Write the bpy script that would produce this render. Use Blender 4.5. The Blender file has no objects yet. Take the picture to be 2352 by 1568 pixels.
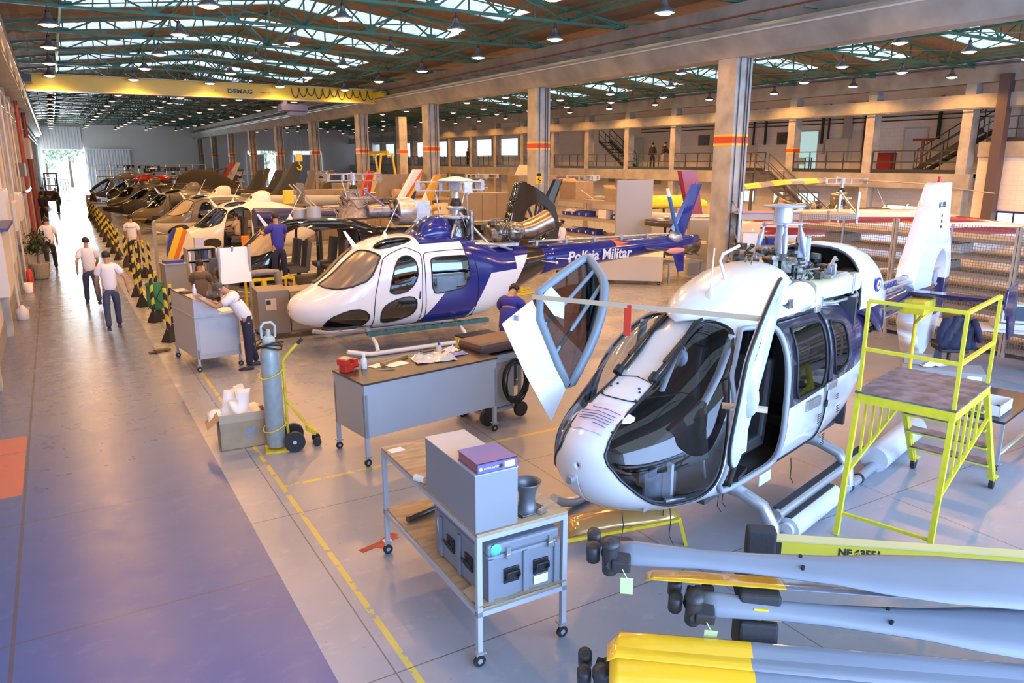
import bpy, bmesh, math, random
from mathutils import Vector, Matrix, geometry
R=math.radians
rnd=random.Random(7)
SC=bpy.context.scene; COL=SC.collection
# ---------------------------------------------------------------- camera, world, lights, exposure
CH=3.6; FPX=1732.0
YAW=math.atan2(1058,math.hypot(416,1732)); PIT=math.atan2(416,1732)
cd=bpy.data.cameras.new('camera'); cam=bpy.data.objects.new('camera',cd); COL.objects.link(cam)
cd.sensor_width=36; cd.lens=36*FPX/2352; cd.clip_end=400
cam.location=(0,0,CH); cam.rotation_euler=(math.pi/2-PIT,0,-YAW); SC.camera=cam
W=bpy.data.worlds.new('sky'); SC.world=W; W.use_nodes=True
W.node_tree.nodes['Background'].inputs[0].default_value=(.72,.86,1,1)
W.node_tree.nodes['Background'].inputs[1].default_value=2.0
SC.view_settings.view_transform='Standard'; SC.view_settings.look='None'
SC.view_settings.gamma=1; SC.view_settings.use_curve_mapping=False
SC.view_settings.exposure=0.02
def light(kind,name,loc,energy,col,size=None,rot=None,sizey=None,parent=None):
    l=bpy.data.lights.new(name,kind); l.energy=energy; l.color=col
    if kind=='AREA':
        l.shape='RECTANGLE'; l.size=size; l.size_y=sizey or size
    elif kind=='POINT': l.shadow_soft_size=size or .1
    elif kind=='SPOT': l.shadow_soft_size=size or .1; l.spot_size=R(156); l.spot_blend=.35
    elif kind=='SUN': l.angle=size
    o=bpy.data.objects.new(name,l); COL.objects.link(o); o.location=loc
    if rot: o.rotation_euler=rot
    if parent: o.parent=parent
    return o
# daylight through the big open hangar door behind the camera (cool), and through the far doors
light('AREA','south_door_daylight',(9,-7,4.2),6000,(.36,.56,1),22,(R(78),0,0),7)
light('AREA','north_door_daylight',(1.2,101,2.6),5000,(.8,.92,1),4.2,(R(-90),0,0),4.2)
LAMP_E=430; LAMP_C=(1,.43,.09)
# ---------------------------------------------------------------- pixel helper (2352x1568 frame -> points in the hall)
_fw=Vector((math.sin(YAW)*math.cos(PIT),math.cos(YAW)*math.cos(PIT),-math.sin(PIT)))
_rt=Vector((math.cos(YAW),-math.sin(YAW),0)); _up=_rt.cross(_fw)
def ray(x,y): return _fw*FPX+_rt*(x-1176)-_up*(y-784)
def G(x,y,z=0):
    d=ray(x,y); t=(z-CH)/d.z; return Vector((d.x*t,d.y*t,z))
# ---------------------------------------------------------------- mesh helpers
def V(*a): return Vector(a if len(a)>1 else a[0])
class MB:
    def __init__(s): s.v=[];s.f=[];s.mi=[];s.sm=[];s.M=None
    def add(s,vs,fs,mi=0,sm=False):
        o=len(s.v)
        s.v+= [tuple(s.M@Vector(p)) for p in vs] if s.M else [tuple(p) for p in vs]
        s.f+=[tuple(i+o for i in f) for f in fs]; s.mi+=[mi]*len(fs); s.sm+=[sm]*len(fs); return s
    def box(s,c,d,rz=0,mi=0,ry=0,rx=0):
        hx,hy,hz=d[0]/2,d[1]/2,d[2]/2
        M=Matrix.Translation(c)@Matrix.Rotation(rz,4,'Z')@Matrix.Rotation(ry,4,'Y')@Matrix.Rotation(rx,4,'X')
        vs=[M@Vector((x,y,z)) for x in(-hx,hx) for y in(-hy,hy) for z in(-hz,hz)]
        return s.add(vs,[(0,1,3,2),(4,6,7,5),(0,4,5,1),(2,3,7,6),(0,2,6,4),(1,5,7,3)],mi)
    def b2(s,a,b,mi=0):
        return s.box([(a[i]+b[i])/2 for i in range(3)],[abs(b[i]-a[i]) for i in range(3)],mi=mi)
    def bar(s,p,q,w,h,mi=0,up=(0,0,1)):
        p=V(p);q=V(q);d=(q-p).normalized();u=V(up)
        if abs(d.dot(u))>.97: u=V((1,0,0))
        a=d.cross(u).normalized();b=a.cross(d)
        vs=[e+a*(i*w/2)+b*(j*h/2) for e in(p,q) for i,j in((-1,-1),(1,-1),(1,1),(-1,1))]
        return s.add(vs,[(3,2,1,0),(4,5,6,7),(0,1,5,4),(1,2,6,5),(2,3,7,6),(3,0,4,7)],mi)
    def cyl(s,p,q,r0,r1=None,n=12,mi=0,cap=True,sm=True):
        r1=r0 if r1 is None else r1
        p=V(p);q=V(q);d=(q-p).normalized();u=V((0,0,1)) if abs(d.z)<.9 else V((1,0,0))
        a=d.cross(u).normalized();b=a.cross(d);vs=[]
        for e,r in((p,r0),(q,r1)):
            vs+=[e+(a*math.cos(2*math.pi*i/n)+b*math.sin(2*math.pi*i/n))*r for i in range(n)]
        s.add(vs,[(i,i+n,(i+1)%n+n,(i+1)%n) for i in range(n)],mi,sm)
        if cap: s.add(vs,[tuple(range(n)),tuple(range(2*n-1,n-1,-1))],mi)
        return s
    def tube(s,pts,r,n=8,mi=0,closed=False):
        pts=[V(p) for p in pts]; L=len(pts); rs=r if isinstance(r,(list,tuple)) else [r]*L
        vs=[];a=None
        for i,p in enumerate(pts):
            if closed: d=(pts[(i+1)%L]-pts[i-1])
            else: d=pts[min(i+1,L-1)]-pts[max(i-1,0)]
            d.normalize()
            if a is None:
                u=V((0,0,1)) if abs(d.z)<.9 else V((1,0,0)); a=d.cross(u).normalized()
            else:
                a=(a-d*a.dot(d)).normalized()
            b=a.cross(d)
            vs+=[p+(a*math.cos(2*math.pi*k/n)+b*math.sin(2*math.pi*k/n))*rs[i] for k in range(n)]
        fs=[]
        for i in range(L if closed else L-1):
            j=(i+1)%L
            fs+=[(i*n+k,j*n+k,j*n+(k+1)%n,i*n+(k+1)%n) for k in range(n)]
        s.add(vs,fs,mi,True)
        if not closed: s.add(vs,[tuple(range(n)),tuple(range(L*n-1,L*n-n-1,-1))],mi)
        return s
    def lathe(s,prof,c=(0,0,0),n=20,mi=0,sm=True,ax='z',cap=True):
        vs=[];c=V(c)
        for r,z in prof:
            for k in range(n):
                x,y=r*math.cos(2*math.pi*k/n),r*math.sin(2*math.pi*k/n)
                vs.append(c+(V((x,y,z)) if ax=='z' else V((z,x,y)) if ax=='x' else V((y,z,x))))
        L=len(prof);fs=[(i*n+k,i*n+(k+1)%n,(i+1)*n+(k+1)%n,(i+1)*n+k) for i in range(L-1) for k in range(n)]
        s.add(vs,fs,mi,sm)
        if cap: s.add(vs,[tuple(range(n-1,-1,-1)),tuple(range((L-1)*n,L*n))],mi)
        return s
    def sph(s,c,r,n=12,m=8,mi=0):
        r=(r,r,r) if not isinstance(r,(tuple,list)) else r
        vs=[];c=V(c)
        for i in range(m+1):
            t=math.pi*i/m
            for k in range(n):
                p=2*math.pi*k/n; vs.append(c+V((r[0]*math.sin(t)*math.cos(p),r[1]*math.sin(t)*math.sin(p),-r[2]*math.cos(t))))
        return s.add(vs,[(i*n+k,i*n+(k+1)%n,(i+1)*n+(k+1)%n,(i+1)*n+k) for i in range(m) for k in range(n)],mi,True)
    def prism(s,poly,t,o=(0,0,0),ux=(1,0,0),uy=(0,0,1),mi=0,sm=False):
        """polygon in plane (ux,uy) at o, extruded symmetrically by t"""
        o=V(o);ux=V(ux);uy=V(uy);nn=ux.cross(uy).normalized();n=len(poly)
        A=[o+ux*p[0]+uy*p[1]+nn*(-t/2) for p in poly]+[o+ux*p[0]+uy*p[1]+nn*(t/2) for p in poly]
        return s.add(A,[tuple(range(n-1,-1,-1)),tuple(range(n,2*n))]+[(i,(i+1)%n,(i+1)%n+n,i+n) for i in range(n)],mi,sm)
    def loft(s,rings,mi=0,cap=True,sm=True):
        n=len(rings[0]);vs=[p for r in rings for p in r];L=len(rings)
        s.add(vs,[(i*n+k,i*n+(k+1)%n,(i+1)*n+(k+1)%n,(i+1)*n+k) for i in range(L-1) for k in range(n)],mi,sm)
        if cap: s.add(vs,[tuple(range(n-1,-1,-1)),tuple(range((L-1)*n,L*n))],mi)
        return s
    def sheet(s,rows,mi=0,sm=True,thick=0):
        n=len(rows[0]);vs=[V(p) for r in rows for p in r];L=len(rows)
        fs=[(i*n+k,i*n+k+1,(i+1)*n+k+1,(i+1)*n+k) for i in range(L-1) for k in range(n-1)]
        return s.add(vs,fs,mi,sm)
    def build(s,name,mats,parent=None,bev=0,solid=0,sub=0,loc=None,rz=None,fixn=False):
        me=bpy.data.meshes.new(name); me.from_pydata(s.v,[],s.f)
        mats=mats if isinstance(mats,(list,tuple)) else [mats]
        for m in mats: me.materials.append(m)
        me.polygons.foreach_set('material_index',s.mi); me.polygons.foreach_set('use_smooth',s.sm)
        if fixn:
            bm=bmesh.new();bm.from_mesh(me);bmesh.ops.remove_doubles(bm,verts=bm.verts,dist=1e-5)
            bmesh.ops.recalc_face_normals(bm,faces=bm.faces);bm.to_mesh(me);bm.free()
        me.update()
        o=bpy.data.objects.new(name,me); COL.objects.link(o)
        if parent: o.parent=parent
        if loc is not None: o.location=loc
        if rz is not None: o.rotation_euler=(0,0,rz)
        if solid: m=o.modifiers.new('thickness','SOLIDIFY'); m.thickness=solid; m.offset=0
        if bev: m=o.modifiers.new('bevel','BEVEL'); m.width=bev; m.segments=2; m.limit_method='ANGLE'; m.angle_limit=R(40)
        if sub: m=o.modifiers.new('sub','SUBSURF'); m.levels=sub; m.render_levels=sub
        return o
def tag(o,label=None,cat=None,group=None,kind=None):
    if label: o['label']=label
    if cat: o['category']=cat
    if group: o['group']=group
    if kind: o['kind']=kind
    return o
def thing(name,label,cat,loc=(0,0,0),rz=0,group=None):
    o=bpy.data.objects.new(name,None); COL.objects.link(o); o.location=loc; o.rotation_euler=(0,0,rz)
    o.empty_display_size=.2
    return tag(o,label,cat,group)
def struct(name,mb,m,**k): return tag(mb.build(name,m,**k),kind='structure')
def dup(o,loc=None,rz=None,label=None,group=None,parent=None,cat=None):
    c=o.copy(); COL.objects.link(c)
    if parent: c.parent=parent
    if loc is not None: c.location=loc
    if rz is not None: c.rotation_euler=(0,0,rz)
    if label: c['label']=label
    if group: c['group']=group
    if cat: c['category']=cat
    for ch in CH_OF(o): dup(ch,parent=c)
    return c
def CH_OF(o): return [x for x in o.children]
# ---------------------------------------------------------------- materials
MATS={}
def mat(name,col,rough=.5,metal=0,noise=0,nscale=6,bump=0,spec=.5,emit=None,es=1,alpha=1,coat=0,col2=None,trans=0,stretch=None):
    if name in MATS: return MATS[name]
    m=bpy.data.materials.new(name); m.use_nodes=True; nt=m.node_tree; b=nt.nodes['Principled BSDF']
    c=tuple(col)+(1,)
    b.inputs['Base Color'].default_value=c; b.inputs['Roughness'].default_value=rough
    b.inputs['Metallic'].default_value=metal; b.inputs['Specular IOR Level'].default_value=spec
    b.inputs['Coat Weight'].default_value=coat; b.inputs['Coat Roughness'].default_value=.05
    if noise or bump:
        tc=nt.nodes.new('ShaderNodeTexCoord'); n=nt.nodes.new('ShaderNodeTexNoise'); n.inputs['Scale'].default_value=nscale; n.inputs['Detail'].default_value=5
        if stretch:
            mp=nt.nodes.new('ShaderNodeMapping'); mp.inputs['Scale'].default_value=stretch
            nt.links.new(tc.outputs['Object'],mp.inputs[0]); nt.links.new(mp.outputs[0],n.inputs['Vector'])
        else: nt.links.new(tc.outputs['Object'],n.inputs['Vector'])
        if noise:
            cr=nt.nodes.new('ShaderNodeValToRGB'); e=cr.color_ramp.elements
            d=col2 or tuple(max(0,x*(1-noise)) for x in col)
            e[0].position=.32; e[0].color=tuple(d)+(1,); e[1].position=.62; e[1].color=c
            nt.links.new(n.outputs[0],cr.inputs[0]); nt.links.new(cr.outputs[0],b.inputs['Base Color'])
        if bump:
            bp=nt.nodes.new('ShaderNodeBump'); bp.inputs['Strength'].default_value=bump; bp.inputs['Distance'].default_value=.02
            nt.links.new(n.outputs[0],bp.inputs['Height']); nt.links.new(bp.outputs[0],b.inputs['Normal'])
    if emit: b.inputs['Emission Color'].default_value=tuple(emit)+(1,); b.inputs['Emission Strength'].default_value=es
    b.inputs['Alpha'].default_value=alpha; b.inputs['Transmission Weight'].default_value=trans
    MATS[name]=m; return m
def glassmat(name,tint=(.8,.85,.88),refl=.12,t=.85):
    """thin pane: mostly see-through with a sharp reflection"""
    if name in MATS: return MATS[name]
    m=bpy.data.materials.new(name); m.use_nodes=True; nt=m.node_tree; nt.nodes.clear()
    o=nt.nodes.new('ShaderNodeOutputMaterial'); tr=nt.nodes.new('ShaderNodeBsdfTransparent'); tr.inputs[0].default_value=tuple(x*t for x in tint)+(1,)
    gl=nt.nodes.new('ShaderNodeBsdfGlossy'); gl.inputs['Roughness'].default_value=.03
    fr=nt.nodes.new('ShaderNodeFresnel'); fr.inputs[0].default_value=1.5
    ad=nt.nodes.new('ShaderNodeMath'); ad.operation='ADD'; ad.inputs[1].default_value=refl; ad.use_clamp=True
    mx=nt.nodes.new('ShaderNodeMixShader')
    nt.links.new(fr.outputs[0],ad.inputs[0]); nt.links.new(ad.outputs[0],mx.inputs[0]); nt.links.new(tr.outputs[0],mx.inputs[1]); nt.links.new(gl.outputs[0],mx.inputs[2]); nt.links.new(mx.outputs[0],o.inputs[0])
    MATS[name]=m; return m
def paint(name,base,regions,rough=.22,coat=.5):
    """object-space livery: regions=[(colour,[(a,b,c,d)...])] ; a half-plane holds where a*x+b*y+c*z+d>0"""
    if name in MATS: return MATS[name]
    m=bpy.data.materials.new(name); m.use_nodes=True; nt=m.node_tree; b=nt.nodes['Principled BSDF']
    b.inputs['Roughness'].default_value=rough; b.inputs['Coat Weight'].default_value=coat; b.inputs['Coat Roughness'].default_value=.04
    tc=nt.nodes.new('ShaderNodeTexCoord'); cur=None; cc=tuple(base)+(1,)
    for col,hp in regions:
        k=None
        for (a,bb,c,d) in hp:
            dp=nt.nodes.new('ShaderNodeVectorMath'); dp.operation='DOT_PRODUCT'; dp.inputs[1].default_value=(a,bb,c); nt.links.new(tc.outputs['Object'],dp.inputs[0])
            g=nt.nodes.new('ShaderNodeMath'); g.operation='GREATER_THAN'; g.inputs[1].default_value=-d; nt.links.new(dp.outputs['Value'],g.inputs[0])
            if k is None: k=g
            else:
                mu=nt.nodes.new('ShaderNodeMath'); mu.operation='MULTIPLY'; nt.links.new(k.outputs[0],mu.inputs[0]); nt.links.new(g.outputs[0],mu.inputs[1]); k=mu
        mx=nt.nodes.new('ShaderNodeMix'); mx.data_type='RGBA'
        nt.links.new(k.outputs[0],mx.inputs['Factor'])
        if cur is None: mx.inputs['A'].default_value=cc
        else: nt.links.new(cur,mx.inputs['A'])
        mx.inputs['B'].default_value=tuple(col)+(1,); cur=mx.outputs['Result']
    if cur is not None: nt.links.new(cur,b.inputs['Base Color'])
    else: b.inputs['Base Color'].default_value=cc
    MATS[name]=m; return m
def text(body,size,loc,rot,m,parent=None,depth=.002,name='lettering',shear=0,bold=0,M=None,align='LEFT',sx=1):
    c=bpy.data.curves.new(name,'FONT'); c.body=body; c.size=size; c.extrude=depth; c.shear=shear; c.offset=bold; c.align_x=align
    o=bpy.data.objects.new(name,c); COL.objects.link(o)
    bpy.context.view_layer.update(); dg=bpy.context.evaluated_depsgraph_get()
    me=bpy.data.meshes.new_from_object(o.evaluated_get(dg)); bpy.data.objects.remove(o)
    me.materials.clear(); me.materials.append(m)
    o=bpy.data.objects.new(name,me); COL.objects.link(o)
    if parent: o.parent=parent
    if M is not None: o.matrix_local=M
    else: o.location=loc; o.rotation_euler=rot
    if sx!=1: o.scale=(sx,1,1)
    return o
C_white=mat('white_paint',(.8,.8,.8),.25,coat=.3)
C_black=mat('black_rubber',(.015,.015,.017),.5)
C_dark=mat('dark_metal',(.05,.05,.055),.35,.6)
C_steel=mat('steel',(.55,.56,.58),.3,.9)
C_alu=mat('worn_aluminium',(.6,.62,.66),.35,.7,noise=.3,nscale=9)
C_grey=mat('grey_paint',(.34,.37,.42),.4)
C_ygrey=mat('warm_grey_paint',(.36,.36,.34),.45)
C_yel=mat('yellow_paint',(.78,.60,.03),.35,noise=.2,nscale=12)
C_blue=mat('blue_plastic',(.02,.05,.45),.35)
C_red=mat('red_paint',(.55,.03,.02),.35)
C_paper=mat('paper',(.8,.79,.76),.7)
C_card=mat('cardboard',(.42,.30,.18),.8,noise=.15)
C_engine=mat('engine_metal',(.38,.36,.33),.3,.85,noise=.6,nscale=14,bump=.3)
C_chrome=mat('chrome',(.7,.7,.72),.15,1)
# ================================================================ THE HALL
XG=15.0; X2=34.0; Y0C=14.3; BAY=9.1; YF=98.5
def conc(name,c1,c2,sc=1.2,rough=.8):
    return mat(name,c1,rough,noise=.1,col2=c2,nscale=sc,bump=.15)
C_conc=conc('raw_concrete',(.40,.37,.32),(.27,.25,.215))
C_conc2=conc('column_concrete',(.46,.43,.38),(.30,.28,.245),2)
def floor_mat():
    m=bpy.data.materials.new('painted_floor'); m.use_nodes=True; nt=m.node_tree; N=nt.nodes.new; L=nt.links.new; b=nt.nodes['Principled BSDF']
    tc=N('ShaderNodeTexCoord'); sp=N('ShaderNodeSeparateXYZ'); L(tc.outputs['Object'],sp.inputs[0])
    def noise(s,d=5,st=None,r=.5):
        n=N('ShaderNodeTexNoise'); n.inputs['Scale'].default_value=s; n.inputs['Detail'].default_value=d; n.inputs['Roughness'].default_value=r
        if st: mp=N('ShaderNodeMapping'); mp.inputs['Scale'].default_value=st; L(tc.outputs['Object'],mp.inputs[0]); L(mp.outputs[0],n.inputs['Vector'])
        else: L(tc.outputs['Object'],n.inputs['Vector'])
        return n.outputs[0]
    def mth(op,a,bv,clamp=False):
        k=N('ShaderNodeMath'); k.operation=op; k.use_clamp=clamp
        for i,x in enumerate((a,bv)):
            if x is None: continue
            if isinstance(x,(int,float)): k.inputs[i].default_value=x
            else: L(x,k.inputs[i])
        return k.outputs[0]
    X=sp.outputs[0]; Y=sp.outputs[1]
    def band(c,lo,hi,soft=.01):
        return mth('MULTIPLY',mth('GREATER_THAN',c,lo),mth('LESS_THAN',c,hi))
    def mix(a,bc,f):
        k=N('ShaderNodeMix'); k.data_type='RGBA'; L(f,k.inputs['Factor'])
        for s,x in(('A',a),('B',bc)):
            if isinstance(x,tuple): k.inputs[s].default_value=x+(1,)
            else: L(x,k.inputs[s])
        return k.outputs['Result']
    def ramp(x,a,bb):
        k=N('ShaderNodeMapRange'); k.inputs[1].default_value=a; k.inputs[2].default_value=bb; L(x,k.inputs[0]); return k.outputs[0]
    n1=ramp(noise(.8,8,None,.62),.2,.85); n2=ramp(noise(14,8,(1,1,1),.75),.62,.70); 
    base=mix((.33,.345,.40),(.25,.265,.31),n1)
    n3=ramp(noise(3.3,9,(1,1.6,1),.72),.56,.68); base=mix(base,(.44,.45,.50),mth('MULTIPLY',n3,.45)); base=mix(base,(.12,.11,.12),mth('MULTIPLY',n2,.75))
    wear=ramp(noise(1.7,8,(1,.6,1),.65),.55,.75)
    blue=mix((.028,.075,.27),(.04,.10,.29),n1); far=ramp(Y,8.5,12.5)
    blue=mix(blue,(.14,.17,.34),mth('MULTIPLY',n3,.35)); blue=mix(blue,(.15,.16,.23),mth('MULTIPLY',far,.75))  # aisle greyed farther off: floor reflection and wear mixed into its colour
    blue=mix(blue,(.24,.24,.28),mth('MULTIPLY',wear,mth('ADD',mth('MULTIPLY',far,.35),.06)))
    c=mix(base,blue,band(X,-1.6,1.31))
    red=mix((.50,.13,.05),(.40,.12,.07),n1)
    f=None
    for (y0,y1) in((9.4,11.55),(27.8,29.2),(36,38)):
        bnd=mth('MULTIPLY',band(Y,y0,y1),band(X,-1.6,-.72)); f=bnd if f is None else mth('ADD',f,bnd)
    c=mix(c,red,mth('MULTIPLY',f,.85))
    yw=mth('LESS_THAN',noise(5,6,None,.7),.56)
    yl=mth('ADD',band(X,1.79,1.84),mth('MULTIPLY',band(Y,8.12,8.18),band(X,1.8,9)))
    c=mix(c,(.62,.50,.06),mth('MULTIPLY',mth('MULTIPLY',yl,yw),.9))
    # cement joints: grooves every 2.3 m across, a long one beside the wall and along the bay
    j=None
    def joint(coord,per,off,w):
        k=mth('PINGPONG',mth('ADD',coord,off),per/2); return mth('LESS_THAN',k,w)
    j=mth('ADD',mth('MULTIPLY',joint(Y,2.3,.6,.008),mth('LESS_THAN',X,1.31)),band(X,-.71,-.68),True)
    j=mth('ADD',j,mth('MULTIPLY',joint(Y,2.9,1.3,.006),mth('GREATER_THAN',X,1.31)),True)
    j=mth('ADD',j,mth('MULTIPLY',joint(X,2.9,1.2,.006),mth('GREATER_THAN',X,1.31)),True)
    c=mix(c,(.06,.05,.05),mth('MULTIPLY',j,.75))
    L(c,b.inputs['Base Color'])
    rr=N('ShaderNodeMapRange'); rr.inputs[1].default_value=.3; rr.inputs[2].default_value=.75; rr.inputs[3].default_value=.20; rr.inputs[4].default_value=.33
    L(noise(3.1,7,(1,1,1),.6),rr.inputs[0]); L(mth('ADD',rr.outputs[0],mth('MULTIPLY',mth('SUBTRACT',1,ramp(Y,5,16)),.10)),b.inputs['Roughness'])
    bp=N('ShaderNodeBump'); bp.inputs['Strength'].default_value=.07; bp.inputs['Distance'].default_value=.01
    L(mth('SUBTRACT',noise(1.6,6,(1,2.2,1),.6),mth('MULTIPLY',j,.4)),bp.inputs['Height']); L(bp.outputs[0],b.inputs['Normal'])
    b.inputs['Specular IOR Level'].default_value=.55
    return m
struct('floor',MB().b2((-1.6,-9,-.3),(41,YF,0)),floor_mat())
C_out=mat('pale_yard',(.8,.8,.78),.8)
struct('ground_outside',MB().b2((-60,YF,-.3),(90,YF+60,-.02)),C_out)
C_wallw=mat('white_wall',(.72,.70,.66),.7,noise=.06,nscale=.8)
def brick(name,c,mort,sx,sy,axis):
    m=bpy.data.materials.new(name); m.use_nodes=True; nt=m.node_tree; b=nt.nodes['Principled BSDF']; b.inputs['Roughness'].default_value=.75
    tc=nt.nodes.new('ShaderNodeTexCoord'); s=nt.nodes.new('ShaderNodeSeparateXYZ'); cb=nt.nodes.new('ShaderNodeCombineXYZ'); br=nt.nodes.new('ShaderNodeTexBrick')
    nt.links.new(tc.outputs['Object'],s.inputs[0]); nt.links.new(s.outputs[axis],cb.inputs[0]); nt.links.new(s.outputs[2],cb.inputs[1]); nt.links.new(cb.outputs[0],br.inputs['Vector'])
    br.inputs['Color1'].default_value=c+(1,); br.inputs['Color2'].default_value=tuple(x*.94 for x in c)+(1,); br.inputs['Mortar'].default_value=mort+(1,)
    br.inputs['Scale'].default_value=1; br.inputs['Brick Width'].default_value=sx; br.inputs['Row Height'].default_value=sy; br.inputs['Mortar Size'].default_value=.012
    nt.links.new(br.outputs[0],b.inputs['Base Color']); return m
C_brk=brick('painted_block_wall',(.60,.54,.46),(.52,.47,.40),.4,.2,1)
struct('wall_left',MB().b2((-1.75,-9,0),(-1.25,YF,7.6)),C_brk)
struct('baseboard_left',MB().b2((-1.25,-9,0),(-1.23,YF,.35)),mat('old_skirting',(.25,.24,.24),.6))
mb=MB()
for k in range(-1,20): mb.b2((-1.26,Y0C+4.55*k-.2,0),(-1.12,Y0C+4.55*k+.2,6.3))
struct('trim_1',mb,C_conc2)
# far wall: white upper wall, two openings with corrugated doors
mb=MB(); YW=YF
mb.b2((-1.75,YW,4.75),(41,YW+.3,8.6)); mb.b2((3.25,YW,0),(20.8,YW+.3,4.75)); mb.b2((30,YW,0),(41,YW+.3,4.75)); mb.b2((-1.75,YW,0),(-.75,YW+.3,4.75))
mb.b2((25.2,YW,0),(26.3,YW+.3,4.75))
struct('wall_back',mb,mat('far_white_wall',(.78,.78,.78),.6))
def corr(x0,x1,z0,z1,y,step=.3,d=.07):
    mb=MB();n=int((x1-x0)/step)
    pts=[]
    for i in range(n):
        a=x0+i*step; pts+=[(a,0),(a+step*.35,0),(a+step*.5,-d),(a+step*.85,-d)]
    pts.append((x0+n*step,0))
    rows=[[(p[0],y+p[1],z) for p in pts] for z in(z0,z1)]
    return mb.sheet(rows,sm=False)
C_corr=mat('white_corrugated_steel',(.75,.76,.78),.35,.1)
t=struct('door_1',corr(3.3,7.9,.1,4.75,YW-.2).b2((3.3,YW-.3,4.7),(8,YW-.15,4.85)).b2((3.3,YW-.3,2.9),(7.9,YW-.27,3)),C_corr)
struct('door_2',corr(20.6,22.8,.1,4.3,YW-.2),C_corr)
struct('door_3',corr(26.3,30,.1,4.3,YW-.2),C_corr)
struct('trim_2',corr(-.75,3.25,4.75,7.2,YW-.1),C_corr)
struct('trim_3',corr(26,30.2,4.75,7.2,YW-.1),C_corr)
# outside: trees and low vans seen through the far doors
C_leaf=mat('outdoor_leaves',(.45,.60,.42),.8,noise=.5,nscale=2)
C_bark=mat('bark',(.2,.15,.1),.9)
def out_tree(x,y,h,label,s):
    t=thing('tree',label,'tree',(x,y,0)); r=random.Random(s); mb=MB(); lf=MB()
    mb.cyl((0,0,0),(0,0,h*.5),.18,.1); mb.build('trunk',C_bark,t)
    for i in range(210):
        p=V((r.gauss(0,1),r.gauss(0,1),r.gauss(0,1))).normalized()*r.uniform(.3,1); c=V((p.x*h*.3,p.y*h*.3,h*.66+p.z*h*.33))
        a=V((r.gauss(0,1),r.gauss(0,1),r.gauss(0,1))).normalized()*.3; b=V((r.gauss(0,1),r.gauss(0,1),r.gauss(0,1))).normalized()*.25
        lf.add([c-a,c-b,c+a,c+b],[(0,1,2,3)])
    lf.build('crown',C_leaf,t)
out_tree(-.6,112,7.5,'leafy tree outside the far open door, behind the forklift',1)
out_tree(2.1,122,8.5,'taller leafy tree outside the far open door, right of the forklift',2)
out_tree(27,116,8,'leafy tree outside the second far doorway between the columns',3)
# ------- columns
C_band=mat('red_band_paint',(.6,.06,.03),.5); C_yband=mat('yellow_band_paint',(.75,.5,.05),.5)
def column(name,x,y,w,d,h,band=True,pipes=False):
    mb=MB(); mb.b2((x-w/2,y-d/2,0),(x+w/2,y+d/2,h))
    for sx,sy in((1,1),(1,-1),(-1,1),(-1,-1)): pass
    o=struct(name,mb,C_conc2)
    if band:
        b=MB(); e=.008
        b.b2((x-w/2-e,y-d/2-e,4.02),(x+w/2+e,y+d/2+e,4.18),0)
        b.b2((x-w/2-e,y-d/2-e,3.96),(x+w/2+e,y+d/2+e,4.019),1); b.b2((x-w/2-e,y-d/2-e,4.181),(x+w/2+e,y+d/2+e,4.24),1)
        p=b.build('painted_band',[C_band,C_yband],o)
    if pipes:
        b=MB()
        for i,dx in enumerate((-.16,-.06,.05)):
            b.cyl((x-w/2+.1+.0*i,y-d/2-.03,0),(x-w/2+.1,y-d/2-.03,h),.012,n=8) if i==0 else b.cyl((x-.02+.09*i,y-d/2-.03,.1),(x-.02+.09*i,y-d/2-.03,h),.014,n=8)
        b.build('conduit_pipe',C_dark,o)
    return o
for k in range(10):
    column('concrete_column',XG,Y0C+BAY*k,.55,.62,6.1,pipes=True)
for k in range(1,19):
    column('concrete_column',X2,Y0C+4.55*k,.5,.45,6.6,band=(k==3))
for k in (3,5): column('concrete_column',XG+3.2,Y0C+BAY*k+2,.5,.5,6.1)
# ------- crane girders (concrete) left, centre, right
C_rail=mat('rail_steel',(.5,.48,.45),.35,.7)
def girder(name,x,zb,zt,y0,y1,ledge,side):
    mb=MB()
    mb.b2((x-.28,y0,zb+.42),(x+.28,y1,zt))
    prof=[(-.28,zb+.42),(-.28+.0,zb+.0),(.28,zb),(.28,zb+.42)]
    if ledge:
        s=-1
        prof=[(-.62,zb+.55),(-.62,zb+.42),(-.3,zb),(.3,zb),(.3,zb+.55)]
    if ledge==2: prof=[(-.3,zb+.55),(-.3,zb),(.3,zb),(.62,zb+.42),(.62,zb+.55)]
    n=len(prof); vs=[(x+p[0],y0,p[1]) for p in prof]+[(x+p[0],y1,p[1]) for p in prof]
    mb.add(vs,[tuple(range(n)),tuple(range(2*n-1,n-1,-1))]+[(i,i+n,(i+1)%n+n,(i+1)%n) for i in range(n)])
    o=struct(name,mb,C_conc,fixn=True)
    return o
g=girder('trim_4',XG,6.05,7.3,2,YF,1,-1)
mb=MB(); mb.b2((14.45,2,6.6),(14.55,YF,6.68)); mb.build('crane_rail',C_rail,g)
mb=MB(); mb.cyl((14.68,2,6.98),(14.68,YF,6.98),.018,n=8); mb.build('red_pipe',mat('red_pipe',(.35,.08,.04),.4),g)
mb=MB()
for k in range(60): mb.b2((14.3,4+1.55*k,6.80),(14.72,4.06+1.55*k,6.85))
mb.build('cable_bracket',mat('bracket_green',(.18,.2,.15),.5),g)
mb=MB(); mb.cyl((14.4,2,6.53),(14.4,YF,6.53),.03,n=8); mb.build('power_rail',mat('pale_rail',(.75,.7,.66),.35,.2),g)
g=girder('trim_5',-.97,6.05,7.3,-4,YF,0,1)
mb=MB(); mb.b2((-.62,-4,6.2),(-.55,YF,6.27)); mb.build('power_rail',mat('pale_rail2',(.8,.8,.8),.2,.6),g)
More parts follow.
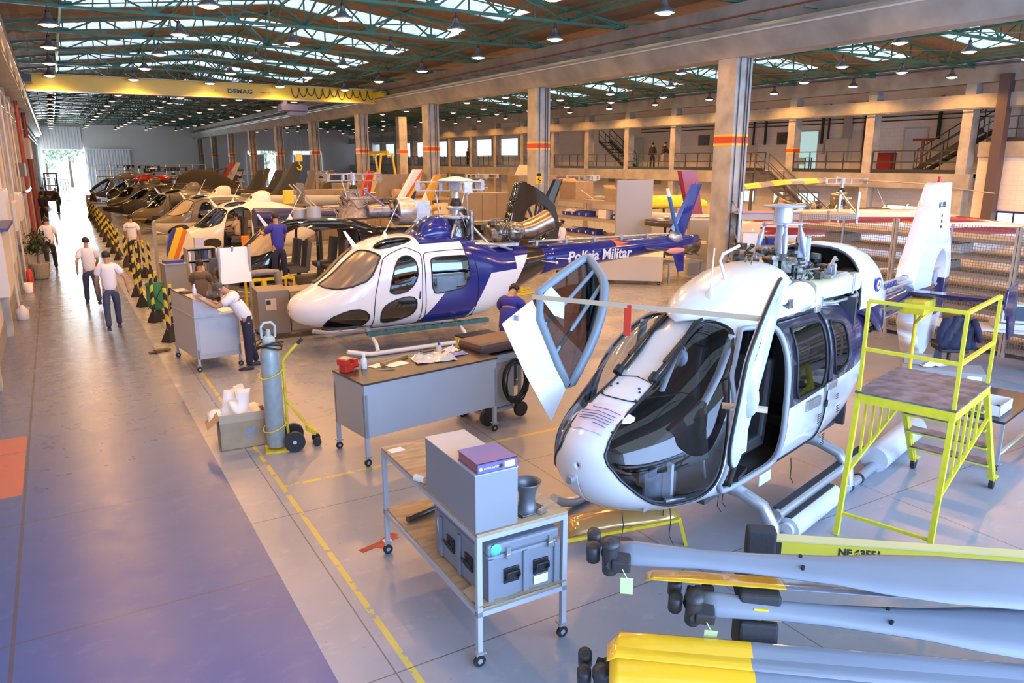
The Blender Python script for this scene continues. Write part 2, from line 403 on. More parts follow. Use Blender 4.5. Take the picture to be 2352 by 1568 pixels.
mb=MB(); mb.b2((-1.15,-4,5.55),(-1.05,YF,5.63)); mb.cyl((-1.1,-4,5.2),(-1.1,YF,5.2),.03,n=8); mb.build('cable_tray',mat('tray_steel',(.6,.6,.62),.25,.8),g)
mb=MB(); mb.b2((X2-.3,8,5.75),(X2+.25,YF,6.3)); mb.b2((X2-.2,8,6.75),(X2+.25,YF,7.3))
for k in range(0,19): mb.b2((X2-.24,Y0C+4.55*k-.2,6.3),(X2+.24,Y0C+4.55*k+.2,6.75))
struct('trim_6',mb,C_conc)
mb=MB(); mb.cyl((X2-.4,8,5.7),(X2-.4,YF,5.7),.03,n=8); mb.cyl((X2-.36,8,7.42),(X2-.36,YF,7.42),.035,n=8); mb.cyl((X2-.5,8,7.6),(X2-.5,YF,7.6),.025,n=8)
tag(mb.build('wall_pipe',mat('blue_grey_pipe',(.12,.14,.2),.4)),'thin dark service pipes running along the beam above the mezzanine','pipe')
# ------- roof
C_deck=mat('brown_roof_deck',(.26,.18,.12),.7,noise=.25,nscale=1,stretch=(1,8,1))
C_green=mat('green_truss_paint',(.055,.19,.13),.45,noise=.3,nscale=3)
C_sky=bpy.data.materials.new('milky_skylight'); C_sky.use_nodes=True; _n=C_sky.node_tree; _n.nodes.clear()
_o=_n.nodes.new('ShaderNodeOutputMaterial'); _t=_n.nodes.new('ShaderNodeBsdfTranslucent'); _t.inputs[0].default_value=(.55,.56,.58,1)
_p=_n.nodes.new('ShaderNodeBsdfTransparent'); _m=_n.nodes.new('ShaderNodeMixShader'); _m.inputs[0].default_value=.12
_n.links.new(_t.outputs[0],_m.inputs[1]); _n.links.new(_p.outputs[0],_m.inputs[2]); _n.links.new(_m.outputs[0],_o.inputs[0])
def roofz(x,x0,x1,ze=7.62,zr=8.55):
    xm=(x0+x1)/2; return zr-(zr-ze)*abs(x-xm)/(x1-xm)
BAYS=((-1.3,XG),(XG,X2))
deck=MB(); sky=[]
def deckstrip(x0,x1,xa,xb,y0,y1,mb,corrugate=True,lift=(0,0)):
    """roof between xa..xb of bay x0..x1"""
    xm=(x0+x1)/2; xs=[xa]+([xm] if xa<xm<xb else [])+[xb]
    for a,b in zip(xs,xs[1:]):
        za,zb=roofz(a,x0,x1),roofz(b,x0,x1); n=max(1,int((b-a)/.25)) if corrugate else 1
        rows=[]
        for y,lf in((y0,lift[0]),(y1,lift[1])):
            r=[]
            for i in range(n+1):
                x=a+(b-a)*i/n; z=za+(zb-za)*i/n; r.append((x,y,z+lf+(.04 if i%2 and corrugate else 0)))
            rows.append(r)
        mb.sheet(rows,sm=False)
k=0
for bi,(x0,x1) in enumerate(BAYS):
    y=Y0C-4.55*3
    while y<YF+1:
        deckstrip(x0,x1,x0,x1,y-1.25,y+1.55,deck)
        w=1.5
        sa,sb=(x0+2,x1-2.2)
        if y>44+10*bi: sa,sb=(x0+3.5,x0+6.5) if int(y)%2 else (x0+9,x0+12)
        for (a,b) in((x0,sa),(sb,x1)): deckstrip(x0,x1,a,b,y+1.55,y+3.3,deck)
        xm=(x0+x1)/2
        sk=MB(); deckstrip(x0,x1,sa,sb,y+1.55,y+3.3,sk,False,(.42,0)); deckstrip(x0,x1,sa,sb,y+1.549,y+1.55,deck,False,(0,.42)); sky.append((bi,y,sk,sa,sb,x0,x1))
        y+=4.55
struct('ceiling',deck,C_deck,solid=.03)
bars=MB()
for i,(bi,y,sk,sa,sb,x0,x1) in enumerate(sky):
    o=struct('window_%d'%(i+1),sk,C_sky)
    b=MB(); n=14
    for j in range(n+1):
        x=sa+(sb-sa)*j/n; b.bar((x,y+1.57,roofz(x,x0,x1)+.39),(x,y+3.28,roofz(x,x0,x1)-.03),.035,.035)
    for dy in (1.57,2.42,3.28):
        xm=(x0+x1)/2
        dz=(3.28-dy)/1.73*.42-.03
        b.bar((sa,y+dy,roofz(sa,x0,x1)+dz),(xm,y+dy,roofz(xm,x0,x1)+dz),.04,.03); b.bar((xm,y+dy,roofz(xm,x0,x1)+dz),(sb,y+dy,roofz(sb,x0,x1)+dz),.04,.03)
    b.build('window_frame',C_green,o)
def truss_mb(x0,x1):
    mb=MB(); n=16; zb=7.38; W=x1-x0; xs=[x0+W*i/n for i in range(n+1)]
    top=[roofz(x,x0,x1)-.12 for x in xs]
    mb.bar((x0,0,zb),(x1,0,zb),.1,.07)
    for i in range(n):
        mb.bar((xs[i],0,top[i]),(xs[i+1],0,top[i+1]),.08,.07)
        a,b=((xs[i],zb),(xs[i+1],top[i+1])) if i%2==0 else ((xs[i],top[i]),(xs[i+1],zb))
        mb.bar((a[0],0,a[1]),(b[0],0,b[1]),.045,.045)
        mb.bar((xs[i],0,zb),(xs[i],0,top[i]),.04,.04)
        if i%2==0: mb.box((xs[i],0,zb+.05),(.3,.02,.16))
        # cross bracing towards the neighbouring trusses
    return mb
trs={}
for bi,(x0,x1) in enumerate(BAYS):
    y=Y0C-4.55*2; first=None
    while y<YF+.5:
        if first is None:
            first=truss_mb(x0+.05,x1-.05).build('roof_truss',C_green,loc=(0,y,0)); tag(first,kind='structure')
        else: c=first.copy(); COL.objects.link(c); c.location=(0,y,0)
        y+=4.55
# longitudinal lattice girders and purlins
mb=MB()
for bi,(x0,x1) in enumerate(BAYS):
    for f in (.12,.31,.5,.69,.88):
        x=x0+(x1-x0)*f; z=roofz(x,x0,x1)-.12
        mb.b2((x-.03,0,z-.06),(x+.03,YF,z))
    for f in (.12,.5,.88):
        x=x0+(x1-x0)*f; z=roofz(x,x0,x1)-.25
        mb.b2((x-.03,0,7.42),(x+.03,YF,7.48))
        y=Y0C-4.55*2; 
        while y<YF-3:
            mb.bar((x,y,7.45),(x,y+2.275,z),.04,.05); mb.bar((x,y+2.275,z),(x,y+4.55,7.45),.04,.05)
            y+=4.55
    y=Y0C-4.55*2
    while y<YF-3:   # wind bracing in the bottom plane
        for f in (.12,.5):
            xa=x0+(x1-x0)*f; xb=x0+(x1-x0)*(f+.38)
            mb.bar((xa,y,7.42),(xb,y+4.55,7.42),.025,.025); mb.bar((xb,y,7.42),(xa,y+4.55,7.42),.025,.025)
        y+=4.55
struct('trim_7',mb,C_green)
# end-wall lattice
# ------- pendant lamps
C_shade=mat('lamp_shade_metal',(.25,.26,.27),.35,.6); C_bulb=mat('sodium_glow',(1,.8,.5),.5,emit=(1,.74,.36),es=28)
l0=thing('pendant_lamp','','ceiling lamp')
MB().lathe([(.05,.30),(.07,.22),(.10,.14),(.24,.04),(.25,0),(.235,.0),(.09,.17)],n=16,cap=False).build('lamp_shade',C_shade,l0)
MB().cyl((0,0,.26),(0,0,.36),.05).cyl((0,0,.3),(0,0,.46),.015,n=6).build('rod',C_dark,l0)
MB().lathe([(.0,-.05),(.12,-.03),(.2,.01),(.225,.02)],n=16,cap=False).build('bulb',C_bulb,l0)
far_bulb=[c for c in l0.children if c.name.startswith('bulb')][0].data.copy(); far_bulb.materials.clear(); far_bulb.materials.append(mat('dim_lamp_glow',(1,.9,.75),.5,emit=(1,.85,.6),es=1.6))
LPOS=[]
yy=Y0C-4.55; row=0
while yy<YF-2:
    for bi,xs in enumerate(((.35,3.4,6.45,9.5,12.6),(18.0,21.6,25.2,28.8,32.2))):
        for x in xs: LPOS.append((x,yy,6.9,bi,row))
    yy+=4.55; row+=1
cols=('nearest the left wall','second from left wall','mid bay','fourth from left wall','nearest central girder')
colr=('first beyond central girder','second beyond central girder','third beyond central girder','fourth beyond central girder','nearest the mezzanine')
ords=['first','second','third','fourth','fifth','sixth','seventh','eighth','ninth','tenth','eleventh','twelfth','thirteenth','fourteenth','fifteenth','sixteenth','seventeenth','eighteenth','nineteenth','twentieth']
for i,(x,y,z,bi,row) in enumerate(LPOS):
    xs=(.35,3.4,6.45,9.5,12.6) if bi==0 else (18.0,21.6,25.2,28.8,32.2)
    lb='lit pendant lamp, %s truss from the front, %s'%(ords[row],(cols if bi==0 else colr)[xs.index(x)])
    if i==0: o=l0; o.location=(x,y,z); o['label']=lb; o['group']='pendant lamps under the roof trusses'
    else: o=dup(l0,(x,y,z),label=lb,group='pendant lamps under the roof trusses')
    if y>44:
        for c in o.children:
            if c.name.startswith('bulb'): c.data=far_bulb
    if y<75:
        light('SPOT','lamp_light',(x,y,z-.06),LAMP_E*((1 if bi==0 else 1.6) if y<44 else .4+.5*bi),LAMP_C,.18)
l0_lights=True
# ------- mezzanine on the right
ZM=3.02
mb=MB(); mb.b2((X2-.29,18.4,2.35),(X2+.27,YF,ZM)); mb.b2((X2,18.4,2.85),(X2+3.2,YF,ZM-.01)); struct('trim_8',mb,C_conc)
struct('trim_10',MB().b2((X2-.25,-2,7.3),(X2+3.6,YF,7.55)).b2((X2+.1,-2,7.5),(X2+.3,YF,7.9)).b2((-1.75,-9,7.3),(-1.25,YF,7.9)),C_conc)
C_pink=brick('cream_block_wall',(.80,.73,.66),(.70,.63,.56),.4,.2,1)
mb=MB(); mb.b2((X2+3.2,18.4,ZM),(X2+3.5,60,7.2)); mb.b2((X2+1.2,18.4,0),(X2+1.5,YF,2.85)); struct('wall_right',mb,C_pink)
mb=MB(); mb.b2((X2+3.2,60,ZM),(X2+3.5,YF,4.0)); mb.b2((X2+3.2,60,5.6),(X2+3.5,YF,7.2))
for y in range(60,98,5): mb.b2((X2+3.2,y,4),(X2+3.5,y+1.6,5.6))
struct('wall_upper_right',mb,C_pink)
# near block with brick face, upper gallery
mb=MB(); mb.b2((X2,-2,0),(X2+.3,18.3,3.75)); struct('wall_near_right',mb,C_pink)
mb=MB(); mb.b2((X2-.12,-2,3.75),(X2+3,18.3,4.35)); struct('trim_9',mb,C_conc)
mb=MB(); mb.b2((X2+3,-2,4.3),(X2+3.3,18.3,7.2)); struct('wall_gallery',mb,mat('gallery_wall',(.42,.40,.38),.7))
mb=MB(); mb.b2((X2-.5,17.2,0),(X2-.1,17.62,7)); struct('steel_column',mb,mat('brown_steel',(.10,.07,.075),.5))
C_railg=mat('black_railing_paint',(.03,.035,.04),.4)
def railing(name,y0,y1,x,z,label,h=1.0,n=None):
    t=thing(name,label,'railing',(x,y0,z)); mb=MB(); L=y1-y0
    for zz in(h,h*.5): mb.bar((0,0,zz),(0,L,zz),.05,.05)
    mb.build('rail',C_railg,t)
    n=max(1,round(L/1.1)); 
    for i in range(n+1): MB().bar((0,L*i/n,0),(0,L*i/n,h),.04,.04).build('post',C_railg,t)
    mb=MB().box((0,L/2,.09),(.03,L,.17)); mb.build('toe_board',C_railg,t)
    return t
rl=[(18.7,23.1,'black steel railing on the mezzanine in front of the white door and red cabinet'),(23.7,27.7,'black railing on the mezzanine in front of the open blue-lit doorway'),(29.6,36.9,'black mezzanine railing on the two bays right of the marked concrete column'),(37.3,41.4,'black railing on the mezzanine in front of the two standing people'),(41.8,46,'black railing on the mezzanine at the foot of the inner stairs')]
for y0,y1,lb in rl: railing('railing',y0,y1,X2-.2,ZM,lb)
y=46.3;i=0
while y<90:
    railing('railing',y,y+4.1,X2-.2,ZM,'black railing along the far office gallery, %s bay beyond the inner stairs'%ords[i]); y+=4.55;i+=1
railing('railing',9,18,X2-.1,4.35,'black steel railing of the upper gallery at the right edge')
# ================================================================ HELICOPTER SKINS
class Fus:
    """smooth body: stations (x, halfwidth, z of widest, ztop, zbottom, exponent)"""
    def __init__(s,st):
        s.w=[math.sqrt(max(0,a[0])) for a in st]; s.c=[[a[k] for a in st] for k in range(1,6)]; s.x1=st[-1][0]
        s.d=[]
        for c in s.c:
            h=[s.w[i+1]-s.w[i] for i in range(len(c)-1)]; dl=[(c[i+1]-c[i])/h[i] for i in range(len(c)-1)]
            d=[dl[0]]+[0 if dl[i-1]*dl[i]<=0 else 2*dl[i-1]*dl[i]/(dl[i-1]+dl[i]) for i in range(1,len(c)-1)]+[dl[-1]]
            s.d.append(d)
    def at(s,x):
        w=math.sqrt(max(0,x)); i=0
        while i<len(s.w)-2 and w>s.w[i+1]: i+=1
        h=s.w[i+1]-s.w[i]; t=min(1,max(0,(w-s.w[i])/h)); o=[]
        for c,d in zip(s.c,s.d):
            o.append((2*t**3-3*t*t+1)*c[i]+(t**3-2*t*t+t)*h*d[i]+(-2*t**3+3*t*t)*c[i+1]+(t**3-t*t)*h*d[i+1])
        return o
    def p(s,x,q,off=0):
        hw,zc,zt,zb,n=s.at(x); a=math.pi/2-math.pi*min(1,abs(q)); e=2/max(1.2,n)
        c=abs(math.cos(a))**e; si=abs(math.sin(a))**e
        y=(hw+off)*c*(1 if q>=0 else -1); z=zc+((zt-zc)+off)*si if a>=0 else zc-((zc-zb)+off)*si
        return V((x,y,z))
    def q(s,x,z,side=-1):
        hw,zc,zt,zb,n=s.at(x)
        if z>=zc: a=math.asin(min(1,((z-zc)/max(.001,zt-zc))**(n/2)))
        else: a=-math.asin(min(1,((zc-z)/max(.001,zc-zb))**(n/2)))
        return side*(math.pi/2-a)/math.pi
def chaikin(P,it=2):
    for _ in range(it):
        Q=[]
        for i in range(len(P)):
            a,b=P[i],P[(i+1)%len(P)]
            Q+=[(a[0]*.75+b[0]*.25,a[1]*.75+b[1]*.25),(a[0]*.25+b[0]*.75,a[1]*.25+b[1]*.75)]
        P=Q
    return P
def roundpoly(P,f=.18,n=3):
    Q=[]
    for i in range(len(P)):
        a,b,c=P[i-1],P[i],P[(i+1)%len(P)]
        p=(b[0]+(a[0]-b[0])*f,b[1]+(a[1]-b[1])*f); r=(b[0]+(c[0]-b[0])*f,b[1]+(c[1]-b[1])*f)
        for k in range(n+1):
            t=k/n; Q.append(tuple((1-t)**2*p[j]+2*t*(1-t)*b[j]+t*t*r[j] for j in(0,1)))
    return Q
def inpoly(p,P):
    c=False;x,y=p;j=len(P)-1
    for i in range(len(P)):
        if (P[i][1]>y)!=(P[j][1]>y) and x<(P[j][0]-P[i][0])*(y-P[i][1])/(P[j][1]-P[i][1])+P[i][0]: c=not c
        j=i
    return c
def dense(P,m):
    Q=[]
    for i in range(len(P)):
        a,b=P[i],P[(i+1)%len(P)]; n=max(1,int(math.hypot(b[0]-a[0],b[1]-a[1])/m))
        Q+=[(a[0]+(b[0]-a[0])*k/n,a[1]+(b[1]-a[1])*k/n) for k in range(n)]
    return Q
SA,SB=2.2,2.6
def skins(F,regs,x0,x1,step=.09,rnd_=True):
    """regs: (name, [(x,q)...]) ; -> {name: MB}, {name: loop of 3D points}"""
    w0,w1=math.sqrt(x0)*SA,math.sqrt(x1)*SA
    polys=[(n,dense([(math.sqrt(max(x0,x))*SA,q*SB) for x,q in P],step*.8)) for n,P in regs]
    pts=[];edges=[]
    nx=int((w1-w0)/step)+1; ny=int(2*SB/step)
    for i in range(nx+1):
        for j in range(ny+1):
            p=(w0+(w1-w0)*i/nx,-SB+2*SB*j/ny)
            if 0<i<nx and 0<j<ny and any(abs(p[0]-a[0])+abs(p[1]-a[1])<step*.55 for _,P in polys for a in P): continue
            pts.append(p)
    for n,P in polys:
        o=len(pts); pts+=P; edges+=[(o+k,o+(k+1)%len(P)) for k in range(len(P))]
    vs,es,fs,*_=geometry.delaunay_2d_cdt([Vector(p) for p in pts],edges,[],0,1e-6)
    out={};loops={}
    P3=[F.p(max(x0,(v.x/SA)**2),v.y/SB) for v in vs]
    for f in fs:
        c=(sum(vs[i].x for i in f)/3,sum(vs[i].y for i in f)/3); nm='body'
        for n,P in polys:
            if inpoly(c,P): nm=n
        out.setdefault(nm,[]).append(tuple(f))
    res={}
    for n,fl in out.items():
        used=sorted({i for f in fl for i in f}); mp={i:k for k,i in enumerate(used)}
        res[n]=MB().add([P3[i] for i in used],[tuple(mp[i] for i in f) for f in fl],0,True)
    for n,P in polys: loops[n]=[F.p((a/SA)**2,b/SB,.004) for a,b in P]
    return res,loops
def mir(P): return [(x,-q) for x,q in P]
def gasket(loop,m,parent,r=.012,name='window_seal'):
    return MB().tube(loop,r,5,closed=True).build(name,m,parent)
C_gl_dark=glassmat('smoked_window_glass',(.35,.37,.40),.10,.6)
C_gl_clear=glassmat('clear_acrylic',(.86,.88,.92),.05,.9)
C_gl_tint=glassmat('brown_tinted_glass',(.62,.45,.38),.06,.75)
C_cabin=mat('dark_cabin_lining',(.05,.05,.055),.7)
C_headgrey=mat('rotor_head_grey',(.50,.54,.60),.4,.1,noise=.25,nscale=12)
def star_head(parent,x,y,z,arms=3,cap=True,m=None,rot=0,R0=.82,mast=.9,simple=False):
    """starflex rotor head on its mast with pitch links; returns nothing, adds named parts"""
    m=m or C_headgrey
    MB().cyl((x,y,z-mast),(x,y,z-.05),.10,.075,16).lathe([(.16,-.03),(.2,0),(.2,.03),(.12,.06)],(x,y,z-mast*.45),20).build('main_mast',C_alu,parent)
    MB().lathe([(.12,-.1),(.15,-.1),(.07,.14),(.06,.14)],(x,y,z-mast*.35),16).build('mast_boot',C_black,parent)
    sw=MB().lathe([(.1,-.03),(.27,-.03),(.27,.03),(.1,.03)],(x,y,z-mast*.62),20)
    for k in range(arms):
        a=rot+2*math.pi*k/arms+.5; sw.cyl((x+.2*math.cos(a),y+.2*math.sin(a),z-mast*.62),(x+.36*math.cos(a),y+.36*math.sin(a),z-mast*.62),.035)
    sw.build('swashplate',m,parent)
    hb=MB().cyl((x,y,z-.1),(x,y,z+.1),.13,n=16).build('rotor_hub',m,parent)
    for k in range(arms):
        a=rot+2*math.pi*k/arms; c,s=math.cos(a),math.sin(a); d=V((c,s,0)); n=V((-s,c,0)); b=MB(); o=V((x,y,z))
        for dz in(-.085,.085):
            P=[(.08,-.07),(.35,-.055),(R0-.15,-.08),(R0,-.09),(R0,.09),(R0-.15,.08),(.35,.055),(.08,.07)]
            b.prism(P,.028,o+V((0,0,dz)),d,n)
        b.box(o+d*(R0-.04),(.1,.16,.17),a); b.cyl(o+d*(R0-.02)+V((0,0,-.13)),o+d*(R0-.02)+V((0,0,.13)),.022)
        b.cyl(o+d*.3+V((0,0,-.1)),o+d*.3+V((0,0,.1)),.05,n=10)
        b.build('rotor_arm',m,parent)
        if not simple:
            e=o+d*.4+n*.1; f=V((x+.34*math.cos(a+.5),y+.34*math.sin(a+.5),z-mast*.62))
            MB().tube([f,e+V((0,0,-.1))],.016).sph(f,.03,8,6).sph(e+V((0,0,-.1)),.03,8,6).build('pitch_link',C_alu,parent)
    if cap: MB().lathe([(0,.2),(.1,.19),(.3,.15),(.38,.125),(.38,.11),(.0,.10)],(x,y,z),24,cap=False).cyl((x,y,z+.08),(x,y,z+.12),.1).build('mast_cap',C_white,parent)
def engine(parent,x,y,z,r=.24,L=1.0,exh=True,seed=1,copper=True):
    r_=random.Random(seed); b=MB()
    b.lathe([(r*.5,0),(r*.8,.02),(r*.8,.2*L),(r,.22*L),(r,.3*L),(r*.7,.34*L),(r*.7,.6*L),(r*.95,.64*L),(r*.95,.8*L),(r*.8,L)],(x,y,z),18,ax='x')
    for k in range(5): b.lathe([(r*.72,-.01),(r*.85,-.01),(r*.85,.01),(r*.72,.01)],(x+L*(.36+.05*k),y,z),18,ax='x')
    b.build('engine',C_engine,parent); t=MB()
    for k in range(14):
        a=r_.uniform(0,6.28); x0=x+r_.uniform(0,L*.5); x1=x0+r_.uniform(.2,.5)*L; rr=r*1.12; a2=a+r_.uniform(-.6,.6)
        t.tube([(x0,y+math.cos(a)*rr*.8,z+math.sin(a)*rr*.8),(x0+.03,y+math.cos(a)*rr*1.1,z+math.sin(a)*rr*1.1),(x1,y+math.cos(a2)*rr*1.1,z+math.sin(a2)*rr*1.1),(x1+.03,y+math.cos(a2)*rr*.7,z+math.sin(a2)*rr*.7)],.012,5)
    for k in range(9):
        a=r_.uniform(-1,4); t.box((x+r_.uniform(0,L*.8),y+math.cos(a)*r*1.1,z+math.sin(a)*r*1.05),(r_.uniform(.06,.16),.09,.09),r_.random())
    t.build('engine_piping',mat('engine_pipes',(.22,.2,.18),.35,.7,noise=.6,nscale=20),parent)
    if exh:
        e=MB().tube([(x+L,y,z),(x+L+.22,y,z+.02),(x+L+.5,y-.03,z+.13),(x+L+.72,y-.05,z+.22)],[r*.8,r*.95,r*.95,r*1.05],16)
        e.build('exhaust_pipe',mat('heat_tinted_steel',(.36,.27,.19),.3,.85,noise=.5,nscale=6),parent)
# ---------------------------------------------------------------- single-engine type
SQ=Fus([(0,.0,.84,.84,.84,2),(.04,.20,.84,.99,.70,2),(.15,.37,.85,1.10,.60,2.1),(.45,.64,.87,1.24,.50,2.2),(.8,.82,.92,1.46,.44,2.4),(1.2,.91,1.0,1.80,.40,2.6),
 (1.5,.93,1.08,1.99,.38,2.8),(1.9,.94,1.12,2.12,.38,3),(2.5,.94,1.15,2.16,.38,3.2),(3.3,.93,1.15,2.12,.38,3.2),(3.9,.86,1.15,1.98,.42,3),(4.4,.72,1.2,1.84,.56,2.6),(5.0,.52,1.32,1.78,.82,2.3),(5.6,.38,1.45,1.76,1.08,2)])
BOOM=Fus([(0,.38,1.45,1.76,1.08,2),(1.4,.33,1.49,1.76,1.20,2),(3.2,.25,1.56,1.76,1.34,2),(4.6,.17,1.62,1.76,1.46,2),(5.0,.12,1.64,1.74,1.52,2)])
def zq(F,L,side=-1): return [(x,F.q(x,z,side)) for x,z in L]
def squirrel(name,label,loc,rz=1.4,body=None,boom=None,fin=None,ws=None,glass=None,step=.09,group=None,opt=(),headrot=.35,cat='helicopter',skid=None,cap=True,tailtext=None):
    t=thing(name,label,cat,(loc[0],loc[1],loc[2] if len(loc)>2 else 0),R(rz),group)
    glass=glass or C_gl_dark; ws=ws or glass; boom=boom or body; fin=fin or boom
    regs=[]
    wsL=[(.56,-.03),(.60,-.16),(.74,-.27),(.98,-.345),(1.25,-.375),(1.37,-.36),(1.50,-.30),(1.60,-.245),(1.50,-.16),(1.36,-.03)]
    chin=chaikin([(x,q) for x,q in zq(SQ,[(.48,.56),(.75,.44),(1.12,.52),(1.30,.74),(1.16,.90),(.85,.90),(.55,.76)])],1)
    doorP=roundpoly(zq(SQ,[(1.62,1.80),(1.36,.98),(1.36,.47),(2.30,.47),(2.38,1.85),(2.1,1.98)]),.12)
    dw1=chaikin(zq(SQ,[(1.66,1.08),(1.70,1.3),(1.88,1.78),(2.1,1.85),(2.27,1.72),(2.27,1.22)]),2)
    dw2=chaikin(zq(SQ,[(1.48,.72),(1.55,.98),(2.2,1.12),(2.24,.85),(2.1,.66),(1.55,.55)]),2)
    rdoor=roundpoly(zq(SQ,[(2.42,1.86),(2.42,.47),(3.5,.47),(3.62,1.2),(3.5,1.86)]),.08)
    rw=roundpoly(zq(SQ,[(2.56,1.76),(2.56,1.06),(3.3,1.14),(3.42,1.3),(3.38,1.76)]),.16)
    sky=chaikin([(1.5,-.10),(1.72,-.2),(2.25,-.17),(2.35,-.1),(1.95,-.05)],2)
    L=[('windscreen_l',roundpoly(wsL,.12)),('windscreen_r',roundpoly(mir(wsL),.12)),('chin_l',chin),('chin_r',mir(chin)),('skyl',sky),('skyr',mir(sky))]
    full='far' not in opt
    L+=[('door_l',doorP),('door_r',mir(doorP)),('dw1_l',dw1),('dw1_r',mir(dw1)),('dw2_l',dw2),('dw2_r',mir(dw2)),('rdoor_l',rdoor),('rdoor_r',mir(rdoor)),('rw_l',rw),('rw_r',mir(rw))]
    res,loops=skins(SQ,L,.0004,5.6,step)
    def part(key,nm,m,par=t,sol=0,lab=None):
        if key not in res: return None
        o=res[key].build(nm,m,par,solid=sol)
        if lab: o['label']=lab
        return o
    fu=part('body','fuselage',[body,C_cabin],sol=0)
    for s in('l','r'):
        if 'nodoors' in opt:
            for k in('door_','rdoor_','dw1_','dw2_','rw_'): res.pop(k+s,None)
        if 'openrear' in opt and s=='l': [res.pop(k,None) for k in('door_l','dw1_l','dw2_l')]
        d=part('door_'+s,'pilot_door',body); rd=None
        if 'openrear' in opt and s=='l': res.pop('rdoor_l',None); res.pop('rw_l',None)
        else: rd=part('rdoor_'+s,'cabin_door',body)
        for k in('dw1_','dw2_'): part(k+s,'window',glass,d or t)
        part('rw_'+s,'window',glass,rd or t)
        part('windscreen_'+s,'windscreen',ws,t); part('chin_'+s,'chin_window',glass if 'tanchin' not in opt else ws,t); part('sky'+s,'roof_window',glass,t)
        if s=='l' or full:
            for k in('windscreen_','chin_','dw1_','dw2_','rw_','sky'):
                if k+s in res: gasket(loops[k+s],C_black,t,.013 if k!='windscreen_' else .018)
            gasket(loops['door_'+s],C_dark,t,.008,'door_gap'); 
            if 'openrear' not in opt: gasket(loops['rdoor_'+s],C_dark,t,.008,'door_gap')
    # dark cabin inside: floor, rear bulkhead, seats, console
    b=MB().b2((.5,-.7,.52),(3.6,.7,.56)).b2((3.5,-.72,.5),(3.56,.72,1.9)); b.build('cabin_floor',C_cabin,t)
    for yy in(-.42,.42):
        for xx in((1.75,2.75) if full else (1.75,)):
            MB().box((xx+.2,yy,.85),(.5,.48,.14)).box((xx+.48,yy,1.2),(.12,.46,.75),ry=R(8)).build('seat',mat('seat_cloth',(.10,.10,.11),.8),t,bev=.03)
    MB().box((1.0,.1,1.12),(.25,.75,.30)).box((1.3,0,.85),(.7,.2,.45)).build('instrument_console',C_black,t,bev=.03)
    # tail
    r2=MB(); rows=[]
    for i in range(17):
        x=5.0*i/16; rows.append([tuple(BOOM.p(x,-1+2*k/20)+V((5.6,0,0))) for k in range(20)])
    r2.loft(rows,cap=True)
    r2.build('tail_boom',boom,t,fixn=True)
    if 'notail' not in opt:
        MB().loft([[(9.55+dx,y*w,1.72+0) for dx,y in((0,0),(.15,.05),(.5,.04),(.62,0),(.5,-.04),(.15,-.05))] for w in(1,)]+[[(10.33+dx*.62,y*.6,3.02) for dx,y in((0,0),(.15,.05),(.5,.04),(.62,0),(.5,-.04),(.15,-.05))]],sm=False).build('tail_fin',fin,t,bev=.01)
        MB().loft([[(9.7+dx,y,1.5) for dx,y in((0,0),(.12,.04),(.42,.03),(.5,0),(.42,-.03),(.12,-.04))],[(9.98+dx*.5,y*.5,.82) for dx,y in((0,0),(.12,.04),(.42,.03),(.5,0),(.42,-.03),(.12,-.04))]],sm=False).build('ventral_fin',fin,t,bev=.01)
        MB().cyl((10.5,0,3.02),(10.5,0,3.07),.035).build('beacon',C_red,t)
    sb=MB()
    P=[(0,0),(.06,.03),(.3,.025),(.42,0),(.3,-.02),(.06,-.03)]
    sb.loft([[(8.55+a,-1.15,1.55+b_) for a,b_ in P],[(8.5+a*1.1,0,1.55+b_) for a,b_ in P],[(8.55+a,1.15,1.55+b_) for a,b_ in P]],sm=False); so=sb.build('stabilizer',fin,t)
    if 'pinktip' in opt:
        for s in(-1,1): o=MB().sph((8.76,s*1.17,1.55),(.3,.035,.07),14,8).build('tip_cover',mat('salmon_tape',(.75,.28,.2),.5),t)
    dr=MB().cyl((5.4,0,1.84),(9.9,0,1.80),.028,n=8)
    for k in range(6): dr.box((5.6+.82*k,0,1.79),(.07,.12,.14))
    dr.build('tail_rotor_drive_shaft',C_alu,t)
    g=MB().sph((9.75,-.12,1.72),(.22,.13,.13),12,8); g.build('tail_gearbox',C_alu,t)
    # landing gear
    sk=skid or C_white
    for s in(-1,1):
        MB().tube([(.75,s*1.02,.16),(1.05,s*1.03,.09),(1.2,s*1.03,.06),(3.9,s*1.03,.06)],.045,8).build('skid',sk,t)
    for xx in(1.35,3.25):
        MB().tube([(xx,-1.03,.1),(xx,-.95,.22),(xx,-.55,.42),(xx,0,.46),(xx,.55,.42),(xx,.95,.22),(xx,1.03,.1)],.04,8).build('cross_tube',sk,t)
    # roof fairing with intake
    hump=Fus([(0,.22,0,.03,-.02,2.2),(.12,.33,0,.22,-.02,2.5),(.35,.38,0,.36,-.02,2.6),(.62,.40,0,.36,-.02,2.6),(.8,.40,0,.3,-.02,2.6)]) 
    if 'hump' in opt or 'bluehump' in opt:
        hm=MB(); rows=[]
        prof=[(2.48,.30,2.10),(2.56,.36,2.22),(2.72,.40,2.40),(2.95,.42,2.50),(3.15,.42,2.50),(3.28,.40,2.46)]
        for x,w,zt in prof: rows.append([(x+(.02 if abs(a-90)<50 else 0),w*math.cos(R(a))*1.0,2.05+(zt-2.05)*max(0,math.sin(R(a)))**.7) for a in range(0,181,12)])
        hm.loft(rows,cap=True); ho=hm.build('intake_fairing',body,t,fixn=True)
        MB().lathe([(.0,0),(.1,0),(.12,.05)],(0,0,0),14,cap=False)
        MB().prism(chaikin([(-.2,-.02),(.02,-.02),(.03,.2),(-.14,.2)],2),.05,(2.60,-.07,2.13),(0,1,.0),(.22,0,.97)).build('air_intake',C_black,t)
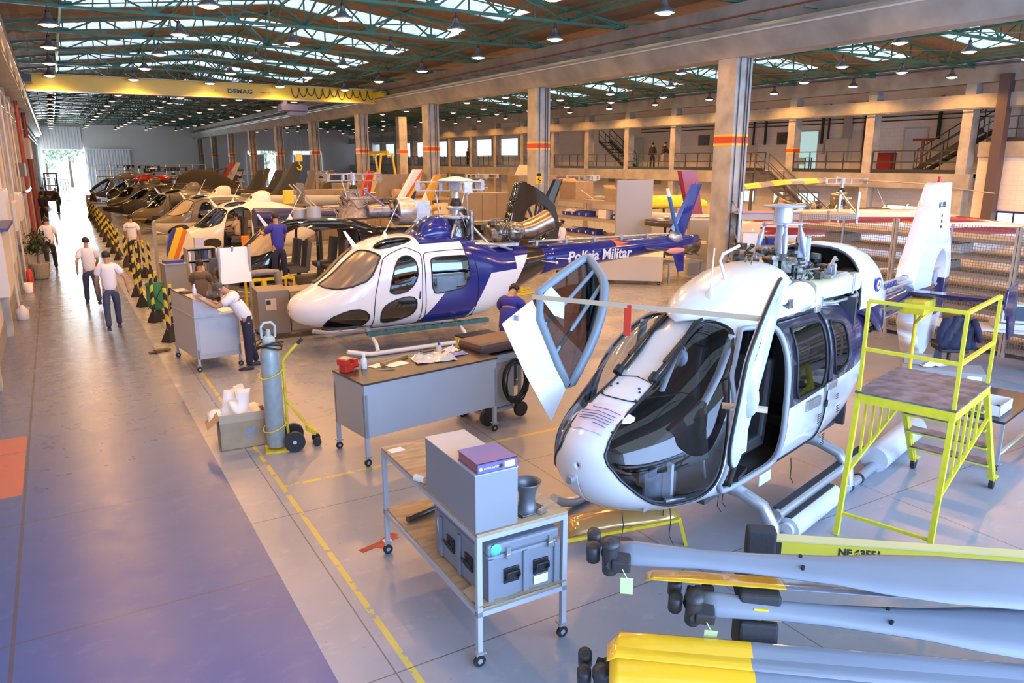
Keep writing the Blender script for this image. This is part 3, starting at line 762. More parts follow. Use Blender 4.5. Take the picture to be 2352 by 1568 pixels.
    MB().lathe([(.09,0),(.05,.03),(.015,.1),(.012,.12)],(2.0,0,2.13),12).tube([(2.0,0,2.2),(2.32,.0,2.78)],.008,5).build('antenna',C_white,t)
    MB().prism([(0,0),(.12,0),(-.12,.32),(-.17,.32)],.02,(1.35,.1,1.95),(1,0,0),(0,0,1)).build('wire_cutter',C_white,t)
    if 'rotor' in opt: star_head(t,3.6,0,3.08,rot=headrot,cap=cap,mast=1.0,simple='far' in opt)
    if 'open' in opt:
        engine(t,4.35,.0,2.08,.24,.85,seed=3)
        MB().b2((3.75,-.36,1.9),(3.85,.36,2.62)).build('firewall',C_engine,t,bev=.05)
        b=MB()
        for s in(-1,1):
            b.cyl((3.62,s*.12,2.55),(4.1,s*.5,1.9),.028); b.cyl((3.6,s*.1,2.5),(3.2,s*.45,1.98),.028); b.tube([(3.7,s*.6,1.95),(4.2,s*.62,1.9),(4.75,s*.35,1.74)],.03)
        b.build('strut',C_alu,t)
        r_=random.Random(5); b=MB().cyl((3.6,0,1.8),(3.6,0,2.25),.24,.16,14).cyl((3.6,0,2.25),(3.6,0,2.4),.17,.2,14)
        for k in range(26):
            a=r_.uniform(0,6.28); z=r_.uniform(1.9,2.4); b.tube([(3.6+.2*math.cos(a),.2*math.sin(a),z),(3.6+.3*math.cos(a+.3),.3*math.sin(a+.3),z+.1),(3.6+.26*math.cos(a+.8),.26*math.sin(a+.8),z-.15)],.014,5)
        b.build('main_gearbox',C_engine,t)
        MB().box((4.2,0,1.86),(1.3,.95,.06)).build('engine_deck',C_alu,t)
    return t
# ---------------------------------------------------------------- the squirrel row
DB=(.012,.02,.20); DKB=(.03,.022,.018)
PB=paint('police_blue_livery',(.78,.78,.80),[
 (DB,[(0,0,1,-2.02),(1,0,0,-2.42)]),
 (DB,[(1,0,-.95,-2.3+.475)]),
 (DB,[(1,0,0,-3.34),(0,0,1,-1.1)]),
 ((.78,.78,.80),[(1,0,-.62,-3.42+.31),(0,0,-1,1.62)]),
 (DB,[(1,0,-.6,-3.1),(-1,0,0,4.72),(0,0,1,-1.36),(0,0,-1,1.62)]),
 (DKB,[(1,0,-.75,-4.28+.38)])],rough=.18)
PBB=paint('police_boom_blue',DB,[],.15)
C_tan=mat('tan_screen_cover',(.36,.29,.22),.35,noise=.12,nscale=2)
C_greysc=mat('grey_brown_screen_cover',(.20,.165,.14),.25,noise=.2,nscale=1.5)
bluely=squirrel('police_helicopter','white and dark blue police helicopter with open engine cowling, nearest of the aisle row',(3.5,14.15),1.4,PB,PBB,PBB,ws=C_greysc,opt=('rotor','open','hump','pinktip'),step=.075)
text('Polícia Militar',.34,(6.25,-.352,1.36),(R(90),0,0),mat('silver_lettering',(.7,.7,.72),.4),bluely,.004,'lettering',.12,.008)
MB().lathe([(.365,0),(.345,.42)],(8.05-.62,0,1.55),18,ax='x',cap=False).build('orange_tape_wrap',mat('orange_red_film',(.75,.12,.03),.4),bluely).scale=(1,.78,.55)
_o=[c for c in bluely.children if c.name.startswith('orange_tape')][0]; _o.location=(.3,0,.71)
MB().cyl((5.5,-.4,1.45),(5.75,-.62,1.42),.01).sph((5.75,-.62,1.42),.035,8,6).cyl((5.9,-.38,1.48),(6.1,-.58,1.47),.01).sph((6.1,-.58,1.47),.035,8,6).build('hook_rod',C_white,bluely)
MB().tube([(9.78,-.2,1.8),(9.55,-.26,2.15),(9.3,-.3,2.75)],[.05,.06,.06],4).build('tail_rotor',mat('blade_blue',(.05,.16,.38),.3),bluely)
MB().tube([(9.3,-.3,2.75),(9.24,-.3,2.93)],[.06,.055],4).build('blade_tip',C_white,bluely)
MB().b2((3.0,-.955,.62),(3.01,-.95,.63)).tube([(2.28,-.955,1.0),(2.3,-.96,1.15)],.012,5).build('door_handle',C_black,bluely)
MB().tube([(.95,-.48,1.36),(1.2,-.55,1.62),(1.3,-.66,1.68)],.012,5).tube([(.62,-.1,1.30),(.62,-.1,1.2),(.45,-.12,1.22)],.018,5).build('wiper',C_black,bluely)
MB().b2((.50,-.30,1.02),(.535,-.27,1.22)).build('red_pitot_flag',C_red,bluely)
b=MB()
for k in range(12): b.box((1.3+.2*k,-.80,.40),(.14,.05,.07)); 
b.b2((1.3,-.82,.34),(3.9,-.70,.42)); b.build('belly_rail',mat('teal_primer',(.05,.16,.17),.5,noise=.4,nscale=10),bluely)
# black stripped machine with tan screen covers
PK=paint('gloss_black',(.012,.012,.014),[],.08,1)
blk=squirrel('stripped_helicopter','gloss black helicopter without doors, tan covered windscreen, man in blue standing beside it',(3.15,19.9),1.4,PK,PK,PK,ws=C_tan,opt=('nodoors',),step=.11,glass=C_gl_dark)
rz_=mat('gearbox_greyblue',(.32,.31,.34),.35,.5,noise=.5,nscale=10)
star_head(blk,3.75,0,3.16,rot=1.25,cap=False,mast=.9,m=mat('head_grey2',(.45,.43,.45),.4,.4,noise=.4,nscale=14))
r_=random.Random(8); b=MB().cyl((3.75,0,2.1),(3.75,0,2.85),.46,.16,16).cyl((4.0,-.3,2.25),(4.6,-.3,2.25),.17,.17,14)
for k in range(44):
    a=r_.uniform(0,6.28); z=r_.uniform(2.15,2.75); q=.5-.35*(z-2.1)/.75
    b.tube([(3.75+q*math.cos(a),q*math.sin(a),z),(3.75+(q+.1)*math.cos(a+.3),(q+.1)*math.sin(a+.3),z+.1),(3.75+q*math.cos(a+.8),q*math.sin(a+.8),z-.15)],.018,5)
b.build('main_gearbox',rz_,blk)
MB().cyl((3.9,-.3,2.85),(4.9,-.45,2.05),.03).build('strut',mat('violet_strut',(.18,.17,.5),.3),blk)
MB().cyl((2.6,-.1,2.1),(2.6,-.1,2.42),.2,.17,16).cyl((2.3,.2,2.1),(2.3,.2,2.35),.17,.16,16).build('actuator_can',C_grey,blk)
engine(blk,4.6,.1,2.25,.27,.9,exh=False,seed=9)
MB().b2((5.3,-.3,1.9),(5.9,.3,2.5)).lathe([(.38,0),(.4,.4),(.36,.5)],(4.95,0,2.2),18,ax='x').build('engine_bulkhead',C_alu,blk,bev=.03)
# white police machine
PW=paint('white_police_livery',(.80,.78,.74),[((.03,.05,.25),[(0,0,-1,.72),(-1,0,0,1.2)]),((.6,.35,.04),[(1,0,0,-9.5),(1,0,.3,-10.6)])],.2)
pol=squirrel('police_helicopter','white police helicopter with big black open side door and a man sitting inside',(3.55,29.3),3,PW,PW,PW,opt=('hump','openrear'),step=.12,glass=C_gl_clear)
text('POLIC',.42,(2.4,-.97,.98),(R(90),0,0),mat('black_lettering',(.02,.02,.02),.4),pol,.004,'lettering',.1,.006)
o=text('Polícia Militar',.34,(5.9,-.40,1.34),(R(90),0,0),MATS['black_lettering'],pol,.004,'lettering',.12,.008)
MB().b2((2.9,-.95,.5),(3.45,-.93,1.85)).build('dark_opening_sheet',C_black,pol)  # black sheet stands in for the shade inside the open cabin
MB().b2((1.95,-.97,.55),(2.25,-.90,.95)).build('orange_pouch',mat('orange_plastic',(.75,.25,.02),.5),pol,bev=.03)
MB().box((4.0,-.2,2.25),(.35,.25,.5)).build('yellow_cover',C_yel,pol,bev=.03)
MB().b2((4.5,-.4,1.95),(4.58,.4,2.75)).build('firewall',C_engine,pol,bev=.05)
b=MB()
for s in(-1,1): b.cyl((4.2,s*.25,2.7),(5.1,s*.3,1.8),.025)
b.build('strut',C_alu,pol)
# grey/cream one, olive ones
PG=paint('cream_olive_livery',(.62,.58,.50),[((.16,.14,.11),[(0,0,1,-.98),(0,0,-1,2.02)])],.3)
squirrel('light_helicopter','cream and olive helicopter with tan windscreen cover behind the white police helicopter',(3.45,36.2),3,PG,PG,PG,ws=C_tan,opt=('hump','far'),step=.16)
OL=(.115,.095,.062)
PO=paint('matt_olive',OL,[((.55,.36,.03),[(0,0,1,-.745),(0,0,-1,.795)])],.35,.3)
squirrel('light_helicopter','olive military helicopter with yellow waistline and black chin window, fifth of the row',(3.1,42.4),3,PO,PO,PO,opt=('hump','far'),step=.18,glass=C_gl_clear)
squirrel('light_helicopter','olive helicopter with red seats visible behind glass, beyond the pointed black-nosed one',(2.75,56),3,paint('olive_plain',(.12,.095,.06),[],.35,.3),opt=('hump','far'),step=.2,glass=C_gl_clear)
# pointed-nose machine
PN=Fus([(0,.0,.95,.95,.95,2),(.05,.14,.95,1.06,.84,2),(.3,.3,.96,1.15,.76,2),(.9,.5,1.0,1.28,.62,2.2),(1.5,.75,1.1,1.55,.5,2.4),(2.1,.92,1.15,1.95,.45,2.6),(2.8,.98,1.2,2.2,.42,2.8),(4.2,.98,1.25,2.3,.42,2.8),(5.2,.8,1.3,2.2,.55,2.5),(6.5,.4,1.5,1.95,1.1,2.2),(10,.16,1.6,1.8,1.4,2)])
t=thing('twin_helicopter','dark helicopter with long pointed black nose between two olive helicopters','helicopter',(2.15,48.8,0),R(3))
wl=roundpoly([(1.35,-.03),(1.5,-.25),(1.8,-.35),(2.2,-.3),(2.35,-.2),(2.25,-.03)],.15); dl=roundpoly(zq(PN,[(2.15,1.2),(2.45,1.9),(2.95,1.95),(2.95,1.2)]),.15)
res,loops=skins(PN,[('wl',wl),('wr',mir(wl)),('dl',dl),('dr',mir(dl))],.0004,10,.17)
PD=paint('dark_olive_black_nose',(.05,.043,.035),[((.008,.008,.012),[(-1,0,.0,1.0)])],.25,.4)
res['body'].build('fuselage',PD,t)
for k in('wl','wr'): res[k].build('windscreen',C_gl_clear,t)
for k in('dl','dr'): res[k].build('window',C_gl_clear,t)
MB().loft([[(9.2+dx,y,1.7) for dx,y in((0,0),(.2,.06),(.8,0),(.2,-.06))],[(9.9+dx*.6,y*.5,3.0) for dx,y in((0,0),(.2,.06),(.8,0),(.2,-.06))]],sm=False).build('tail_fin',PD,t)
for s in(-1,1): MB().cyl((3.6,s*1.0,.0+.22),(3.6,s*1.12,.22),.22,n=14).cyl((3.6,s*1.05,.22),(3.6,s*.8,.8),.04).build('wheel',C_black,t)
MB().cyl((1.5,-.08,.18),(1.5,.08,.18),.18,n=12).cyl((1.5,0,.2),(1.5,0,.7),.04).build('wheel',C_black,t)
MB().b2((.15,-.3,.95),(.18,.2,1.05)).build('pitot_probe',C_dark,t)
star_head(t,3.9,0,3.1,rot=.2,cap=False,mast=.9,m=C_dark,arms=4,simple=True)
# bubble-glass machine with red cowling, farther back; and the leftmost far one
EG=Fus([(0,.0,1.0,1.0,1.0,2),(.05,.25,1.0,1.2,.8,2),(.3,.5,1.0,1.45,.65,2),(.9,.74,1.1,1.85,.5,2.2),(1.6,.8,1.2,2.15,.45,2.4),(3,.8,1.25,2.2,.45,2.6),(4,.6,1.35,2.05,.7,2.4),(5,.35,1.5,1.9,1.1,2),(9.5,.2,1.6,1.8,1.4,2)])
def bubble(label,loc,m,cowl,rz=3,rot=.3):
    t=thing('bubble_helicopter',label,'helicopter',(loc[0],loc[1],0),R(rz))
    w=roundpoly([(.12,-.03),(.15,-.5),(.6,-.55),(1.2,-.48),(1.5,-.3),(1.5,-.03)],.15)
    d=roundpoly(zq(EG,[(1.75,1.15),(1.75,2.0),(2.7,2.0),(2.7,1.15)]),.15)
    res,lp=skins(EG,[('wl',w),('wr',mir(w)),('dl',d),('dr',mir(d))],.0004,9.5,.17)
    res['body'].build('fuselage',m,t)
    for k in('wl','wr'): res[k].build('windscreen',C_gl_clear,t); gasket(lp[k],C_chrome,t,.015)
    for k in('dl','dr'): res[k].build('window',C_gl_clear,t)
    MB().loft([[(x,w_*math.cos(R(a)),2.1+h*math.sin(R(a))) for a in range(0,181,20)] for x,w_,h in((1.9,.2,.1),(2.4,.45,.4),(3.2,.5,.5),(4.3,.4,.35),(5,.2,.1))]).build('engine_cowling',cowl,t)
    MB().loft([[(8.9+dx,y,1.7) for dx,y in((0,0),(.2,.06),(.9,0),(.2,-.06))],[(9.6+dx*.6,y*.5,2.9) for dx,y in((0,0),(.2,.06),(.9,0),(.2,-.06))]],sm=False).build('tail_fin',m,t)
    star_head(t,3.1,0,3.1,rot=rot,cap=False,mast=.6,m=C_dark,simple=True)
    for s in(-1,1): MB().tube([(.9,s,.16),(1.3,s,.06),(4,s,.06)],.045,6).build('skid',C_dark,t)
    for xx in(1.5,3.3): MB().tube([(xx,-1,.08),(xx,-.5,.45),(xx,.5,.45),(xx,1,.08)],.04,6).build('cross_tube',C_dark,t)
    return t
C_redgl=paint('gloss_red',(.55,.03,.01),[],.15)
bubble('glass-nosed dark helicopter with glossy red engine cowling far down the row',(3.2,64.5),paint('gloss_darkgrey',(.06,.055,.05),[],.2),C_redgl)
bubble('dark grey glass-nosed helicopter at the far end of the row beside the open door',(2.5,74),paint('gloss_grey',(.12,.12,.13),[],.2),paint('gloss_grey2',(.2,.2,.2),[],.2),rot=.9)
# ================================================================ EC135-like twin in the foreground (local x aft, -y towards the viewer)
EO=(3.48,4.79,0); ERZ=R(15.4)
EC=thing('twin_helicopter','large white and navy helicopter with bubble nose and open front doors, in the foreground','helicopter',EO,ERZ)
EF=Fus([(0,.0,1.12,1.12,1.12,2),(.03,.17,1.12,1.27,.93,2),(.12,.34,1.10,1.38,.78,2.1),(.3,.50,1.06,1.50,.66,2.2),(.55,.62,1.05,1.60,.57,2.3),(.8,.70,1.08,1.70,.51,2.4),
 (1.1,.755,1.14,1.86,.46,2.6),(1.4,.785,1.2,2.05,.43,2.8),(1.7,.79,1.25,2.15,.42,3),(2.4,.79,1.3,2.20,.42,3.2),(3.2,.78,1.3,2.20,.42,3.2),(3.9,.76,1.3,2.16,.47,3),(4.4,.70,1.32,2.10,.60,2.7),(4.9,.58,1.38,2.04,.82,2.4),(5.4,.42,1.48,1.92,1.1,2.2),(5.8,.28,1.52,1.80,1.28,2),(7.5,.20,1.50,1.70,1.30,2),(9.2,.16,1.52,1.70,1.36,2)])
NV=(.018,.014,.075); WH=(.80,.81,.83)
PE=paint('white_navy_livery',WH,[
 ((.035,.033,.055),[(-.037,0,1,-1.155),(1,0,0,-2.22),(0,-1,0,-.56)]),((.035,.033,.055),[(-.037,0,1,-1.155),(1,0,0,-2.22),(0,1,0,-.56)]),
 ((.035,.033,.055),[(1,0,0,-1.5),(0,0,1,-2.0),(0,-1,0,-.60)]),
 (NV,[(1,0,0,-3.95),(-.037,0,1,-1.155)]),(NV,[(1,0,0,-5.6)])],.16,.6)
wsE=[(1.66,-.035),(1.25,-.045),(.95,-.06),(.66,-.08),(.42,-.105),(.26,-.135),(.14,-.19),(.075,-.29),(.07,-.42),(.12,-.54),(.25,-.62),(.42,-.69),(.68,-.72),(.92,-.70),(1.05,-.62),(1.10,-.5),(1.14,-.42),(1.22,-.33),(1.36,-.255),(1.52,-.20),(1.66,-.15)]
doorE=roundpoly(zq(EF,[(1.30,1.75),(1.18,1.2),(1.12,.80),(1.25,.68),(2.20,.68),(2.22,2.05),(1.75,2.08)]),.12)
mw=roundpoly(zq(EF,[(2.45,2.0),(2.42,1.30),(3.17,1.30),(3.15,1.97)]),.12); qw=roundpoly(zq(EF,[(3.36,1.95),(3.42,1.32),(3.85,1.42),(3.76,1.86)]),.2)
mdoor=roundpoly(zq(EF,[(2.27,2.08),(2.27,.66),(3.25,.66),(3.25,2.06)]),.06)
L=[]
for s,f in(('l',lambda P:P),('r',mir)): L+=[('ws_'+s,f(roundpoly(wsE,.3,2))),('do_'+s,f(doorE)),('md_'+s,f(mdoor)),('mw_'+s,f(mw)),('qw_'+s,f(qw))]
res,loops=skins(EF,L,.0003,9.2,.062)
C_lin=mat('grey_cabin_lining',(.16,.17,.19),.7)
o=res['body'].build('fuselage',[PE,C_lin],EC)
m=o.modifiers.new('thickness','SOLIDIFY'); m.thickness=.03; m.offset=-1; m.material_offset=1; m.use_rim=True
C_bub=glassmat('bubble_acrylic',(.80,.83,.88),.05,.90); [setattr(n.inputs[0],'default_value',1.3) for n in C_bub.node_tree.nodes if n.bl_idname=='ShaderNodeFresnel']
for s in('l','r'):
    res['ws_'+s].build('windscreen',C_bub,EC); gasket(loops['ws_'+s],C_dark,EC,.012,'windscreen_seal')
    d=res['md_'+s].build('sliding_door',[PE,C_lin],EC); m=d.modifiers.new('thickness','SOLIDIFY'); m.thickness=.03; m.offset=-1; m.material_offset=1
    for k in('mw_','qw_'):
        res[k+s].build('window',C_gl_dark,d if k=='mw_' else EC); gasket(loops[k+s],C_black,EC,.014)
    gasket(loops['do_'+s],mat('door_sill_grey',(.33,.36,.40),.4),EC,.028,'door_frame'); gasket(loops['md_'+s],C_black,EC,.008,'door_gap')
# nose panel lines, papers, wipers, centre post
pts=lambda L:[EF.p(x,q,.006) for x,q in L]
MB().tube(pts([(.55,-.085),(.52,-.05),(.51,0),(.52,.05),(.55,.085)]),.006,4).tube(pts([(.8,-.06),(.83,0),(.8,.06)]),.005,4).build('panel_line',C_black,EC)
b=MB()
for x,q in((.56,-.075),(.56,.075),(.66,-.055),(.66,.06),(.7,-.04),(.7,.04),(.45,-.1),(.32,-.12),(.2,-.15)): b.sph(EF.p(x,q,.003),.012,6,4)
b.build('panel_screw',C_dark,EC)
rows=[]
for i in range(9):
    x=.13+.27*i/8; rows.append([EF.p(x,-.13+.27*j/8+.04*math.sin(i*.7),.012+.006*math.sin(j*1.3+i)) for j in range(9)])
pp=MB().sheet(rows).build('inspection_paper',mat('pink_white_paper',(.78,.66,.68),.7),EC)
b=MB()
for r_i,(x,w) in enumerate(((.18,.10),(.21,.2),(.235,.22),(.26,.2),(.29,.21),(.33,.15))):
    b.tube([EF.p(x,-.1,.03),EF.p(x,-.1+w*.5,.03),EF.p(x,-.1+w,.03)],.0035,4)
b.build('handwriting',mat('ink',(.12,.10,.3),.6),pp)
w=MB()
for dy in(-.06,.07):
    a=EF.p(.86,dy*.9,.05); w.tube([a,EF.p(1.15,dy*.8,.05),EF.p(1.5,dy*.5,.05)],.016,6); w.cyl(a,a+V((-.06,0,-.05)),.04,.045,10)
    w.bar(EF.p(.98,dy*.8,.07),EF.p(1.62,dy*.55,.06),.035,.02)
w.build('wiper',C_black,EC)
# cockpit: console, glare shield, seats, floor, posts, cyclic and collective sticks
MB().loft([[V((x,y,z)) for y,z in((-w_,.98),(-w_*.9,h),(-w_*.3,h+.05),(w_*.3,h+.05),(w_*.9,h),(w_,.98))] for x,w_,h in((.42,.20,1.02),(.55,.40,1.22),(.8,.52,1.40),(1.05,.56,1.50),(1.22,.55,1.50))]).build('instrument_console',C_black,EC,bev=.02,fixn=True)
b=MB()
for k in range(5):
    for yy in(-.36,.28): b.box((.72+.05*k,yy+.02*k,1.35+.022*k),(.018,.12,.02),0)
b.build('vent_slot',C_dark,EC)
MB().b2((1.05,-.62,.60),(4.0,.62,.64)).b2((4.05,-.7,.6),(4.1,.7,2.1)).build('cabin_floor',C_cabin,EC)
for yy in(-.38,.38):
    MB().box((1.95,yy,.92),(.5,.46,.14)).box((2.2,yy,1.3),(.12,.46,.85),ry=R(8)).build('pilot_seat',C_black,EC,bev=.03)
    MB().box((3.0,yy,.92),(.5,.46,.14)).box((3.25,yy,1.3),(.12,.46,.85),ry=R(8)).build('cabin_seat',C_black,EC,bev=.03)
    MB().tube([(1.5,yy*.95,.64),(1.42,yy*.95,.95),(1.46,yy*.95,1.1),(1.40,yy*.9,1.2)],.018,8).cyl((1.40,yy*.9,1.2),(1.38,yy*.88,1.33),.032).build('control_stick',C_alu,EC)
b=MB()
for yy in(-.66,.62): b.tube([(1.0,yy*.5,1.0),(1.22,yy*.55,1.25),(1.45,yy*.7,1.7),(1.6,yy*.75,2.05)],.04,6)
b.tube([(1.05,-.1,1.5),(1.3,-.1,1.85),(1.6,-.08,2.1)],.03,6); b.build('screen_post',mat('pale_grey_post',(.55,.58,.62),.5),EC)
b=MB()
for yy in(.1,.3): b.sph((1.7,yy,1.72),(.05,.09,.1),10,8).tube([(1.7,yy-.08,1.75),(1.7,yy,1.9),(1.7,yy+.08,1.75)],.012,5)
b.build('headset',C_grey,EC)
b=MB()
for k in range(3): b.tube([(.5,-.55,.80),(.9,-.62,.76),(1.2,-.6,.74)],.02,6)
b.box((.65,-.4,.86),(.5,.02,.35)); b.build('floor_structure',C_alu,EC)
MB().box((.72,-.30,.90),(.03,.42,.34),R(-12)).build('reflecting_panel',C_white,EC)
# roof: nose cowling, exposed transmission, intake, engine, rear cowl
CW=Fus([(0,.0,.0,.02,-.03,2),(.06,.12,0,.10,-.03,2),(.25,.26,0,.20,-.04,2.2),(.7,.40,0,.30,-.06,2.3),(1.2,.48,0,.36,-.08,2.3),(1.5,.48,0,.36,-.08,2.3),(1.56,.44,0,.32,-.06,2.3)])
rows=[[CW.p(x,-1+2*k/28)+V((1.42,0,2.16+.03*x)) for k in range(28)] for x in(.001,.01,.03,.08,.16,.3,.5,.75,1.0,1.25,1.45,1.52,1.56)]
MB().loft(rows).build('front_cowling',C_white,EC,fixn=True)
MB().tube([(2.13,-.12,2.42),(2.08,-.12,2.50),(1.98,-.12,2.66),(2.02,-.12,2.72),(2.30,-.14,2.78)],.016,6).cyl((1.75,-.16,2.33),(1.75,-.16,2.42),.06,.02,12).tube([(1.75,-.16,2.42),(1.78,-.16,2.8)],.008,5).build('antenna',C_white,EC)
MB().cyl((3.55,0,2.2),(3.55,0,2.95),.062,n=20).lathe([(.05,0),(.22,0),(.23,.02),(.05,.03)],(3.55,0,3.10),28).cyl((3.55,0,2.93),(3.55,0,3.1),.10,n=20).lathe([(.05,0),(.2,.0),(.2,.02),(.05,.02)],(3.55,0,2.91),24).build('main_mast',mat('pale_blue_metal',(.50,.54,.62),.35,.4),EC)
for k in range(4):
    a=k*math.pi/2+.6; c,s=math.cos(a),math.sin(a); p=V((3.55+.19*c,.19*s,2.91)); q=V((3.55+.27*c,.27*s,2.54))
    MB().tube([p,p.lerp(q,.15),p.lerp(q,.3),p.lerp(q,.75),p.lerp(q,.88),q],[.014,.014,.03,.03,.014,.014],8).sph(p,.03,8,6).sph(q,.03,8,6).build('pitch_link',mat('violet_grey_link',(.42,.44,.62),.3,.4),EC)
MB().lathe([(.14,0),(.3,.0),(.31,.03),(.28,.06),(.16,.07)],(3.55,0,2.46),28).cyl((3.55,0,2.3),(3.55,0,2.48),.18,.15,20).build('swashplate',C_alu,EC)
b=MB().box((3.75,-.16,2.62),(.10,.08,.30),R(20),ry=R(12)).box((3.82,-.2,2.62),(.04,.05,.28)).box((3.62,-.28,2.30),(.42,.1,.14),R(10)).box((3.3,-.26,2.34),(.3,.1,.1),R(-15)).box((3.8,.1,2.62),(.1,.1,.25))
b.build('scissor_link',mat('pale_blue_metal',(.5,.5,.6)),EC,bev=.015)
r_=random.Random(11); b=MB().cyl((3.5,0,2.1),(3.5,0,2.32),.34,.24,18).box((3.4,0,2.15),(1.3,1.0,.14))
for k in range(130):
    a=r_.uniform(0,6.28); q=r_.uniform(.2,.55); x,y,z=3.45+q*math.cos(a)*1.15,q*math.sin(a),r_.uniform(2.2,2.36)+.34*r_.random()*(q<.46)
    if r_.random()<.5: b.box((x,y,z),(r_.uniform(.04,.14),r_.uniform(.04,.12),r_.uniform(.05,.14)),r_.random()*3)
    else: b.cyl((x,y,z),(x+r_.uniform(-.15,.15),y+r_.uniform(-.15,.15),z+r_.uniform(-.02,.08)),r_.uniform(.015,.045),n=8)
b.build('main_gearbox',mat('oily_gearbox',(.17,.16,.125),.35,.6,noise=.7,nscale=18,bump=.3),EC)
for k in range(16):
    a=r_.uniform(0,6.28); q=r_.uniform(.3,.55); x,y,z=3.42+q*math.cos(a)*1.15,q*math.sin(a),r_.uniform(2.25,2.5); pts_=[(x,y,z)]
    for j in range(5): x+=r_.uniform(-.1,.1); y+=r_.uniform(-.1,.1); z=max(2.2,z+r_.uniform(-.05,.09)); pts_.append((x,y,z))
    MB().tube(pts_,.011,5).build('hydraulic_hose',mat('hose_tan',(.33,.31,.22),.5,noise=.5,nscale=10),EC)
o=MB().cyl((3.05,-.40,2.24),(2.92,-.52,2.24),.15,.15,26).build('intake_duct',mat('pale_blue_metal',(.5,.5,.6)),EC)
MB().lathe([(.11,0),(.16,0),(.16,.02),(.11,.02)],(0,0,0),26).build('intake_ring',C_white,EC).matrix_local=Matrix.Translation((2.905,-.53,2.24))@V((-.73,-.68,0)).to_track_quat('Z','Y').to_matrix().to_4x4()
MB().lathe([(0,0),(.11,0)],(0,0,0),26,cap=False).build('intake_mesh',mat('wire_mesh_grey',(.25,.26,.28),.6,noise=.5,nscale=60),EC).matrix_local=Matrix.Translation((2.903,-.532,2.24))@V((-.73,-.68,0)).to_track_quat('Z','Y').to_matrix().to_4x4()
C_cream=mat('cream_fairing',(.62,.56,.34),.35)
MB().loft([[V((x,y*s_+yo,z*s_+zo)) for y,z in((-.15,-.12),(-.15,.06),(-.10,.10),(.12,.10),(.17,.06),(.17,-.12))] for x,s_,yo,zo in((3.25,1.0,-.42,2.26),(3.5,.86,-.44,2.25),(3.85,.92,-.46,2.25),(4.15,1,-.46,2.26))]).build('cream_air_duct',C_cream,EC,fixn=True,bev=.01)
MB().b2((4.15,-.62,2.12),(4.2,-.28,2.36)).build('duct_end_plate',C_alu,EC,bev=.01)
MB().b2((4.2,-.60,2.14),(4.45,-.30,2.34)).build('cream_air_duct',C_cream,EC,bev=.02)
MB().b2((3.65,-.56,2.35),(4.1,-.34,2.38)).box((3.75,-.54,2.42),(.05,.04,.14)).box((3.95,-.42,2.42),(.3,.08,.08),.2).tube([(3.7,-.5,2.45),(3.9,-.48,2.55),(4.1,-.42,2.5)],.02).build('bracket',C_alu,EC,bev=.01)
MB().cyl((3.4,-.45,2.0),(3.4,-.45,2.18),.13,n=18).tube([(3.4,-.5,2.1),(3.7,-.58,2.08),(4.1,-.6,2.08),(4.3,-.62,2.1),(4.45,-.5,2.2)],.018).build('exhaust_stub',C_alu,EC)
engine(EC,4.3,.25,2.28,.2,.8,exh=False,seed=21)
# rear cowl: open arch with dark inside
rows=[];rows2=[]
for x,w_,zt,zb in((4.45,.62,2.62,1.95),(4.7,.66,2.64,1.9),(5.0,.66,2.60,1.75),(5.3,.62,2.50,1.62),(5.6,.55,2.34,1.56),(5.85,.44,2.1,1.55),(6.0,.32,1.9,1.55)):
    A=[]
    for a in range(-20,201,10):
        c,s=math.cos(R(a)),math.sin(R(a)); A.append(V((x,-w_*abs(c)**.7*(1 if c>0 else -1),zb+(zt-zb)*(abs(s)**.7 if s>0 else -.45*abs(s)))))
    rows.append(A)
o=MB().sheet(rows).build('engine_cowling',[mat('cowl_inside',(.10,.11,.13),.6),paint('cowl_livery',WH,[(NV,[(0,0,-1,1.90)]),(NV,[(1,0,0,-5.75)])],.16,.6)],EC)
m=o.modifiers.new('thickness','SOLIDIFY'); m.thickness=.03; m.offset=1; m.material_offset=1
MB().lathe([(.13,0),(.15,.05),(.16,.3)],(4.35,-.42,2.22),20,ax='x',cap=False).build('exhaust_pipe',C_black,EC).scale=(1,1,1)
text('TAXI AEREO',.105,(5.02,-.668,2.06),(R(90),0,R(3)),mat('navy_lettering',(.03,.04,.15),.4),EC,.003,'lettering')
MB().cyl((4.83,-.672,2.16),(4.83,-.66,2.16),.085,n=24).build('round_emblem',C_blue,EC); MB().cyl((4.83,-.676,2.16),(4.83,-.66,2.16),.06,n=24).build('emblem_centre',C_white,EC)
MB().prism([(-.035,-.03),(.035,.0),(0,.04)],.004,(4.83,-.679,2.16)).build('emblem_bird',C_red,EC)
b=MB()
for k in range(6): b.box((5.15,-.60+.01*k,1.78-.05*k),(.22,.03,.02),R(4))
b.build('louvre',C_black,EC)
# door handle, placards, vents on the white side
MB().box((3.3,-.80,1.27),(.28,.03,.09)).box((2.85,-.80,1.17),(.34,.035,.11)).build('door_handle',C_alu,EC,bev=.015)
b=MB()
for (x,z,n_) in((3.05,1.0,5),(3.2,.74,6),(3.55,.98,4),(3.5,1.12,3)):
    for k in range(n_): b.box((x,-.80,z-.022*k),(.09,.004,.007))
b.box((3.22,-.80,1.08),(.06,.004,.07)); b.build('placard_text',C_dark,EC)
MB().b2((2.3,-.55,.34),(2.56,-.53,.46)).build('belly_fin_antenna',C_white,EC,bev=.01)
MB().box((2.95,-.71,2.13),(.12,.03,.07)).build('door_latch',C_alu,EC,bev=.01)
b=MB()
for x,y in((3.05,-.5),(3.75,-.55)): b.box((x,y,2.235),(.05,.03,.05))
b.build('roof_lug',C_white,EC)
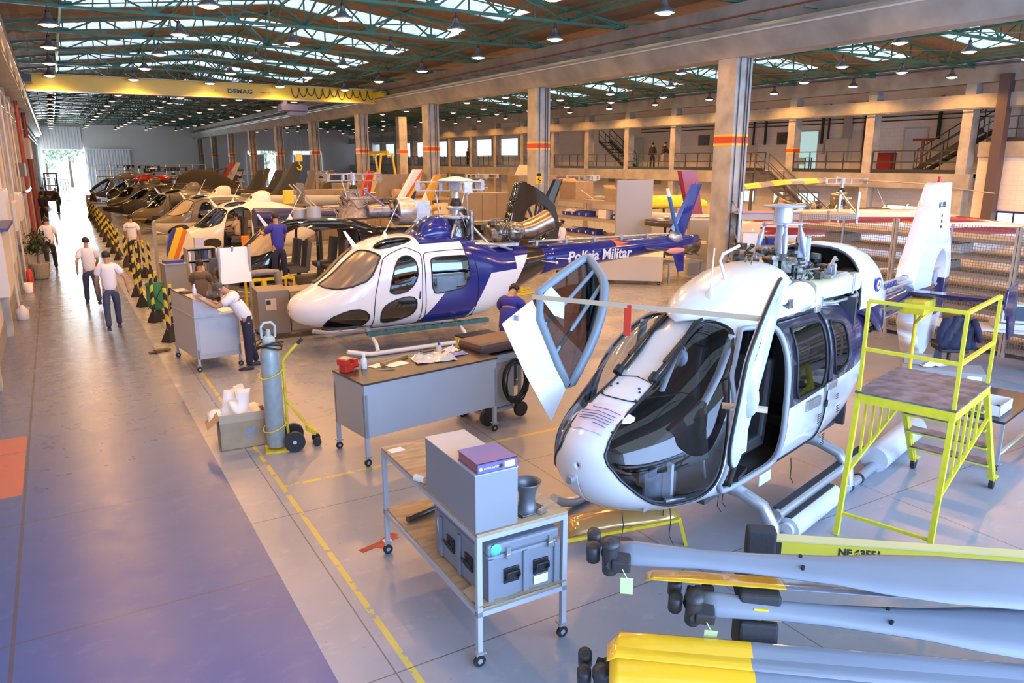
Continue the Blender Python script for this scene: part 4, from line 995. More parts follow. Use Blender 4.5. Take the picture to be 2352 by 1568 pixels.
# drive shafts, boom cables, tail
MB().cyl((5.7,-.05,1.86),(8.9,0,1.80),.035).cyl((6.2,-.15,1.80),(8.8,-.1,1.74),.02).cyl((8.1,0,1.8),(8.4,0,1.8),.06).build('tail_drive_shaft',C_alu,EC)
fin=[(8.05,1.72),(8.86,3.2),(8.95,3.25),(9.72,3.25),(9.72,3.0),(9.78,2.6),(9.98,2.2),(10.2,1.75),(10.05,1.45),(9.2,1.2),(8.5,1.35)]
def ringpoly(outer,c,r,n=40): return outer
# fin with a real duct hole: cdt in the fin plane
def duct_fin(outer,c,r,inner_m):
    P=dense(outer,.12); C=[(c[0]+r*math.cos(2*math.pi*k/36),c[1]+r*math.sin(2*math.pi*k/36)) for k in range(36)]
    pts=[Vector(p) for p in P+C]; n=len(P)
    vs,es,fs,*_=geometry.delaunay_2d_cdt(pts,[(i,(i+1)%n) for i in range(n)]+[(n+i,n+(i+1)%36) for i in range(36)],[],0,1e-6)
    mb=MB(); keep=[f for f in fs if (lambda q:inpoly(q,P) and math.hypot(q[0]-c[0],q[1]-c[1])>r*.99)((sum(vs[i].x for i in f)/3,sum(vs[i].y for i in f)/3))]
    def th(x,z): return .15-.035*max(0,z-2)-.05*max(0,(x-9.3))
    for s in(-1,1): mb.add([(v.x,s*th(v.x,v.y),v.y) for v in vs],[tuple(f) for f in keep],0,False)
    for loop in(P,C):
        k=len(loop); vv=[(p[0],s*th(*p),p[1]) for s in(-1,1) for p in loop]
        mb.add(vv,[(i,(i+1)%k,(i+1)%k+k,i+k) for i in range(k)],0,True)
    return mb
PF=paint('fin_livery',WH,[(NV,[(1,0,0,-9.3),(0,0,-1,1.62),(0,0,1,-1.05)]),(NV,[(0,0,-1,1.50),(0,0,1,-1.2),(-1,0,0,8.7)])],.2,.5)
low=[(8.5,1.35),(8.42,1.05),(8.85,.45),(9.0,.42),(9.62,.66),(9.95,1.05),(10.15,1.5)]
outer=[(8.05,1.72),(8.86,3.2),(8.95,3.25),(9.72,3.25),(9.74,2.95),(9.80,2.6),(10.02,2.25),(10.22,1.8),(10.15,1.45),(9.95,1.05),(9.62,.66),(9.0,.42),(8.85,.45),(8.42,1.05),(8.5,1.35)]
duct_fin(outer,(9.48,1.68),.47,None).build('tail_fin',PF,EC,bev=.02,fixn=True)
b=MB().cyl((9.48,-.08,1.68),(9.48,.10,1.68),.11,n=18)
for k in range(10):
    a=2*math.pi*k/10+.2; b.bar((9.48+.1*math.cos(a),0,1.68+.1*math.sin(a)),(9.48+.45*math.cos(a),0,1.68+.45*math.sin(a)),.05,.015,up=(0,1,.4))
b.build('fenestron_fan',C_grey,EC)
MB().cyl((9.3,0,3.25),(9.3,0,3.34),.035).build('beacon',C_red,EC)
o=text('EC 135',.12,(9.0,-.12,2.86),(R(90),0,0),C_dark,EC,.003,'lettering')
b=MB()
for k in range(7): b.box((9.22+.012*(k%2),-.125,2.72-.09*k),(.045+.02*(k%3),.004,.045),0)
b.build('vertical_lettering',C_dark,EC)
P=[(0,0),(.08,.035),(.4,.03),(.55,0),(.4,-.02),(.08,-.03)]
MB().loft([[(7.9+a*.85,-1.42,1.60+b_) for a,b_ in P],[(7.8+a,0,1.60+b_) for a,b_ in P],[(7.9+a*.85,1.42,1.60+b_) for a,b_ in P]],sm=False).build('stabilizer',paint('navy_gloss',NV,[],.12,.6),EC)
for s in(-1,1): MB().prism([(-.05,.22),(.45,.28),(.62,.05),(.72,-.55),(.40,-.58),(.2,-.2),(-.1,-.05)],.04,(7.95,s*1.43,1.58)).build('end_plate',MATS['navy_gloss'],EC,bev=.01)
# skids
C_sk=mat('skid_silver',(.50,.53,.58),.28,.6); C_tape=mat('grip_tape',(.03,.03,.035),.9)
for s in(-1,1):
    MB().tube([(.85,s*.98,.20),(1.0,s*.98,.12),(1.2,s*.98,.06),(1.5,s*.98,.055),(4.9,s*.98,.055)],.055,12).build('skid',C_sk,EC)
    MB().cyl((2.05,s*.98,.12),(3.15,s*.98,.12),.115,n=18).cyl((2.0,s*.98,.12),(3.2,s*.98,.12),.075,n=14).build('float_cover',mat('float_white',(.62,.64,.68),.45),EC)
    MB().bar((2.06,s*.94,.235),(3.12,s*.94,.235),.13,.02).build('step_grip',C_tape,EC)
    MB().cyl((4.4,s*.98,.14),(5.9,s*.98,.16),.155,.15,22).build('float_bag',mat('float_white',(.6,.6,.6)),EC)
    for x in(3.3,3.6,3.9): MB().cyl((x,s*.98,.055),(x+.04,s*.98,.055),.064).build('clamp',C_dark,EC)
    b=MB().cyl((1.95,s*.90,.27),(4.3,s*.90,.27),.055,n=14); b.build('boarding_step',C_sk,EC)
    MB().bar((2.0,s*.88,.32),(4.25,s*.88,.32),.075,.02).build('step_grip',C_tape,EC)
    MB().bar((1.95,s*.93,.25),(1.75,s*.96,.25),.04,.03).bar((3.75,s*.91,.25),(3.6,s*.96,.25),.04,.03).build('step_strut',C_sk,EC)
for xx in(1.75,3.6):
    MB().tube([(xx,-.98,.08),(xx,-.96,.25),(xx,-.85,.42),(xx,-.6,.50),(xx,0,.50),(xx,.6,.50),(xx,.85,.42),(xx,.96,.25),(xx,.98,.08)],.062,14).build('cross_tube',C_sk,EC)
text('NO STEP NAO PISE',.10,(4.5,-1.125,.17),(R(70),0,0),C_dark,EC,.002,'lettering')
text('NO STEP',.10,(2.1,-1.085,.10),(R(70),0,0),C_dark,EC,.002,'lettering')
MB().tube([(-.05,.05,.98),(.3,.05,.98)],.035,10).build('nose_light_tube',C_alu,EC)
b=MB()
for x,y,L_ in((.6,-.05,.35),(1.0,-.3,.4),(1.2,-.1,.3),(1.7,-.4,.28),(1.75,-.42,.24),(2.9,-.6,.3)):
    b.tube([(x,y,.50),(x+.03,y,.5-L_*.4),(x-.02,y-.02,.5-L_*.7),(x+.05,y-.03,.5-L_)],.005,4)
b.build('dangling_wire',C_black,EC)
# front doors swung open
C_dfr=mat('door_frame_grey',(.50,.53,.57),.4)
D_,F_,A_,E_=V((.58,.78,1.2)),V((1.13,.62,2.24)),V((.32,1.2,2.10)),V((1.45,1.1,2.64))
def dp(u,v): # u along the hinge (0 bottom,1 top), v away from the hinge
    return (D_.lerp(F_,u)).lerp(A_.lerp(E_,u),v)
def quad(mb,uv,t=.03,mi=0):
    P=[dp(*p) for p in uv]; n=(dp(1,0)-dp(0,0)).cross(dp(0,1)-dp(0,0)).normalized()*t/2; k=len(P)
    mb.add([p+n for p in P]+[p-n for p in P],[tuple(range(k)),tuple(range(2*k-1,k-1,-1))]+[(i,(i+1)%k,(i+1)%k+k,i+k) for i in range(k)],mi)
    return mb
dr=thing_o=quad(MB(),[(-.03,.0),(-.03,.5),(-.0,1.0),(.34,1.0),(.30,0)]).build('right_front_door',C_white,EC)
fr=MB(); outl=[(.28,-.02),(.36,-.05),(.75,-.10),(.95,-.05),(1.05,.10),(1.10,.3),(1.07,.6),(1.03,.9),(1.0,1.0),(.7,1.02),(.34,1.02)]
P3=[dp(*p) for p in chaikin(outl,1)]
fr.tube(P3,.045,8,closed=True); fr.tube([dp(.33,.35),dp(.7,.33),dp(1.06,.3)],.022,6).tube([dp(.33,.68),dp(.7,.66),dp(1.05,.65)],.022,6); fr.build('door_frame',mat('blue_grey_frame',(.22,.28,.33),.4),dr)
quad(MB(),[(.34,0),(.6,-.08),(.95,-.04),(1.07,.2),(1.05,.7),(1.0,.98),(.34,.99)],.008).build('door_window',C_gl_tint,dr)
quad(MB(),[(.62,.70),(.50,.45),(.42,.95),(.55,1.0)],.05).build('loose_cloth',C_white,dr)
b=MB(); b.box(dp(.0,1.0)+V((.12,-.08,.05)),(.02,.05,.05)); b.build('tape_patch',C_grey,dr)
# left door: stands open beside the windscreen
Bh,Th=V((1.13,-.88,1.03)),V((1.76,-.85,2.58)); Bf,Tf=V((.62,-1.02,1.28)),V((1.05,-1.08,2.66))
def dl(u,v):
    return Bh.lerp(Th,u).lerp(Bf.lerp(Tf,u),v)
out=[(.0,.25),(-.04,.6),(.05,.98),(.25,1.10),(.52,1.32),(.62,1.28),(.8,1.0),(.96,.55),(1.02,.2),(.98,-.02),(.8,-.12),(.55,-.05),(.35,.12),(.12,.18)]
def ring(mb,P,Q,t,m=0):
    """flat frame between outline P and inner outline Q"""
    n=(dl(1,0)-dl(0,0)).cross(dl(0,1)-dl(0,0)).normalized()*t/2; k=len(P)
    vs=[p+n for p in P]+[q+n for q in Q]+[p-n for p in P]+[q-n for q in Q]; fs=[]
    for i in range(k):
        j=(i+1)%k; fs+=[(i,j,k+j,k+i),(2*k+j,2*k+i,3*k+i,3*k+j),(i,2*k+i,2*k+j,j),(k+j,3*k+j,3*k+i,k+i)]
    return mb.add(vs,fs,m)
oc=chaikin(out,2); cx=sum(p[0] for p in oc)/len(oc); cy=sum(p[1] for p in oc)/len(oc)
inn=[(cx+(u-cx)*.80,cy+(v-cy)*.62) for u,v in oc]
ld=ring(MB(),[dl(*p) for p in oc],[dl(*p) for p in inn],.05).build('left_front_door',C_dfr,EC,bev=.008)
MB().tube([dl(*p) for p in oc],.014,6,closed=True).build('door_seal',C_black,ld)
b=MB().tube([dl(.55,.05),dl(.62,.5),dl(.60,1.1)],.02,6).tube([dl(.80,.15),dl(.5,.62),dl(.3,.75)],.02,6).tube([dl(.92,.35),dl(.7,.42),dl(.42,.25)],.016,6)
b.build('door_mullion',C_white,ld)
gp=[dl(*p) for p in inn]; c0=sum(gp,V((0,0,0)))/len(gp)
MB().add(gp+[c0],[(i,(i+1)%len(gp),len(gp)) for i in range(len(gp))]).build('door_window',C_gl_clear,ld)
MB().sph(dl(.36,.62)+V((-.03,-.02,0)),(.05,.10,.17),12,8).b2(dl(.02,.7)+V((-.02,-.03,0)),dl(.32,.62)+V((.02,.03,0))).build('door_pocket',C_dfr,ld,bev=.01)
MB().tube([dl(.08,.55),dl(.2,.5),dl(.34,.55)],.015,6).build('gas_strut',C_black,ld)
MB().box(dl(.30,.62),(.07,.36,.035),R(25)).build('tape_band',mat('masking_tape',(.62,.50,.36),.6),ld)
# strap tying the two doors together across the nose, with a red flag
a=dp(.34,1.0)+V((0,0,.03)); z=dl(.80,.9)+V((-.03,-.03,0))
MB().bar(a,z,.006,.045,up=(0,0,1)).build('tie_strap',mat('masking_tape',(.6,.5,.4)),EC)
p=a.lerp(z,.46); fl=MB().box(p+V((0,0,-.13)),(.008,.075,.28)).build('red_warning_flag',mat('red_flag',(.75,.06,.03),.6),EC)
# loose things below the floor of the front: cyclic parts at the open door sill
MB().cyl((1.35,-.68,.72),(1.62,-.6,.84),.035).box((1.6,-.62,.74),(.3,.14,.04),.2).build('pedal_assembly',C_dark,EC)
# ================================================================ FOREGROUND EQUIPMENT
C_lt=mat('pale_grey_enamel',(.42,.45,.50),.35,noise=.05,nscale=3); C_ply=mat('worn_plywood',(.46,.34,.21),.6,noise=.35,nscale=5,stretch=(1,4,1)); C_tyre=C_black
C_gsteel=mat('galvanised_steel',(.45,.47,.50),.4,.5,noise=.2,nscale=6)
def caster(t,x,y,r=.045,top=.13,big=False):
    c=MB().box((x,y,top-.006),(.08,.08,.012)).bar((x-.03,y,top),(x-.0,y,r),.012,.02).bar((x+.03,y,top),(x+.0,y,r),.012,.02).cyl((x,y-.014,r),(x,y+.014,r),r*.45,n=10,mi=0)
    o=c.build('caster',C_gsteel,t); MB().cyl((x,y-.013,r),(x,y+.013,r),r,n=16).build('wheel',C_tyre,o)
def legs4(t,L,Wd,h,m,w=.04,z0=.13,cast=True,name='leg'):
    for x in(w/2,L-w/2):
        for y in(w/2,Wd-w/2):
            MB().b2((x-w/2,y-w/2,z0),(x+w/2,y+w/2,h)).build(name,m,t)
            if cast: caster(t,x,y)
# --- the near trolley table (local x = width, y = length)
t=thing('trolley_table','grey steel trolley table with plywood top and lower shelf, nearest the viewer','table',(2.235,4.24,0),R(-1.0))
legs4(t,.76,1.92,1.0,C_lt,.04)
MB().b2((0,0,1.0),(.76,1.92,1.04)).build('tabletop_frame',C_lt,t)
MB().b2((.0,.0,1.04),(.76,1.92,1.062)).build('tabletop',C_ply,t,bev=.003)
b=MB(); b.b2((0,0,.41),(.76,.03,.45)).b2((0,1.89,.41),(.76,1.92,.45)).b2((0,0,.41),(.03,1.92,.45)).b2((.73,0,.41),(.76,1.92,.45)); b.build('shelf_frame',C_lt,t)
MB().b2((.02,.02,.45),(.74,1.90,.465)).build('shelf',C_ply,t)
def rel(t,x,y,z=0):
    a=t.rotation_euler.z; c,s=math.cos(a),math.sin(a); l=t.location; return (l.x+c*x-s*y,l.y+s*x+c*y,l.z+z)
TR=t.rotation_euler.z
o=thing('steel_box','tall grey sheet steel box with pale top standing on the near trolley table','box',rel(t,-.0,.02,1.063),TR)
MB().b2((0,0,0),(.34,.86,.43)).build('box_body',mat('dark_grey_sheet',(.24,.255,.28),.45),o,bev=.004); MB().b2((-.003,-.003,.43),(.343,.863,.438)).build('box_lid',C_lt,o)
bx=o
o=thing('ring_binder','blue and maroon lever arch binder lying on the tall steel box','binder',rel(t,.02,.015,1.502),TR)
MB().b2((0,0,0),(.31,.32,.006),).b2((0,0,.069),(.31,.32,.075)).b2((0,0,0),(.31,.008,.075)).build('binder_cover',mat('binder_blue',(.07,.12,.42),.4,col2=(.2,.12,.32),noise=.1,nscale=2),o)
MB().b2((.005,.01,.007),(.30,.31,.066)).build('paper_block',mat('maroon_pages',(.35,.12,.12),.7),o)
MB().b2((.21,-.002,.015),(.29,.0,.06)).build('spine_label',C_paper,o); MB().cyl((.18,-.003,.037),(.18,.001,.037),.017,n=18).build('finger_ring',C_chrome,o); MB().cyl((.18,-.004,.037),(.18,.001,.037),.012,n=18).build('finger_hole',C_black,o)
text('eurocopter',.026,(.045,-.002,.03),(R(90),0,0),C_paper,o,.001,'lettering'); MB().cyl((.022,-.003,.037),(.022,0,.037),.013,n=16).build('round_label',C_paper,o)
o=thing('bell_mouth','dark grey bell shaped intake flange standing on the near trolley table','machine part',rel(t,.50,.16,1.063),0)
MB().lathe([(.09,.012),(.07,.03),(.06,.10),(.065,.15),(.085,.20),(.105,.225),(.108,.235),(.095,.232),(.075,.2),(.055,.14),(.05,.05)],n=28,cap=False).build('bell_body',mat('dark_casting',(.13,.14,.16),.4,.5),o); MB().b2((-.09,-.09,0),(.09,.09,.012)).build('base_plate',mat('dark_casting2',(.12,.13,.15),.5,.4),o,bev=.004)
tag(MB().b2((0,0,0),(.26,.2,.004)).build('black_mat',C_black,loc=rel(t,.40,.06,1.0625),rz=.2),'thin black rubber mat under the bell shaped flange','mat')
r_=random.Random(3)
def crumple(n,L,Wd,h,seed):
    r=random.Random(seed); rows=[[(L*i/n,Wd*j/n,r.uniform(0,h)*(1 if 0<i<n and 0<j<n else .3)) for j in range(n+1)] for i in range(n+1)]; return MB().sheet(rows,sm=False)
tag(crumple(5,.15,.12,.05,4).build('crumpled_paper',C_paper,loc=rel(t,.36,.22,1.064),rz=.3),'crumpled white paper behind the tall box beside the bell mouth','paper')
tag(MB().box((0,0,.02),(.07,.03,.03)).box((.04,.01,.015),(.05,.04,.02),.5).build('metal_fitting',C_chrome,loc=rel(t,.57,.06,1.067),rz=.4),'small shiny metal fitting in front of the bell mouth','fitting')
tag(MB().b2((0,0,0),(.14,.1,.001)).build('paper_note',C_paper,loc=rel(t,.03,1.72,1.063),rz=.1),'white paper taped on the far end of the near trolley table','paper')
tag(MB().cyl((0,0,.03),(.10,-.02,.03),.028,n=14).build('paper_roll',C_paper,loc=rel(t,.03,.98,1.063),rz=2.2),'white roll lying on the plywood behind the tall steel box','paper roll')
# grey transit case on the lower shelf
o=thing('transit_case','grey moulded transit case with black recessed handles on the lower shelf','case',rel(t,.10,.03,.467),TR)
MB().b2((0,0,0),(.60,.95,.38)).build('case_body',mat('case_grey',(.20,.23,.28),.5),o,bev=.025); MB().b2((-.005,-.005,.385),(.605,.955,.47)).build('case_lid',MATS['case_grey'],o,bev=.02)
for x in(.19,.44):
    h=MB().box((x,-.005,.20),(.13,.015,.12)).build('handle_recess',C_black,o,bev=.005); MB().tube([(x-.05,-.015,.17),(x-.05,-.04,.20),(x-.05,-.04,.235),(x+.05,-.04,.235),(x+.05,-.04,.20),(x+.05,-.015,.17)],.01,6).build('handle',C_black,h)
for x in(.16,.52): MB().box((x,-.012,.385),(.035,.02,.09)).box((x,-.02,.36),(.045,.02,.03)).build('latch',C_steel,o)
for y in(.3,.62): h=MB().box((-.005,y,.2),(.015,.13,.12)).build('handle_recess',C_black,o,bev=.005); MB().tube([(-.015,y-.05,.17),(-.04,y-.05,.22),(-.04,y+.05,.22),(-.015,y+.05,.17)],.01,6).build('handle',C_black,h)
for x in(.02,.31,.58): MB().box((x,-.008,.19),(.05,.02,.34)).build('case_rib',MATS['case_grey'],o,bev=.006)
for y in(.12,.46,.80): MB().box((-.008,y,.19),(.02,.05,.34)).build('case_rib',MATS['case_grey'],o,bev=.006)
MB().b2((.38,-.013,.06),(.50,-.010,.13)).build('paper_label',C_paper,o); MB().lathe([(.0,0),(.045,0),(.045,.004),(0,.004)],(0,0,0),20).build('mint_sticker',mat('mint_sticker',(.12,.65,.5),.5),o).matrix_local=Matrix.Translation((.06,-.006,.43))@Matrix.Rotation(R(90),4,'X')
text('F 173 /3.370 mm',.028,(.585,-.012,.06),(R(90),R(-90),0),C_dark,o,.001,'lettering')
MB().sph((-.012,.82,.28),(.004,.04,.07),8,6).build('torn_label',C_paper,o)
tag(MB().b2((0,0,0),(.12,.3,.28)).build('yellow_black_box',mat('yellow_black',(.6,.5,.04),.5,col2=(.03,.03,.03),noise=.4,nscale=12),loc=rel(t,.36,1.02,.467),rz=TR,bev=.01),'yellow and black box behind the transit case on the lower shelf','box')
tag(MB().cyl((0,0,.03),(.36,.1,.03),.028,n=14).build('metal_tube',mat('dark_tube',(.16,.14,.13),.3,.7),loc=rel(t,.08,1.52,.467)),'dark metal tube lying at the far end of the lower shelf','tube')
b=MB(); r=random.Random(6)
rows=[[(.74*i/8,.30*j/4-.02,.010+r.uniform(0,.035)*(j!=2)) for j in range(5)] for i in range(9)]
tag(b.sheet(rows).build('brown_wrapping_paper',mat('kraft_paper',(.42,.33,.22),.7),loc=rel(t,.01,-.0,.467),rz=TR),'creased brown wrapping paper at the front of the lower shelf','paper')
# red cross mark on the floor and shavings
tag(MB().box((0,0,.0015),(.42,.07,.003),.25).box((.08,.03,.0017),(.1,.3,.003),-.9).build('floor_mark',mat('red_floor_paint',(.5,.06,.03),.6,noise=.5,nscale=8),loc=(2.28,6.35,0)),'worn red cross mark painted on the floor under the near trolley table','floor mark')
# --- grey workbench with casters
t=thing('workbench','long grey steel workbench with dark top on casters behind the near trolley','workbench',(2.84,8.19,0),R(8.5))
DK=t; L_,W_=1.98,.80
legs4(t,L_,W_,.9,C_lt,.045)
MB().b2((0,0,.36),(L_,.02,1.02)).build('front_panel',C_lt,t,bev=.004)
MB().b2((0,.02,.36),(.02,W_,1.02)).build('side_panel',mat('shaded_side_enamel',(.36,.36,.36),.4),t,bev=.004); MB().b2((L_-.02,.02,.36),(L_,W_,1.02)).build('side_panel',C_lt,t)  # left panel uses a darker enamel copy, its shade put into the colour
MB().b2((-.01,-.01,1.02),(L_+.01,W_+.01,1.045)).build('worktop',mat('brown_black_top',(.075,.062,.055),.3,noise=.5,nscale=6),t,bev=.004)
MB().b2((.3,.35,.5),(1.5,.6,.52)).build('rear_shelf',C_ply,t)
zt=1.046; DR=t.rotation_euler.z
o=thing('bench_vise','red bench vise on the left corner of the grey workbench','vise',rel(t,.10,.62,zt),DR+.3)
MB().box((0,0,.05),(.15,.12,.10)).cyl((-.02,0,.05),(.18,0,.05),.035).box((-.05,0,.13),(.09,.15,.08)).build('vise_body',C_red,o,bev=.01); MB().box((.10,0,.10),(.07,.14,.10)).build('vise_jaw',C_red,o,bev=.01); MB().cyl((.2,-.08,.05),(.2,.08,.05),.008).build('vise_handle',C_steel,o); MB().box((-.02,0,.175),(.12,.14,.012)).build('vise_cap',mat('tan_cap',(.5,.4,.25),.6),o)
o=thing('squeeze_bottle','white plastic bottle beside the red vise','bottle',rel(t,.33,.60,zt)); MB().lathe([(.035,0),(.038,.01),(.038,.12),(.02,.15),(.018,.155)],n=16).build('bottle_body',C_white,o); MB().lathe([(.022,.155),(.022,.19)],n=14).build('bottle_cap',C_paper,o)
for i,(x,y,l,w,rz,lb) in enumerate(((.62,.42,.30,.2,.25,'white paper sheet nearest the middle of the grey workbench'),(.45,.52,.2,.14,.5,'small folded paper left of the big sheet on the grey workbench'),(.62,.60,.16,.10,-.3,'paper slip behind the big sheet on the grey workbench'))):
    tag(crumple(3,l,w,.012,i).build('paper_sheet',C_paper,loc=rel(t,x,y,zt+.001),rz=rz),lb,'paper')
tag(MB().cyl((0,0,.008),(.2,-.08,.008),.007).build('wooden_stick',C_ply,loc=rel(t,.42,.42,zt),rz=0),'thin wooden stick lying beside the white bottle','stick')
C_plas=mat('clear_plastic_bag',(.75,.68,.58),.15,spec=.8)
tag(crumple(9,.55,.34,.09,12).build('plastic_bag',C_plas,loc=rel(t,.95,.33,zt+.002),rz=DR-.25),'crumpled clear plastic bag in the middle of the grey workbench','plastic bag')
tag(crumple(6,.3,.14,.05,13).build('plastic_bag',mat('violet_bag',(.35,.33,.55),.2,spec=.8),loc=rel(t,1.48,.36,zt+.002),rz=DR),'violet plastic bag at the right end of the grey workbench','plastic bag')
tag(crumple(5,.2,.16,.08,14).build('white_rag',C_paper,loc=rel(t,1.60,.58,zt+.002),rz=DR),'bunched white rag behind the violet bag on the workbench','rag')
tag(MB().box((0,0,.02),(.5,.05,.04)).build('wooden_board',mat('brown_slat',(.28,.18,.08),.6),loc=rel(t,.80,.66,zt),rz=DR+.35),'brown wooden board lying across the back of the grey workbench','board')
o=thing('washer_bottle','clear plastic bottle with blue spout on the grey workbench','bottle',rel(t,1.45,.58,zt)); MB().lathe([(.035,0),(.04,.01),(.04,.11),(.018,.14)],n=16).build('bottle_body',mat('milky_bottle',(.6,.55,.45),.3),o); MB().lathe([(.02,.14),(.02,.165),(.005,.17),(.005,.22)],n=12).build('bottle_cap',C_blue,o)
tag(MB().b2((0,0,0),(.16,.10,.012)).build('black_tray',C_black,loc=rel(t,1.16,.5,zt+.09),rz=DR),'small black tablet lying on the clear plastic bag','tablet')
# --- gas cylinder on a yellow hand truck
t=thing('gas_cylinder','tall pale grey gas cylinder chained to the yellow hand truck','gas cylinder',(2.05,9.36,.045))
MB().lathe([(.105,0),(.118,.02),(.118,1.20),(.10,1.28),(.06,1.33),(.045,1.35)],n=28).build('cylinder_body',mat('cylinder_grey',(.36,.42,.42),.35,.1,noise=.25,nscale=9),t); MB().lathe([(.075,1.33),(.08,1.36),(.075,1.42),(.05,1.44)],n=20).cyl((0,0,1.4),(0,0,1.52),.03).build('valve_collar',mat('pale_green_grey',(.42,.50,.46),.4),t)
MB().tube([(-.08,0,1.42),(-.085,0,1.56),(-.04,0,1.61),(.04,0,1.61),(.085,0,1.56),(.08,0,1.42)],.017,8).build('valve_guard',MATS['pale_green_grey'],t)
o=MB()
for k in range(3): o.tube([((.15+.012*k)*math.cos(a/12*6.28+k),(.15+.012*k)*math.sin(a/12*6.28+k),1.30+.03*k+.03*math.sin(a+k)) for a in range(12)],.011,6,closed=True)
o.tube([(-.16,0,1.35),(-.17,0,1.48),(-.1,0,1.56),(0,0,1.5)],.01,6); tag(o.build('rubber_hose',C_black,loc=(2.05,9.36,.045)),'black rubber hose coiled round the neck of the gas cylinder','hose')
t=thing('hand_truck','yellow two-wheeled cylinder hand truck with a bent handle','hand truck',(2.05,9.36,0),R(-12))
MB().b2((-.14,-.16,.0),(.18,.14,.02)).build('base_plate',C_yel,t); 
for y in(-.0,): MB().tube([(.15,.02,.02),(.15,.02,1.15),(.20,.02,1.22),(.36,.02,1.38)],.018,8).build('frame_tube',C_yel,t)
MB().cyl((.34,.02,1.36),(.40,.02,1.42),.022).build('handle_grip',C_black,t)
for z in(.32,1.02): MB().tube([(.15*math.cos(a/14*6.28),.135*math.sin(a/14*6.28)-.0,z+.06*math.sin(a/14*6.28+1)) for a in range(14)],.009,5,closed=True).build('retaining_chain',C_yel,t)
MB().tube([(.16,0,.62),(.40,-.02,.26),(.44,-.02,.18)],.012,6).tube([(.16,.1,.62),(.40,.08,.26),(.44,.08,.18)],.012,6).box((.44,.03,.20),(.14,.15,.05),0,ry=R(35)).build('rear_support',C_yel,t)
for y in(-.06,.12): o=MB().cyl((.50,y-.015,.055),(.50,y+.015,.055),.055,n=16).build('swivel_caster',C_black,t)
for y in(-.17,.17): o=MB().cyl((.22,y-.03,.13),(.22,y+.03,.13),.13,n=24).build('wheel',C_black,t); MB().cyl((.22,y-.033,.13),(.22,y+.033,.13),.025,n=12).build('hub',C_steel,o)
# --- cardboard box with foam
t=thing('cardboard_box','open cardboard box full of white packing foam beside the gas cylinder','box',(1.42,9.62,0),R(-4))
b=MB(); b.b2((0,0,0),(.60,.38,.008)).b2((0,0,0),(.60,.008,.42)).b2((0,.372,0),(.60,.38,.42)).b2((0,0,0),(.008,.38,.42)).b2((.592,0,0),(.60,.38,.42)); b.build('box_body',C_card,t)
b=MB(); b.bar((.01,.19,.42),(-.14,.19,.30),.36,.006,up=(1,0,0)).bar((-.001,.0,.43),(.60,-.06,.43),.001,.001); b.build('box_flap',C_card,t)
MB().b2((0,-.004,.36),(.60,-.001,.47)).build('box_flap',mat('cardboard_light',(.5,.37,.24),.8),t)
MB().b2((.32,-.003,.12),(.40,-.001,.17)).b2((.26,-.003,.20),(.48,-.001,.215)).b2((.33,-.003,.22),(.42,-.001,.26)).build('printed_mark',mat('blue_print',(.25,.28,.45),.7),t)
r=random.Random(9); cols=[C_paper,mat('cream_foam',(.75,.66,.52),.8),C_white]
lbs=['tallest ragged sheet of white foam sticking out of the cardboard box','curved cream foam sheet on the right of the cardboard box','white foam flap over the left rim of the cardboard box','crumpled white foam in the middle of the cardboard box','narrow foam strip standing at the back of the cardboard box']
for i,(x,y,rx,l,w,a) in enumerate(((.20,.20,60,.34,.40,-.5),(.46,.18,30,.30,.24,.2),(.05,.18,20,.30,.24,.0),(.35,.12,50,.22,.28,.6),(.36,.26,72,.16,.42,.5))):
    rows=[[( -l/2+l*u/6, 0.03*math.sin(u*1.1+i)+.012*r.uniform(-1,1), w*v/6+(.03*r.random() if v==6 else 0)) for u in range(7)] for v in range(7)]
    m=MB(); m.M=Matrix.Rotation(a,4,'Z')@Matrix.Rotation(R(rx-90),4,'X'); m.sheet(rows)
    p=rel(t,x,y,.33); tag(m.build('packing_foam',cols[i%3],loc=p,solid=.006),lbs[i],'packing foam')
